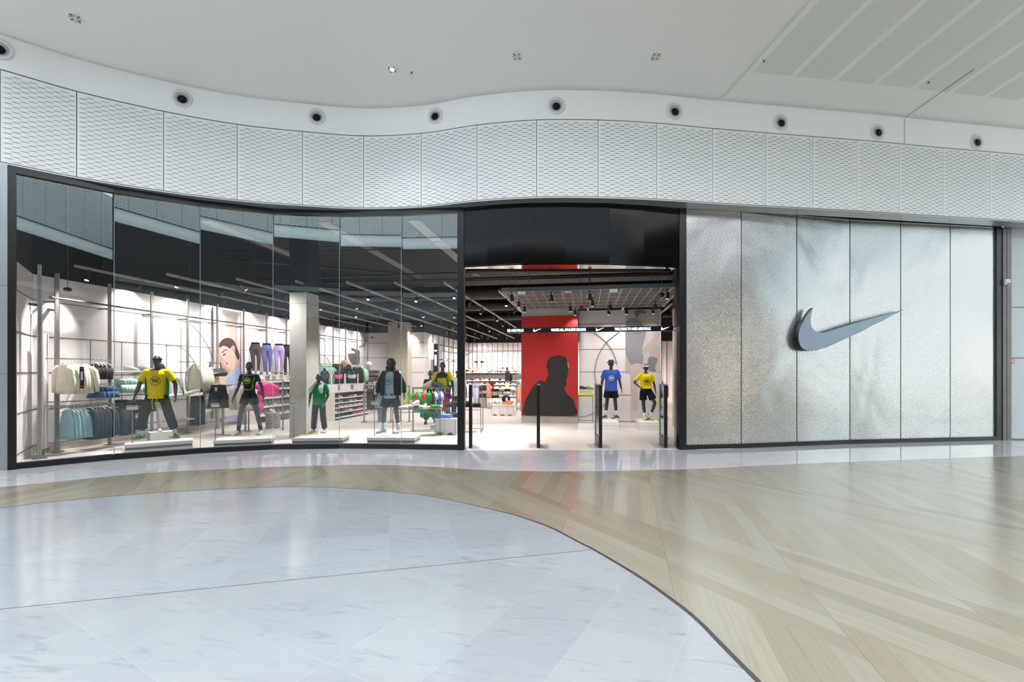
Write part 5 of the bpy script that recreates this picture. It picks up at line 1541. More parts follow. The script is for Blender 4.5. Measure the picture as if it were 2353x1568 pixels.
# 10: far one with backpack
p = W(1166, 28.5, .2)
t, sh, P, s = mannequin('far mannequin with sun hat, camouflage shorts and a black backpack', (p.x, p.y, .21), -62, 1.84, top=(K_, 'long'), bottom=(cloth((176, 160, 128)), 'pants'), shoes=(M_kshoe, M_kshoe), stand=False, cap=('bucket', BG), vox=.016)
MB().box(-.3, .3, -.3, .3, -.20, -.002).build('base_block', M_white, t)
blob('backpack', [('c', (-.08, .22, 1.30), (-.08, .22, 1.0), .10, .11), ('c', (.08, .22, 1.30), (.08, .22, 1.0), .10, .11)], M_black, t, .014, 2)
# 11: stretching one at the rail on the left wall
p = VX(371, -10.1, 971)
t, sh, P, s = mannequin('bare-headed mannequin in a mint long-sleeve top with one white-clad leg raised onto a rail', (p.x, p.y, .22), 55, 1.66, fem=True,
    J=dict(knR=(.50, -.04, .98), anR=(.90, -.06, 1.10), toeR=60, anL=(-.03, .02, .09), knL=(-.05, -.02, .5), elR=(.40, -.02, 1.38), wrR=(.46, -.06, 1.14), elL=(-.22, .03, 1.18), wrL=(-.22, -.06, .93)),
    top=(MI, 'long'), bottom=(WT, 'tights'), stand=False)
a = P['anL']; shoe_part(t, (a.x, a.y, a.z-.09*s), -8, M_wshoe, M_wshoe, s)
MB().box(-.25, .25, -.2, .2, -.215, .01).build('base_block', M_white, t)

# ============================================================ merchandise
def garment(kind, L, Wd=.22, seed=0, th=.028):
    """one garment on its hanger: top edge at z=0, hanging down; front is local -Y"""
    b = MB(); ph = seed*1.7; hw = Wd
    if kind in ('tee', 'long', 'hood', 'tank'):
        sh = hw*(.82 if kind != 'tank' else .55)
        lv = [(0, 0, 0, hw*.32, th*.6), (-.015, 0, 0, hw*.5, th*.8), (-.05, 0, 0, sh, th), (-.14, 0, 0, hw*.86 if kind != 'tank' else hw*.8, th*1.2), (-L*.5, 0, 0, hw*.9, th*1.3), (-L*.85, 0, 0, hw*.98, th*1.5), (-L, 0, 0, hw*1.0, th*1.5)]
        b.loft(lv, n=22, rip=.10, k=6, ph=ph)
        if kind in ('tee', 'long', 'hood'):
            for sg in (-1, 1):
                if kind == 'tee': b.tube([(sg*hw*.7, 0, -.045), (sg*hw*1.02, 0, -.10), (sg*hw*1.28, 0, -.21)], [.045, .055, .062], 10)
                else: b.tube([(sg*hw*.7, 0, -.045), (sg*hw*1.02, 0, -.14), (sg*hw*1.18, .005, -L*.55), (sg*hw*1.22, 0, -L*.96)], [.045, .056, .05, .036], 10)
        if kind == 'hood': b.tube([(-hw*.38, -.02, -.03), (-hw*.25, .03, .035), (0, .05, .06), (hw*.25, .03, .035), (hw*.38, -.02, -.03)], [.03, .05, .055, .05, .03], 10)
    elif kind == 'pants':
        b.loft([(0, 0, 0, hw*.75, th), (-.05, 0, 0, hw*.80, th*1.2), (-.22, 0, 0, hw*.95, th*1.3)], n=20, rip=.04, k=5, ph=ph)
        for sg in (-1, 1): b.loft([(-.18, sg*hw*.45, 0, hw*.48, th*1.25), (-L*.6, sg*hw*.5, 0, hw*.45, th*1.2), (-L, sg*hw*.52, 0, hw*.42, th*1.2)], n=14, rip=.12, k=4, ph=ph+sg)
    elif kind == 'shorts':
        b.loft([(0, 0, 0, hw*.72, th), (-.04, 0, 0, hw*.78, th*1.2), (-L*.5, 0, 0, hw*.98, th*1.4)], n=20, rip=.05, k=6, ph=ph)
        for sg in (-1, 1): b.loft([(-L*.42, sg*hw*.5, 0, hw*.50, th*1.35), (-L, sg*hw*.58, 0, hw*.56, th*1.5)], n=14, rip=.14, k=4, ph=ph+sg)
    elif kind == 'bra':
        b.loft([(-.09, 0, 0, hw*.82, th*1.3), (-L*.6, 0, 0, hw*.95, th*1.6), (-L*.8, 0, 0, hw*.82, th*1.3), (-L, 0, 0, hw*.84, th*1.2)], n=20, rip=.04, k=5, ph=ph)
        for sg in (-1, 1): b.tube([(sg*hw*.35, 0, 0.0), (sg*hw*.45, -.005, -.06), (sg*hw*.5, 0, -.11)], [.014, .022, .03], 8)
    return b
def hanger_mb(hw):
    b = MB(); b.tube([(-hw*.75, 0, -.045), (-hw*.3, 0, .005), (0, 0, .02), (hw*.3, 0, .005), (hw*.75, 0, -.045)], .009, 6)
    b.tube([(0, 0, .02), (0, 0, .06), (.02, 0, .085), (0, 0, .105), (-.02, 0, .085)], .004, 6)
    return b
M_hang = mat('clear_hanger', (214, 212, 210), 0.3)
nth = ['first', 'second', 'third', 'fourth', 'fifth', 'sixth', 'seventh', 'eighth', 'ninth', 'tenth', 'eleventh', 'twelfth']
PROTO = {}
GN = {'tee': 'tee', 'long': 'sweatshirt', 'hood': 'hoodie', 'tank': 'tank_top', 'pants': 'trousers', 'shorts': 'shorts', 'bra': 'sports_bra'}
GC = {'tee': 't-shirt', 'long': 'sweatshirt', 'hood': 'hoodie', 'tank': 'tank top', 'pants': 'trousers', 'shorts': 'shorts', 'bra': 'sports bra'}
def hang_group(kind, rgb, p0, p1, n, yaw, L, where, Wd=.22, alt=None, mark=None, tagged=False, turn=84):
    Wd *= .80
    """n garments between p0 and p1 (points of the rail), last one nearest the viewer"""
    p0 = Vector(p0); p1 = Vector(p1); dd = p1-p0; across = atan2(dd.y, dd.x)-pi/2 if dd.length > .01 else radians(yaw)
    if dd.length > .01 and dd.y < .3*abs(dd.x): across += 0.35 if dd.x > 0 else -0.35
    for i in range(n):
        f = i/(n-1) if n > 1 else 1
        p = p0.lerp(p1, f)
        c = rgb if not alt else alt[i % len(alt)]
        m = cloth(c)
        key = (kind, round(L, 2), round(Wd, 2), i % 3, c)
        last = i == n-1
        lab = '%s %s, %s from the left %s' % (where[0] if not alt else where[0], GC[kind], nth[i], where[1])
        loc = (p.x, p.y, p.z-.10); rz = radians(yaw) if last else across+radians((i*37) % 7-3)
        if key in PROTO and not (last and (mark or tagged)):
            dup(PROTO[key][0], loc, rz, label=lab, group=where[0]+' '+GC[kind]+' '+where[1], ch=PROTO[key][1])
        else:
            t = thing(GN[kind], lab, GC[kind], loc=loc, rz=rz, group=where[0]+' '+GC[kind]+' '+where[1])
            garment(kind, L, Wd, seed=i).build('garment', m, t, smooth=True)
            hanger_mb(Wd).build('hanger', M_hang, t, smooth=True)
            if last and mark:
                b = MB(); b.prism([(-.06+x*.12, -.062, -L*.45+z*.12) for x, z in SWOOSH], (0, -.004, 0)); b.build('chest_mark', mark, t)
            if last and tagged:
                b = MB(); b.box(-.09, -.03, -.062, -.058, -.16, -.06); b.build('price_tag', mat('kraft_tag', (214, 196, 160), 0.6), t)
            if not (last and (mark or tagged)): PROTO[key] = (t, kids(t))
def VXr(px, py, X=-10.35): return VX(px, X, py)
def left_rail(pxa, pxb, py, lab, X=-10.4, r=.014, arms=True):
    a, c = VX(pxa, X, py), VX(pxb, X, py); z = (a.z+c.z)/2
    t = thing('wall_rail', lab, 'rail', loc=(X, a.y, z))
    MB().bar((0, 0, 0), (0, c.y-a.y, 0), .03, .025).build('rail_bar', M_pole, t)
    for y in (0.02, c.y-a.y-.02): MB().bar((0, y, 0), (-10.72-X+.02, y, 0), .02, .02).build('rail_arm', M_pole, t)
    return z
def left_shelf(pxa, pxb, py, lab, X0=-10.72, X1=-10.3, th=.03):
    a, c = VX(pxa, X1, py), VX(pxb, X1, py); z = (a.z+c.z)/2
    t = thing('wall_shelf', lab, 'shelf', loc=(X1, a.y, z-th))
    MB().box(X0-X1, 0, 0, c.y-a.y, 0, th).build('board', mat('pale_metal_shelf', (205, 200, 196), 0.4, 0.2), t)
    for y in (.04, c.y-a.y-.04): MB().bar((X0-X1, y, -.06), (-.02, y, -.005), .012, .03).build('bracket', M_pole, t)
    return z
def LG(kind, rgb, pxa, pxb, yt, yb, n, where, yaw=50, Wd=.22, X=-10.35, **k):
    a, c = VX(pxa, X, yt), VX(pxb, X, yt); m = (a.z+c.z)/2
    zb = (VX(pxa, X, yb).z+VX(pxb, X, yb).z)/2
    hang_group(kind, rgb, (X, a.y, m+.10), (X, c.y, m+.10), n, yaw, m-zb, where, Wd, **k)

CRM = (240, 235, 214)
left_rail(131, 250, 826, 'upper rail of the first bay with cream tops and charcoal bras')
LG('long', CRM, 146, 188, 838, 905, 6, ('cream', 'in the first bay of the left wall'), Wd=.25, yaw=48)
LG('bra', (52, 47, 50), 218, 240, 836, 872, 4, ('charcoal', 'in the first bay of the left wall'), Wd=.22, mark=M_numw)
left_rail(208, 285, 883, 'short middle rail above the navy garments')
LG('shorts', (62, 92, 124), 222, 243, 889, 915, 3, ('navy blue', 'in the first bay of the left wall'), Wd=.27, mark=M_numw)
left_rail(131, 250, 921, 'upper of two lower rails in the first bay')
left_rail(131, 250, 930, 'lowest rail of the first bay carrying teal and black tops')
LG('tank', (146, 182, 188), 153, 186, 943, 1008, 5, ('pale teal', 'on the lowest rail of the first bay'), Wd=.23, mark=M_numw)
LG('long', (38, 42, 54), 206, 240, 937, 1008, 5, ('black', 'on the lowest rail of the first bay'), Wd=.22)
LG('long', (40, 42, 52), 252, 262, 937, 1000, 2, ('black', 'beside the second upright of the left wall'), Wd=.2)
z = left_shelf(254, 332, 853, 'upper shelf of the second bay holding a pair of pale trainers')
left_rail(254, 330, 862, 'rail under the upper shelf of the second bay')
LG('shorts', (172, 206, 192), 276, 296, 871, 903, 4, ('mint', 'in the second bay of the left wall'), Wd=.24)
LG('shorts', (226, 216, 210), 312, 335, 870, 903, 3, ('white', 'in the second bay of the left wall'), Wd=.22)
left_rail(254, 345, 908, 'lower rail of the second bay with black trousers')
LG('pants', (36, 42, 54), 272, 290, 920, 1000, 3, ('black', 'in the second bay of the left wall'), Wd=.22)
LG('shorts', (42, 46, 56), 300, 335, 920, 948, 4, ('black', 'higher up beside the trousers in the second bay'), Wd=.24)
LG('shorts', (44, 48, 58), 304, 318, 962, 988, 2, ('black', 'hanging low beside the trousers in the second bay'), Wd=.2)
left_rail(300, 332, 953, 'short low rail of the second bay')
left_rail(433, 499, 833, 'rail of the fourth bay with cream hoodies and a duffel bag')
LG('hood', CRM, 448, 474, 842, 898, 6, ('cream', 'in the fourth bay of the left wall'), Wd=.27, yaw=50)
left_rail(433, 499, 901, 'lower rail of the fourth bay')
LG('pants', (36, 42, 54), 447, 457, 911, 978, 3, ('black', 'in the fourth bay of the left wall'), Wd=.20)
LG('bra', (236, 228, 222), 470, 481, 906, 932, 3, ('white', 'in the fourth bay of the left wall'), Wd=.22)
LG('long', (150, 184, 164), 484, 498, 890, 940, 3, ('sage green', 'left of the portrait poster'), Wd=.22)
left_rail(331, 431, 968, 'low ballet rail behind the yellow-shirt mannequin')
left_shelf(431, 455, 962, 'low pale shelf beside the fourth upright')
left_shelf(499, 550, 902, 'small shelf in front of the portrait poster')
left_rail(499, 545, 911, 'small rail under the shelf in front of the poster')

# hang tag strip in the first bay
p = VX(188, -10.05, 868)
t = thing('hang_sign', 'narrow black banner tag with white letters and red ends before the cream tops', 'sign', loc=p, rz=radians(45))
MB().box(-.035, .035, 0, .01, -.22, .22).build('banner', M_black, t)
MB().box(-.03, .03, -.004, 0, .17, .19).build('red_line', M_redtag, t); MB().box(-.03, .03, -.004, 0, -.19, -.17).build('red_line', M_redtag, t)
MB().box(-.018, .018, -.004, 0, -.05, .12).build('white_letters', M_white, t)
MB().tube([(0, 0, .22), (0, 0, .30)], .004, 6).build('hook', M_dpole, t)
# duffel bag
p = VX(495, -10.2, 866)
t = thing('duffel_bag', 'black duffel bag with striped white handles and a white tick hanging beside the cream hoodies', 'bag', loc=p, rz=radians(38))
blob('bag_body', [('c', (-.20, 0, .10), (.20, 0, .10), .10, .10), ('c', (-.17, 0, .16), (.17, 0, .16), .08, .08)], mat('grey_nylon', (72, 72, 76), 0.5, bump=.8, bscale=16), t, .014, 2)
MB().tube([(-.14, -.05, .2), (-.12, -.05, .38), (.12, -.05, .38), (.14, -.05, .2)], .014, 8).build('handle', M_black, t); MB().tube([(-.14, .05, .2), (-.12, .05, .38), (.12, .05, .38), (.14, .05, .2)], .014, 8).build('handle', M_black, t)
b = MB(); b.prism([(-.02+x*.14, -.115, .08+z*.14) for x, z in SWOOSH], (0, -.006, 0)); b.build('bag_mark', M_numw, t)
p = VX(495, -10.4, 832); 

# portrait poster on the left wall
PX_ = -10.93
pa, pb = VX(491, PX_, 705), VX(553, PX_, 964)
t = thing('portrait_poster', 'tall poster of a dark-haired woman resting her head on her arm, eyes closed', 'poster', loc=(PX_, pa.y, .28))
zt = VX(520, PX_, 712).z
MB().box(-.03, 0, 0, pb.y-pa.y, 0, zt-.28).build('poster_board', mat('poster_ground', (196, 184, 184), 0.6), t)
MB().box(-.035, .01, -.02, 0, 0, zt-.28+.03).build('poster_frame', M_pole, t); MB().box(-.035, .01, pb.y-pa.y, pb.y-pa.y+.02, 0, zt-.28+.03).build('poster_frame', M_pole, t)
MB().box(-.02, .05, 0.02, pb.y-pa.y-.02, zt-.28, zt-.28+.025).build('light_strip', M_glow, t)
def z3(pts): return [(400+x/5.057, 740+y/5.057) for x, y in pts]
def pp(name, pts, m, layer):
    P = smooth_closed([VX(x, PX_, y) for x, y in z3(pts)])
    b = MB(); b.prism([Vector((layer*.003, q.y-pa.y, q.z-.28)) for q in P], (.002, 0, 0)); return b.build(name, m, t)
SK = mat('poster_skin', (214, 178, 164), 0.6); SK2 = mat('poster_skin_shade', (190, 148, 134), 0.6)
pp('arm_print', [(590, 20), (655, 30), (700, 110), (745, 190), (765, 260), (770, 480), (720, 470), (700, 330), (660, 230), (630, 120)], SK, 1)
pp('arm_print', [(475, 220), (520, 200), (540, 520), (625, 620), (640, 720), (600, 760), (478, 600)], SK, 1)
pp('top_print', [(620, 640), (660, 580), (745, 480), (772, 440), (772, 760), (612, 760)], mat('poster_blue', (160, 174, 208), 0.6), 2)
pp('top_print', [(572, 1162), (600, 1110), (768, 1080), (768, 1150)], mat('poster_violet', (160, 154, 192), 0.6), 2)
pp('neck_print', [(560, 480), (720, 300), (765, 470), (700, 540), (660, 590), (630, 640), (600, 560)], SK, 3)
pp('face_print', [(524, 300), (560, 262), (640, 262), (690, 290), (705, 350), (690, 420), (640, 520), (612, 522), (585, 505), (548, 455), (528, 400), (520, 350)], SK, 4)
pp('hair_print', [(520, 300), (524, 250), (560, 205), (610, 186), (660, 195), (700, 235), (730, 310), (755, 380), (748, 440), (725, 420), (700, 360), (694, 300), (680, 272), (655, 300), (640, 310), (600, 285), (560, 280)], mat('poster_hair', (78, 52, 48), 0.6), 5)
pp('ear_print', [(668, 285), (690, 278), (703, 300), (700, 350), (685, 352), (672, 320)], SK2, 6)
pp('brow_print', [(552, 352), (585, 325), (612, 318), (612, 326), (585, 336), (558, 362)], mat('poster_hair', (78, 52, 48), 0.6), 6)
pp('eyelid_print', [(560, 385), (590, 368), (600, 372), (590, 382), (566, 395)], mat('poster_hair', (78, 52, 48), 0.6), 6)
pp('nose_print', [(540, 400), (552, 430), (578, 470), (592, 462), (582, 450), (560, 425)], SK2, 5)
pp('lips_print', [(592, 478), (612, 468), (618, 486), (604, 500)], mat('poster_lips', (176, 96, 96), 0.6), 6)
pp('hand_print', [(524, 430), (545, 460), (600, 520), (650, 560), (620, 610), (560, 560), (528, 500)], SK2, 5)
# leggings forms on top of the shoe shelves
for px, py0, py1, rgb, lab, sh_ in ((587, 790, 860, (78, 66, 64), 'leg form in dark charcoal leggings, leftmost above the shoe shelves', 0), (613, 792, 862, (104, 104, 160), 'leg form in blue-violet leggings above the shoe shelves', .05),
                                (641, 793, 862, (186, 160, 214), 'leg form in lilac leggings above the shoe shelves', 0), (660, 795, 864, (58, 54, 56), 'leg form in black leggings next to the concrete column', 0)):
    X_ = -10.45; a, c = VX(px, X_, py0), VX(px, X_, py1); H_ = a.z-c.z; s = H_/1.02
    t = thing('leggings_form', lab, 'mannequin', loc=(X_, a.y, c.z), rz=radians(38), group='leg forms above the shoe shelves')
    blob('leggings', [('r', [(1.02*s, 0, 0, .125*s, .09*s), (.90*s, 0, 0, .165*s, .115*s), (.80*s, 0, 0, .15*s, .11*s)]), ('c', (-.085*s, 0, .84*s), (-.07*s, -.05*s-sh_, .46*s), .095*s, .060*s), ('c', (-.07*s, -.05*s-sh_, .46*s), (-.06*s, .02, .08*s), .062*s, .036*s),
                      ('c', (.085*s, 0, .84*s), (.10*s, -.02*s, .46*s), .095*s, .060*s), ('c', (.10*s, -.02*s, .46*s), (.09*s, .02, .08*s), .062*s, .036*s)], cloth(rgb), t, .012, 2)
    MB().loft([(1.00*s, 0, 0, .132*s, .096*s), (1.06*s, 0, 0, .124*s, .09*s)], n=20).build('waistband', K_, t, smooth=True)
    for x in (-.06*s, .09*s): shoe_part(t, (x, .02, 0), -8, M_wshoe if px < 640 else M_kshoe, M_wshoe, s*.95)

# standalone trainer, built once per colour
SH = {}
def trainer(loc, rz, rgb, lab, grp, s=1.0, box_=False):
    if rgb not in SH:
        t = thing('trainer', lab, 'shoe', loc=loc, rz=rz, group=grp)
        m = mat('shoe_%02x%02x%02x' % rgb, rgb, 0.5)
        shoe_part(t, (0, 0, 0), 0, m, M_white, 1.0, 'upper')
        SH[rgb] = (t, kids(t)); return t
    return dup(SH[rgb][0], loc, rz, label=lab, group=grp, ch=SH[rgb][1])
a = VX(300, -10.45, 852)
trainer((-10.5, a.y, z), radians(120), (205, 225, 215), 'pale mint trainer on the upper shelf of the second bay', 'trainers on the left wall')
trainer((-10.5, a.y+.35, z), radians(120), (215, 228, 222), 'whitish trainer beside the mint one on the upper shelf of the second bay', 'trainers on the left wall')

# shoe wall with cubby boxes
Ya, Yb = VX(590, -10.35, 900).y, VX(668, -10.35, 900).y
tiers = [(VX(650, -10.35, py).z) for py in (949, 931, 912, 893, 876)]
t = thing('shoe_shelving', 'white wall shelving with four tiers of grey shoe cubbies left of the column', 'shelving', loc=(-10.35, Ya, 0.0))
for z_ in tiers:
    MB().box(-.37, .02, 0, Yb-Ya, z_-.03, z_+.012).build('shelf_board', M_white, t)
for y in (0, Yb-Ya): MB().box(-.37, .0, y-.015, y+.015, 0.004, tiers[-1]).build('side_panel', M_white, t)
n_c = 8; dy = (Yb-Ya)/n_c
cub = mat('cubby_grey', (150, 146, 146), 0.6)
for zi, z_ in enumerate(tiers[:-1]):
    hh = (tiers[zi+1]-z_)*.72
    for i in range(n_c):
        y = (i+.12)*dy
        b = MB(); b.box(-.34, -.01, y, y+.015, z_+.012, z_+.012+hh); b.box(-.34, -.01, y+dy*.72, y+dy*.72+.015, z_+.012, z_+.012+hh); b.box(-.34, -.325, y, y+dy*.72, z_+.012, z_+.012+hh)
        b.build('cubby_box', cub, t)
cols = [(70, 72, 90), (100, 110, 150), (60, 60, 62), (110, 105, 160), (90, 70, 66), (205, 170, 140)]
tn = ['lowest', 'second', 'third', 'top']
k_ = 0
for zi, z_ in enumerate(tiers[:-1]):
    for i in range(n_c):
        k_ += 1
        trainer((-10.50, Ya+(i+.48)*dy, z_+.013), radians(70), cols[(i*5+zi*3) % 6], 'trainer in a grey cubby, %s tier of the shoe shelves, %s from the left' % (tn[zi], nth[i]), 'trainers in the grey cubbies')
b = None
for i in range(5):
    y = Ya+.25+i*(Yb-Ya-.4)/4
    t = thing('shelf_sign', ['blank white card', 'card with a brown picture', 'card with a sepia picture', 'white card with a faint print', 'plain white card'][i]+' standing on top of the shoe shelves', 'card', loc=(-10.42, y, tiers[-1]+.013), rz=radians(90), group='cards on the shoe shelves')
    MB().box(-.16, .16, 0, .012, 0, .20).build('card', M_white, t)
    if i in (1, 2): MB().box(-.10, .10, -.004, 0, .03, .17).build('picture', mat('sepia_print', (170, 140, 122), 0.6, var=.5, scale=25), t)

# ------------------------------------------------------------ floor racks
def tstand(loc, rz, wdt, hgt, lab, name='garment_rack'):
    t = thing(name, lab, 'clothes rack', loc=loc, rz=rz)
    MB().bar((-wdt/2, 0, hgt), (wdt/2, 0, hgt), .03, .03).build('top_bar', M_pole, t)
    for x in (-wdt/2+.02, wdt/2-.02):
        MB().bar((x, 0, .012), (x, 0, hgt), .04, .04).build('post', M_pole, t)
        MB().box(x-.03, x+.03, -.22, .22, 0, .014).build('foot', M_pole, t)
    return t
def rack_hang(kind, rgb, loc, rz, xa, xb, hgt, n, L, where, Wd=.22, turn=60, alt=None, **k):
    R = Matrix.Rotation(rz, 4, 'Z'); a = Vector(loc)+R @ Vector((xa, 0, hgt)); c = Vector(loc)+R @ Vector((xb, 0, hgt))
    hang_group(kind, rgb, a, c, n, turn, L, where, Wd, alt=alt, **k)
p = G(521, 999); p2 = G(556, 993)
rz_ = atan2(p2.y-p.y, p2.x-p.x)
mid = (p+p2)/2
tstand((mid.x, mid.y, .006), rz_, (p2-p).length+.3, 1.30, 'free-standing rack with black shorts in front of the poster')
hang_group('shorts', (34, 36, 44), (p.x-.35, p.y+.1, 1.42), (p.x-.02, p.y-.22, 1.42), 3, 14, .60, ('long black', 'on the rack before the poster'), .27, tagged=True)
hang_group('long', (226, 218, 210), (p.x+.25, p.y-.05, 1.42), (p.x+.55, p.y+.05, 1.42), 3, 30, .66, ('off-white', 'on the rack before the poster'), .18)
p = G(590, 992); tstand((p.x+.1, p.y+.25, .006), radians(35), .9, 1.42, 'free-standing rack with pink clothes behind the black-top mannequin')
hang_group('tee', (245, 84, 160), (p.x+.12, p.y+.15, 1.50), (p.x+.42, p.y-.05, 1.44), 4, 20, .36, ('bright pink', 'on the pink rack'), .22)
hang_group('shorts', (248, 90, 166), (p.x-.25, p.y-.05, 1.12), (p.x+.10, p.y-.2, 1.12), 3, 16, .42, ('bright pink', 'on the pink rack'), .26, tagged=True)
# terrazzo drums
def drum(px0, px1, ybase, ytop, lab):
    a, c = G(px0, ybase), G(px1, ybase); r = (c-a).length/2; m_ = (a+c)/2; d = depth_of(m_); h = EYE+(HY-ytop)*d/F
    t = thing('terrazzo_drum', lab, 'display stand', loc=(m_.x, m_.y+r, .006), group='speckled terrazzo drums')
    b = MB(); b.tube([(0, 0, .01), (0, 0, h)], r, 32); b.build('drum', M_terr, t); MB().tube([(0, 0, 0), (0, 0, .01)], r*.9, 24).build('base', M_dpole, t)
    return Vector((m_.x, m_.y+r, h+.006))
q = drum(601, 632, 986, 951, 'grey speckled terrazzo drum with a white trainer beside the black-top mannequin')
trainer((q.x, q.y-.05, q.z), radians(60), (232, 232, 226), 'white trainer on the terrazzo drum beside the black-top mannequin', 'trainers on drums')
drum(864, 884, 970, 937, 'grey speckled terrazzo drum behind the hooded mannequin')
q = drum(1099, 1118, 938, 915, 'grey speckled terrazzo drum deep in the shop, seen left through the doorway')
MB  # noqa
# rack with charcoal, blue and lilac tops
p = G(851, 971); zr = EYE+(HY-886)*depth_of(p)/F
tstand((p.x+.25, p.y, .006), radians(4), .95, zr, 'free-standing rack with charcoal, blue and lilac tops left of the hooded mannequin')
for (k2, c, xa, xb, n, L, nm2) in (('long', (62, 58, 58), -.05, .14, 4, .72, 'charcoal'), ('tee', (148, 174, 190), .22, .38, 3, .66, 'dusty blue'), ('tee', (198, 176, 214), .44, .56, 3, .62, 'lilac')):
    hang_group(k2, c, (p.x+xa, p.y, zr+.02), (p.x+xb, p.y, zr+.02), n, 62, L, (nm2, 'on the rack beside the hooded mannequin'), .20)
tstand((p.x+1.08, p.y+.3, .006), 0, .34, zr-.03, 'small stand with a lime shirt behind the hooded mannequin')
hang_group('tee', (214, 232, 120), (p.x+1.05, p.y+.3, zr-.05), (p.x+1.12, p.y+.3, zr-.05), 1, 50, .5, ('lime', 'behind the hooded mannequin'), .14)
# jersey rack
p = W(962, 13.3, 0); d = depth_of(p); zr = EYE+(HY-893)*d/F
tstand((p.x+.28, p.y+.1, .006), radians(28), .95, zr, 'free-standing rack with football jerseys right of the hooded mannequin')
e = Vector((cos(radians(28)), sin(radians(28)), 0)); pc = Vector((p.x+.28, p.y+.1, zr+.0))
hang_group('tee', (30, 150, 70), pc-e*.28+Vector((0, -.1, 0)), pc-e*.20+Vector((0, -.12, 0)), 2, 12, .56, ('green', 'at the front of the jersey rack'), .26)
b = MB()
t0 = [o for o in bpy.data.objects if o.get('label', '').startswith('green t-shirt, second')][-1]
t0['label'] = 'green football shirt with a red chest panel, foremost on the jersey rack'
b.loft([(-.03, 0, -.03, .15, .03), (-.12, 0, -.035, .17, .035), (-.24, 0, -.04, .14, .03)], n=16); b.build('chest_panel', cloth((226, 60, 50)), t0, smooth=True)
hang_group('tee', (0, 0, 0), pc+e*.0, pc+e*.42, 6, 40, .56, ('coloured', 'in the jersey rack'), .20, alt=[(30, 120, 60), (40, 40, 44), (225, 225, 225), (70, 100, 200), (230, 230, 228), (120, 30, 90)])
hang_group('shorts', (18, 92, 56), (pc.x-.18, pc.y-.1, .84), (pc.x+.1, pc.y-.05, .84), 3, 15, .36, ('dark green', 'low on the jersey rack'), .26)

# ------------------------------------------------------------ tables, benches, folded clothes
def folded(loc, rgb, lab, grp, wd=.30, dp=.24, h=.045, rz=0.0):
    key = ('fold', rgb, round(wd, 2), round(dp, 2), round(h, 3))
    if key in PROTO: return dup(PROTO[key], loc, rz, label=lab, group=grp, ch=[])
    b = MB(); n_ = 8; rs = []
    for z_, k2 in ((0, .96), (h*.25, 1.0), (h*.5, .97), (h*.75, 1.0), (h, .93), (h*1.02, .6)):
        r = []
        for q in range(24):
            a_ = 2*pi*q/24; c_, s_ = cos(a_), sin(a_)
            x = wd/2*k2*(abs(c_)**.35)*(1 if c_ >= 0 else -1); y = dp/2*k2*(abs(s_)**.35)*(1 if s_ >= 0 else -1)
            r.append((x+.006*sin(q*2.1+z_*90), y+.006*cos(q*1.7), z_+.004*sin(q*1.3)*(1 if z_ > 0 else 0)))
        rs.append(r)
    b.rings(rs); o = b.build('folded_garment', cloth(rgb), smooth=True); o.location = loc; o.rotation_euler = (0, 0, rz); tag(o, lab, 'folded clothes', grp); PROTO[key] = o
    return o
def wire_table(loc, rz, wd, dp, h, lab, topm=None):
    t = thing('display_table', lab, 'table', loc=loc, rz=rz)
    MB().box(-wd/2, wd/2, -dp/2, dp/2, h-.015, h).build('table_top', topm or M_dpole, t)
    for x in (-wd/2, wd/2):
        for y in (-dp/2, dp/2): MB().bar((x*.99, y*.98, 0), (x*.99, y*.98, h-.015), .018, .018).build('leg', M_dpole, t)
    b = MB(); b.bar((-wd/2, -dp/2, h-.09), (wd/2, -dp/2, h-.09), .014, .014); b.bar((-wd/2, dp/2, .05), (wd/2, dp/2, .05), .014, .014); b.bar((-wd/2, -dp/2, .05), (-wd/2, dp/2, .05), .014, .014); b.bar((wd/2, -dp/2, .05), (wd/2, dp/2, .05), .014, .014)
    b.bar((wd/2*.99, -dp/2*.98, h-.09), (wd/2*.99, -dp/2*.98, h-.02), .012, .012)
    b.build('stretcher', M_dpole, t)
    return t
def on_table(loc, rz, h, items, grp):
    R = Matrix.Rotation(rz, 4, 'Z')
    for x, y, dz, rgb, lab, wd, dp, hh, a_ in items:
        q = Vector(loc)+R @ Vector((x, y, h+dz)); folded((q.x, q.y, q.z), rgb, lab, grp, wd, dp, hh, rz+radians(a_))
pa = G(938, 991); d = depth_of(pa); zt = EYE+(HY-940)*d/F
loc = (pa.x+.12, pa.y+.05, .006); q = W(961, 12.35, 0); loc = (q.x, q.y, .006); zt = EYE-84/F*12.2
wire_table(loc, radians(10), 1.22, .5, zt, 'black wire table with cream and yellow clothes in front of the jersey rack')
on_table(loc, radians(10), zt, [(-.42, 0, 0, (238, 226, 206), 'cream folded clothes at the left end of the black wire table', .36, .34, .05, 5), (-.20, .05, .0, (240, 230, 212), 'larger cream folded clothes beside the left end of the wire table', .34, .34, .08, -8),
    (.05, .10, 0, (236, 234, 228), 'white folded clothes in the middle of the wire table', .28, .26, .06, 0), (.38, .05, 0, (250, 212, 20), 'bright yellow folded shirt near the right end of the wire table', .30, .28, .05, 12), (.45, -.05, .052, (40, 150, 80), 'green folded shirt on top of the yellow one', .24, .18, .03, -15),
    (.50, .12, 0, (246, 206, 30), 'second yellow folded shirt at the right end of the wire table', .24, .24, .06, 0), (-.02, -.10, 0, (120, 124, 130), 'small grey box on the front edge of the wire table', .13, .12, .09, 0)], 'clothes on the black wire table')
q = Vector(loc)+Matrix.Rotation(radians(10), 4, 'Z') @ Vector((.2, -.08, zt)); trainer(q, radians(18), (238, 232, 228), 'white and red trainer on the wire table', 'trainers on tables')
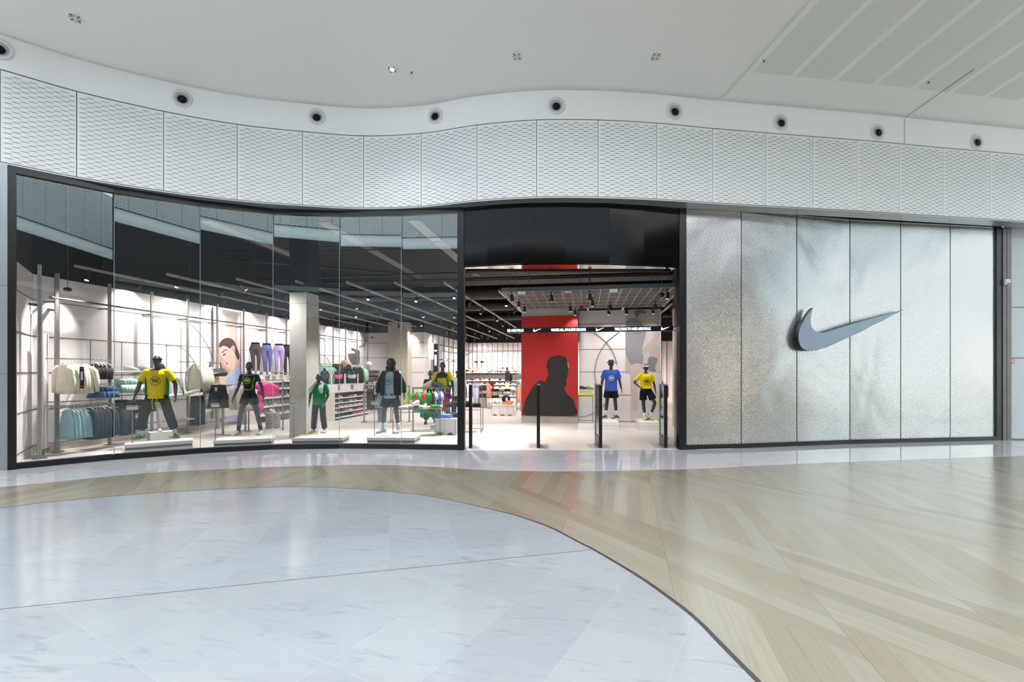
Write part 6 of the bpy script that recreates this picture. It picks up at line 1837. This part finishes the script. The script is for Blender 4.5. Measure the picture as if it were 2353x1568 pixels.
q = Vector(loc)+Matrix.Rotation(radians(10), 4, 'Z') @ Vector((-.02, -.10, zt+.092)); trainer(q, radians(-12), (240, 228, 222), 'white trainer on the small grey box on the wire table', 'trainers on tables', .8)
p = W(1030, 13.0, 0); h2 = EYE+(HY-934)*13.0/F
loc = (p.x+.42, p.y+.12, .006); wire_table(loc, radians(6), 1.0, .5, h2, 'black table with black folded clothes beside the door post', M_black)
on_table(loc, radians(6), h2, [(-.32, 0, 0, (34, 34, 38), 'black folded clothes, left pile on the black table', .36, .34, .09, 4), (-.02, .02, 0, (40, 40, 44), 'black folded clothes, middle pile on the black table', .34, .34, .13, -6), (.3, 0, 0, (30, 30, 34), 'black folded clothes, right pile on the black table', .32, .3, .07, 10), (-.22, -.02, .092, (46, 46, 50), 'charcoal folded garment on the left black pile', .28, .26, .04, 20)], 'clothes on the black table')
def bench(px0, px1, yb0, yb1, yt, lab, dp=.55, mid_=1):
    a, c = G(px0, yb0), G(px1, yb1); e = c-a; Lb = e.length; rz = atan2(e.y, e.x); h = EYE+(HY-yt)*depth_of(a)/F
    t = thing('arched_bench', lab, 'bench', loc=(a.x, a.y, .006), rz=rz, group='white benches with arched feet')
    MB().box(0, Lb, 0, dp, h-.03, h).build('bench_top', M_white, t)
    def panel(x0, x1, y, flip=False):
        w_ = x1-x0; r = min(w_*.30, .14); cx_ = (x0+x1)/2
        poly = [(x0, 0), (cx_-r, 0)]+[(cx_-r*cos(pi*q/8), .0+r*.8*sin(pi*q/8)) for q in range(1, 8)]+[(cx_+r, 0), (x1, 0), (x1, h-.03), (x0, h-.03)]
        return [(x, y, z) for x, z in poly]
    n_ = mid_+1
    for i in range(n_):
        b = MB(); b.prism(panel(Lb*i/n_, Lb*(i+1)/n_, .03), (0, .025, 0)); b.build('front_panel', M_white, t)
    for i in range(n_+1):
        b = MB(); x = min(Lb-.025, Lb*i/n_); b.box(x, x+.025, -.0 if 0 < i < n_ else .03, dp, 0, h-.03); b.build('rib_panel', M_white, t)
    return (a.x, a.y, .006), rz, Lb, h
B1 = bench(998, 1046, 1000, 1002, 962, 'white bench with arched feet carrying blue folded clothes beside the door post', .5, 1)
on_table(B1[0], B1[1], B1[3], [(.22, .2, 0, (88, 112, 200), 'blue folded clothes, lower of two on the arched bench by the door post', .40, .30, .05, 6), (.22, .2, .052, (96, 120, 206), 'blue folded clothes, upper of two on the arched bench by the door post', .36, .27, .04, -4), (.40, .40, 0, (38, 38, 42), 'black folded clothes at the back of the arched bench by the door post', .34, .24, .12, -10)], 'clothes on the bench by the door post')
B2 = bench(1129, 1180, 956, 957, 931, 'white bench with arched feet deep in the shop, left of the red pillar', .55, 2)
on_table(B2[0], B2[1], B2[3], [(.58, .25, 0, (236, 140, 92), 'orange folded clothes on the far arched bench', .40, .30, .09, 6), (.66, .3, .092, (240, 150, 100), 'lighter orange folded garment on top on the far arched bench', .26, .24, .05, -12)], 'clothes on the far bench')
q = Vector(B2[0])+Vector((.12, .2, B2[3])); trainer(q, radians(50), (150, 150, 148), 'grey trainer on the far arched bench, front one', 'trainers on the far bench'); trainer(q+Vector((.14, .14, 0)), radians(30), (190, 186, 180), 'pale trainer on the far arched bench, rear one', 'trainers on the far bench')

# white shelf unit with folded clothes and three sports bra busts
sx, sy0, sy1 = -8.42, 14.8, 17.3; hs_ = .97
t = thing('shelf_unit', 'long white shelf unit with folded clothes on five levels behind the green-kit mannequin', 'shelving', loc=(sx, sy0, .006))
MB().box(-1.5, 0, 0, sy1-sy0, hs_-.03, hs_).build('top_board', M_white, t)
MB().box(-1.5, 0, -.02, 0, .0, hs_-.03).build('end_panel', mat('warm_white_panel', (226, 216, 208), 0.5), t); MB().box(-1.5, 0, sy1-sy0, sy1-sy0+.02, 0, hs_-.03).build('end_panel', mat('warm_white_panel', (226, 216, 208), 0.5), t)
MB().box(-.62, -.60, 0, sy1-sy0, .1, hs_-.03).build('back_panel', M_white, t)
MB().box(-.58, -.03, 0, sy1-sy0, 0, .06).build('dark_kick', M_void, t); MB().box(-.58, .0, 0, sy1-sy0, .06, .10).build('base_board', M_white, t)
lev = [.10, .265, .43, .595, .76]
for z_ in lev[1:]: MB().box(-.60, 0, 0, sy1-sy0, z_-.03, z_).build('shelf_board', M_white, t)
MB().box(-1.5, -.62, .02, sy1-sy0, .0, hs_-.03).build('rear_body', M_white, t)
pal = [(150, 150, 180), (236, 214, 200), (244, 100, 150), (70, 66, 66), (240, 226, 206), (232, 228, 222), (160, 196, 160), (236, 214, 184), (90, 92, 100)]
ln_ = ['bottom', 'second', 'middle', 'fourth', 'top']
for li, z_ in enumerate(lev):
    for i in range(7):
        c = pal[(i*3+li*5) % 9]
        if li == 0: c = (60, 60, 62) if i < 4 else ((240, 80, 130) if i < 6 else (236, 220, 210))
        if li > 1 and i == 0: c = (110, 116, 160)
        folded((sx-.22, sy0+.2+i*.35, z_+.008), c, 'folded garment on the %s level of the white shelf unit, %s from the near end' % (ln_[li], nth[i]), 'folded clothes in the white shelf unit', .30, .26, .055, 0.1)
for i, (px, rgb, lab) in enumerate(((749, (96, 84, 120), 'violet and grey'), (780, (246, 120, 180), 'pink'), (811, (240, 236, 232), 'white'))):
    p = VX(px, -8.75, 890); y = p.y
    t = thing('bust_stand', 'dark bust in a %s sports bra, framed in white on the shelf unit' % lab, 'display bust', loc=(-8.8, y, hs_+.01), rz=radians(30), group='three busts on the white shelf unit')
    for x in (-.22, .22): MB().box(x-.02, x+.02, -.10, .10, .25, .62).build('frame_side', M_white, t)
    MB().box(-.42, .42, -.11, .11, 0, .25).build('base_box', M_white, t)
    MB().box(-.08, .06, -.114, -.11, .04, .21).build('picture_card', mat('sepia_print', (170, 140, 122), 0.6, var=.5, scale=25), t)
    blob('bust', [('r', [(.26, 0, 0, .135, .09), (.40, 0, 0, .12, .085), (.52, 0, 0, .15, .105), (.62, 0, 0, .155, .10), (.70, 0, 0, .10, .07)]), ('c', (0, 0, .68), (0, 0, .78), .045, .045)], M_skin, t, .012, 2)
    blob('sports_bra', [('r', [(.44, 0, 0, .138, .10), (.52, 0, 0, .162, .116), (.58, 0, 0, .160, .112)]), ('c', (-.09, -.07, .57), (-.085, 0, .70), .03, .025), ('c', (.09, -.07, .57), (.085, 0, .70), .03, .025)], cloth(rgb), t, .011, 2)

# hoodies and shelves at the back left corner
def BG_(kind, rgb, pxa, pxb, yt, yb, n, where, Y=20.5, yaw=20, Wd=.25, **k):
    a, c = VY(pxa, Y, yt), VY(pxb, Y, yt); zb = VY(pxa, Y, yb).z
    hang_group(kind, rgb, (a.x, Y, a.z+.10), (c.x, Y, a.z+.10), n, yaw, a.z-zb, where, Wd, **k)
def back_rack(pxa, pxb, py, Y, lab):
    a, c = VY(pxa, Y, py), VY(pxb, Y, py)
    t = thing('garment_rack', lab, 'clothes rack', loc=(a.x, Y, .006)); h = a.z
    MB().bar((0, 0, h), (c.x-a.x, 0, h), .03, .03).build('top_bar', M_pole, t)
    for x in (0.02, c.x-a.x-.02):
        MB().bar((x, 0, 0), (x, 0, h), .035, .035).build('post', M_pole, t)
        MB().box(x-.03, x+.03, -.2, .2, 0, .012).build('foot', M_pole, t)
left_rail(729, 768, 837, 'rail of mint hoodies right of the concrete column')
LG('hood', (176, 216, 194), 738, 757, 843, 885, 5, ('mint', 'right of the concrete column'), Wd=.27, yaw=40)
left_rail(765.5, 794, 838, 'rail of dark brown hoodies behind the busts')
LG('hood', (66, 58, 58), 769, 782, 842, 885, 4, ('dark brown', 'behind the busts'), Wd=.27, yaw=40)
LG('hood', (206, 172, 140), 789, 793, 834, 862, 2, ('tan', 'behind the busts'), Wd=.30, yaw=40)
left_rail(794.4, 836, 840, 'rail of black tops near the back left corner')
LG('long', (54, 50, 52), 806, 820, 843, 888, 5, ('black', 'near the back left corner'), Wd=.27, yaw=40)
LG('hood', (178, 218, 196), 827, 832, 846, 876, 3, ('mint', 'right of the black tops at the back'), Wd=.27, yaw=40)
t, _, _, _ = mannequin('mannequin in a black hooded top near the back left corner', (W(801, 19.6, 0).x, W(801, 19.6, 0).y, .35), 30, 1.62, top=(K2, 'long'), bottom=(K2, 'pants'), cap=('hood', K2), stand=False, vox=.016)
MB().box(-.3, .3, -.3, .3, -.344, .03).build('base_block', M_white, t)
for i, (pxa, pxb, py, lab) in enumerate(((836, 861, 851, 'upper dark glass shelf on the back wall with a white cap'), (836, 861, 868, 'middle dark shelf on the back wall with dark red folded clothes'), (838, 866, 880, 'lower shelf on the back wall with folded clothes'))):
    a, c = VY(pxa, 21.6, py), VY(pxb, 21.6, py)
    t = thing('wall_shelf', lab, 'shelf', loc=(a.x, 21.6, a.z)); MB().box(0, c.x-a.x, -.15, .6, -.02, 0).build('board', mat('pale_metal_shelf', (205, 200, 196), 0.4, 0.2), t); MB().bar((.1, .58, -.1), (.1, 0, -.02), .02, .02).build('bracket', M_dpole, t); MB().bar((c.x-a.x-.1, .58, -.1), (c.x-a.x-.1, 0, -.02), .02, .02).build('bracket', M_dpole, t)
    if i:
        for j, c_ in enumerate([(96, 44, 48), (84, 38, 44)] if i == 1 else [(120, 112, 106), (226, 220, 212), (80, 76, 78)]):
            folded((a.x+.2+j*.33, 21.75, a.z), c_, '%s folded garment on the %s back-wall shelf' % (['dark red', 'wine red'][j] if i == 1 else ['grey', 'off-white', 'charcoal'][j], ['', 'middle', 'lower'][i]), 'folded clothes on the back wall shelves', .28, .24, .10 if i == 1 else .06)
def cap_thing(loc, m, lab, rz=0, grp=None, s=1.0):
    t = thing('cap', lab, 'cap', loc=loc, rz=rz, group=grp)
    b = MB(); b.loft([(0, 0, 0, .085*s, .10*s), (.05*s, 0, 0, .082*s, .095*s), (.09*s, 0, .005, .06*s, .07*s), (.11*s, 0, .01, .02*s, .02*s)], n=16); b.build('crown', m, t, smooth=True)
    b = MB(); b.prism([(.07*s*cos(radians(a_))*(1.0), -.07*s-.10*s*sin(radians(a_))*1.0, .008) for a_ in range(0, 181, 20)], (0, 0, .006)); b.build('visor', m, t)
p = VY(848, 21.5, 841); t0 = VY(848, 21.6, 851)
t = thing('cap_stand', 'thin stand holding the white cap on the upper back-wall shelf', 'stand', loc=(p.x, 21.5, t0.z+.001)); MB().tube([(0, 0, 0), (0, 0, p.z-t0.z)], .012, 8).build('rod', M_dpole, t); MB().tube([(0, 0, 0), (0, 0, .01)], .06, 16).build('foot', M_dpole, t)
cap_thing((p.x, 21.5, p.z), WT, 'white cap on a thin stand on the upper back-wall shelf', rz=radians(40), s=1.9)
a, c = VY(826, 17.9, 883), VY(872, 17.9, 883)
wire_table(((a.x+c.x)/2, 18.1, .006), 0, c.x-a.x, .7, a.z, 'wide table of folded clothes and caps behind the charcoal rack', M_white)
for i in range(7):
    folded((a.x+.14+i*.115*(c.x-a.x)/.9, 17.95, a.z+.0065), [(90, 86, 84), (230, 222, 212), (60, 58, 60), (222, 214, 204), (150, 140, 132), (214, 208, 200), (72, 70, 74)][i], 'folded garment on the wide table behind the charcoal rack, %s from the left' % nth[i], 'clothes on the wide table', .10*(c.x-a.x)/.9+.02, .3, .06)
# wall collage print near the corner
t = thing('wall_print', 'grey collage print of an athlete on the left wall near the back corner', 'wall print', loc=(-10.995, VX(784, -10.99, 900).y, 1.7))
def pz(name, pts, m, layer):
    b0 = t.location; P = [VX(640+x/5.057, -10.99, 740+y/5.057) for x, y in pts]
    b = MB(); b.prism([Vector((.002+layer*.003, q_.y-b0.y, q_.z-b0.z)) for q_ in P], (.002, 0, 0)); b.build(name, m, t)
gp = mat('collage_grey', (150, 142, 142), .7, var=.35, scale=9); gd = mat('collage_dark', (96, 88, 90), .7, var=.3, scale=9); gl_ = mat('collage_pale', (204, 196, 194), .7)
pz('shoulder_print', [(755, 430), (790, 370), (835, 330), (870, 400), (945, 480), (940, 500), (790, 495)], gl_, 0)
pz('shirt_print', [(805, 372), (880, 368), (900, 350), (935, 330), (945, 430), (940, 490), (860, 500), (820, 440)], gd, 1)
pz('hair_print', [(838, 310), (870, 305), (900, 320), (940, 335), (945, 380), (910, 370), (880, 340), (850, 330)], gd, 2)
pz('arm_print', [(925, 290), (1000, 250), (1018, 258), (1010, 285), (960, 300), (930, 305)], gp, 1)

# ------------------------------------------------------------ deep part of the shop
p0, p1 = VY(1068, 30.2, 866), VY(1199, 30.2, 866)
t = thing('shoe_display_rail', 'long dark display band with rows of trainers on the far wall', 'shelf', loc=(p0.x, 30.1, p0.z-.15))
MB().box(0, p1.x-p0.x, 0, .45, 0, .28).build('band', mat('dark_band', (58, 52, 52), 0.5), t)
for x in (.3, 1.9, 3.2): MB().bar((x, .40, -.0), (x, .60, .0), .05, .05).build('bracket', M_dpole, t)
zb = p0.z-.15
sc_ = [(200, 120, 90), (230, 226, 220), (60, 60, 64), (240, 110, 60), (190, 190, 196), (120, 60, 60), (225, 220, 150), (90, 110, 90)]
def glass_shelf(x0, x1, y, z_, lab):
    t = thing('shoe_ledge', lab, 'shelf', loc=(x0, y, z_)); MB().box(0, x1-x0, 0, .8, -.02, 0).build('ledge', mat('pale_metal_shelf', (205, 200, 196), 0.4, 0.2), t)
    for x in (.1, x1-x0-.1): MB().bar((x, .78, -.08), (x, .05, -.02), .02, .02).build('bracket', M_dpole, t)
rows_ = [(857, 'above the dark band'), (849, 'high above the dark band'), (875, 'just under the dark band'), (884, 'second row below the dark band'), (893, 'lowest row below the dark band')]
for ri, (py, nm2) in enumerate(rows_):
    z_ = VY(1130, 30.0, py).z
    glass_shelf(p0.x, p1.x, 30.0, z_, 'long thin ledge of trainers on the far wall, %s' % nm2)
    for i in range(10):
        px = [1078, 1090, 1098, 1108, 1119, 1130, 1142, 1155, 1178, 1191][i]
        x = VY(px, 30.1, py).x
        trainer((x, 30.12, z_+.001), radians(75 if (i+ri) % 2 else -70), sc_[(i*3+ri*5) % 8], 'far trainer in the row %s, %s from the left' % (nm2, nth[i]), 'trainers on the far wall')
p = VY(1101, 30.55, 832)
t = thing('department_sign', 'small dark hanging sign with red ends and white letters on the far wall', 'sign', loc=(p.x, 30.55, p.z)); w_ = VY(1113, 30.55, 832).x-VY(1090, 30.55, 832).x
MB().box(-w_/2, w_/2, 0, .05, -.06, .06).build('board', M_black, t); MB().box(-w_/2+.02, -w_/2+.06, -.004, 0, -.05, .05).build('red_end', M_redtag, t); MB().box(w_/2-.06, w_/2-.02, -.004, 0, -.05, .05).build('red_end', M_redtag, t); MB().box(-.08, .08, -.004, 0, -.03, .03).build('white_letters', M_glow, t); MB().box(-.02, .02, .05, .45, -.02, .02).build('wall_bracket', M_dpole, t)
for i, (px, py) in enumerate(((1022, 827), (1033.5, 828.5), (1046, 830))):
    p = VX(px, -7.3, py)
    t = thing('department_sign', 'small white-faced dark sign on the side wall, %s from the left' % nth[i], 'sign', loc=(-7.3, p.y, p.z), group='signs on the side wall')
    MB().box(-.02, .02, -.25, .25, -.08, .08).build('board', M_dpole, t); MB().box(.02, .025, -.19, .19, -.04, .04).build('lit_face', M_glow, t); MB().box(-.3, -.02, -.02, .02, -.02, .02).build('wall_bracket', M_dpole, t)
# tall screen and lit panel on the wall corner
p = VY(1001, 21.0, 800)
t = thing('tall_screen', 'tall narrow black screen with glowing white symbols near the back corner', 'screen', loc=(p.x, 21.0, .006)); 
zt = VY(1001, 21.0, 791).z; zb = VY(1001, 21.0, 858).z
MB().box(-.10, .10, 0, .06, 0.0, zt).build('housing', M_black, t)
MB().box(-.06, .06, -.004, 0, zt-.35, zt-.28).build('glow_symbol', M_ledtext, t); MB().box(-.05, .05, -.004, 0, zb+.35, zt-.5).build('glow_bar', mat('screen_glow', (200, 215, 235), .5, emit=(200, 215, 240), estr=1.2), t)
p = VY(990.5, 21.9, 800); zt = VY(990, 21.9, 789).z; zb = VY(990, 21.9, 826).z
t = thing('light_box', 'bright white vertical light box left of the tall black screen', 'light', loc=(p.x, 21.9, zb)); MB().box(-.10, .10, 0, .08, 0, zt-zb).build('lit_face', M_glow, t); MB().box(-.03, .03, .08, .3, .1, .2).build('wall_bracket', M_dpole, t)
MB().box(-.012, .012, .03, .06, -zb+.006, 0).build('stand_rod', M_dpole, t)
# racks seen through the doorway
def YG(kind, rgb, pxa, pxb, yt, yb, n, where, Y, yaw=70, Wd=.22):
    a, c = VY(pxa, Y, yt), VY(pxb, Y, yt); zb = VY(pxa, Y, yb).z
    hang_group(kind, rgb, (a.x, Y, a.z+.10), (c.x, Y, a.z+.10), n, yaw, a.z-zb, where, Wd)
back_rack(1070, 1120, 878, 21.5, 'long white-topped rack with white and lilac clothes seen left through the doorway')
YG('long', (238, 232, 236), 1072, 1080, 882, 914, 3, ('white', 'on the rack seen left through the doorway'), 21.5)
YG('pants', (204, 204, 232), 1089, 1100, 882, 936, 5, ('pale lilac', 'on the rack seen left through the doorway'), 21.5)
YG('long', (240, 170, 144), 1117, 1121, 881, 916, 3, ('peach', 'right end of the rack seen through the doorway'), 21.6, Wd=.2)
back_rack(1186, 1197, 884, 19.8, 'small rack of peach clothes right at the red pillar edge')
YG('long', (240, 172, 146), 1191, 1195, 890, 926, 2, ('peach', 'beside the red pillar edge'), 19.8, Wd=.16)
t = None
p = VY(1110, 21.0, 900)
for i, (px, py) in enumerate(((1104, 894), (1113, 892), (1104, 911), (1113, 910))):
    p = VY(px, 21.35, py); q = thing('picture_card', ['upper left', 'upper right', 'lower left', 'lower right'][i]+' dark picture card of four above the far terrazzo drum', 'card', loc=p, group='four dark cards'); w_ = .07 if i % 2 == 0 else .10
    MB().box(-w_, w_, 0, .015, -.12, .12).build('print', mat('dark_card', (58, 44, 42), .6, var=.3), q); MB().box(-w_-.01, w_+.01, .015, .02, -.13, .13).build('mount', M_white, q); MB().box(-.01, .01, .02, .15, -.01, .01).build('clip', M_dpole, q)
loc = (VY(1154, 24.0, 905).x, 24.0, .006); h3 = VY(1154, 24.0, 899).z
wire_table(loc, 0, 1.5, .8, h3, 'front black table crowded with bags and caps deep in the shop', M_black)
for i, c in enumerate([(40, 40, 42), (60, 58, 58), (180, 176, 170), (46, 44, 46), (222, 216, 210)]):
    folded((loc[0]-.6+i*.3, 23.9, h3+.0065), c, 'folded item on the crowded black table deep in the shop, %s from the left' % nth[i], 'items on the crowded black table', .27, .3, .10)
loc2 = (VY(1165, 21.0, 914).x+.1, 20.9, .006); h4 = VY(1165, 21.0, 914).z
wire_table(loc2, 0, 1.7, .7, h4, 'lower dark table with white folded clothes in front of the far mannequin', M_black)
for i, c in enumerate([(56, 54, 56), (214, 208, 202), (236, 230, 224), (228, 222, 216), (226, 214, 204)]):
    folded((loc2[0]-.6+i*.32, 20.8, h4+.0065), c, 'folded item on the low dark table before the far mannequin, %s from the left' % nth[i], 'items on the low dark table', .29, .3, .10)
p = VY(1127, 23.3, 898)
t = thing('backpack', 'crimson backpack with a white patch deep in the shop', 'bag', loc=(p.x, 23.45, h3+.008)); blob('bag_body', [('c', (0, 0, .16), (0, 0, .38), .16, .15)], cloth((150, 28, 62)), t, .016, 2); MB().ell((0, -.13, .20), (.10, .04, .08)).build('patch', M_numw, t, smooth=True); MB().tube([(-.05, .02, .5), (-.04, .02, .58), (.04, .02, .58), (.05, .02, .5)], .012, 6).build('handle', M_black, t)
p = VY(1153, 19.4, 917)
t = thing('round_bag', 'round black bag with a white label hanging before the low dark table', 'bag', loc=(p.x, 20.45, p.z-.08)); MB().ell((0, 0, 0), (.20, .08, .20)).build('bag_body', M_black, t, smooth=True); MB().box(.0, .09, -.088, -.08, -.06, .08).build('label_patch', M_white, t); MB().bar((0, 0, .15), (0, .12, .28), .01, .01).build('strap', M_black, t)

# ------------------------------------------------------------ right part of the entrance
p = G(1328.5, 987.5); q = G(1363, 987.5)
t = thing('acrylic_plinth', 'clear display case on a pale base with a yellow band, right of the red pillar', 'display case', loc=(p.x, p.y, .006)); w_ = q.x-p.x; d = depth_of(p)
def zz(py): return EYE+(HY-py)*d/F
MB().box(0, w_, 0, .42, 0, zz(973)).build('base', M_white, t)
fr_ = MB(); z0_, z1_ = zz(973), zz(911)
for x in (0.01, w_-.01):
    for y in (.01, .41): fr_.bar((x, y, z0_), (x, y, z1_), .02, .02)
fr_.bar((0, .01, z1_), (w_, .01, z1_), .02, .02); fr_.bar((0, .41, z1_), (w_, .41, z1_), .02, .02); fr_.bar((0, .01, z0_+.01), (w_, .01, z0_+.01), .02, .02); fr_.bar((0.01, 0, z1_), (.01, .42, z1_), .02, .02); fr_.bar((w_-.01, 0, z1_), (w_-.01, .42, z1_), .02, .02); fr_.build('frame', M_pole, t)
MB().box(0, w_, -.005, .42, zz(909), zz(904)).build('yellow_band', mat('neon_yellow', (226, 232, 40), .5), t)
MB().box(.005, w_-.005, .0, .42, zz(903.5), zz(898)).build('glass_top', M_glass, t)
MB().box(0.01, w_-.01, .41, .415, z0_+.02, zz(910)).build('glass_back', M_glass, t)
for dx, rz2, c in ((.12, 100, (60, 58, 56)), (.30, 80, (150, 160, 60))): trainer((p.x+dx, p.y+.18, zz(898)+.008), radians(rz2), c, 'dark trainer lying on the clear display case' if dx < .2 else 'lime and black trainer on the clear display case', 'shoes on the clear display case')

# security gates at the doorway
M_gate = mat('black_gate', (20, 20, 22), 0.25, .2, spec=.6)
def gate(px, ang, lab, h=1.37, dep=.52, fl=1):
    p = G(px, 1031)
    t = thing('security_gate', lab, 'security gate', loc=(p.x, p.y, .006), rz=radians(ang), group='four anti-theft gates in the doorway')
    MB().box(-.035, .035, 0, .06, 0, h).build('front_post', M_gate, t)
    MB().box(-.02, .02, dep-.03, dep, 0, h-.02).build('rear_post', M_pole, t)
    MB().box(-.025, .025, .06, dep-.03, 0, .24).build('foot_panel', mat('gate_grey', (96, 90, 86), .4, .3), t)
    MB().box(-.03, .03, .0, dep, h-.015, h+.015).build('top_cap', M_pole, t)
    MB().box(-.006, .006, .06, dep-.03, .24, h-.02).build('clear_panel', M_glass, t)
    for z_ in (.62, .85): MB().box(-.009, .009, .06, dep-.03, z_, z_+.012).build('cross_bar', M_gate, t)
    MB().box(-.22, .22, -.04, dep+.10, -.004, .002).build('floor_plate', mat('steel_plate', (190, 196, 198), .3, .3), t)
gate(1081, 11, 'leftmost black-edged security gate, close to the left door post')
gate(1237, 4, 'second security gate from the left, in front of the red portrait')
gate(1380, 10, 'third security gate from the left, in front of the blue-shirt mannequin', dep=.56)
gate(1530, 4, 'rightmost security gate with a yellow panel behind it', dep=.56)
p = W(1522, 11.7, 0)
t = thing('yellow_panel', 'bright translucent yellow panel behind the rightmost security gate', 'panel', loc=(p.x, p.y, .006)); zA, zB = EYE-75/F*11.7, EYE-55/F*11.7
MB().box(-.10, .10, 0, .006, zA, zB).build('panel', mat('neon_yellow', (226, 232, 40), .5), t); MB().box(.08, .095, .006, .02, 0, zB).build('rod', M_pole, t); MB().box(.0, .17, -.05, .12, -.0, .01).build('foot', M_pole, t)
p = W(1523, 16.8, 0); zR = EYE-28/F*16.8
tstand((p.x, p.y+.1, .006), radians(80), .8, zR+.1, 'small rack with red and navy clothes behind the rightmost security gate')
hang_group('long', (0, 0, 0), (p.x-.05, p.y, zR+.12), (p.x+.08, p.y-.1, zR+.12), 3, 60, .5, ('bold coloured', 'behind the rightmost security gate'), .16, alt=[(60, 62, 100), (206, 36, 40), (200, 30, 36)])

# ticket holders standing at the glass
for i, (px, yt, yl, yb, lab) in enumerate(((304, 933, 943, 1042, 'slim sign stand with a white and red ticket before the yellow-shirt mannequin'), (495, 928, 936.5, 1033.5, 'slim sign stand with a white and red ticket before the black-top mannequin'), (675, 925, 932.5, 1027, 'slim sign stand with a white and red ticket before the green-kit mannequin'), (860.5, 923, 931, 1022.5, 'slim sign stand with a white and red ticket before the hooded mannequin'))):
    p = G(px, yb-2.5); d = depth_of(p); zt = EYE+(HY-yt)*d/F; zl = EYE+(HY-yl)*d/F
    wd = [.19, .16, .15, .15][i]
    t = thing('ticket_stand', lab, 'sign stand', loc=(p.x, p.y, .006), rz=radians([38, 22, 12, 4][i]), group='ticket stands along the glass')
    MB().box(-.008, .008, -.006, .006, 0, zl).build('rod', M_pole, t)
    MB().box(-.08, .08, -.05, .05, 0, .006).build('foot_plate', M_pole, t)
    b = MB(); b.box(-wd/2, wd/2, -.012, -.006, zl, zt); b.build('ticket', M_white, t)
    MB().box(-wd/2+.005, wd/2-.005, -.015, -.012, zt-.028, zt-.012).build('red_line', mat('soft_red', (214, 90, 86), .5), t)
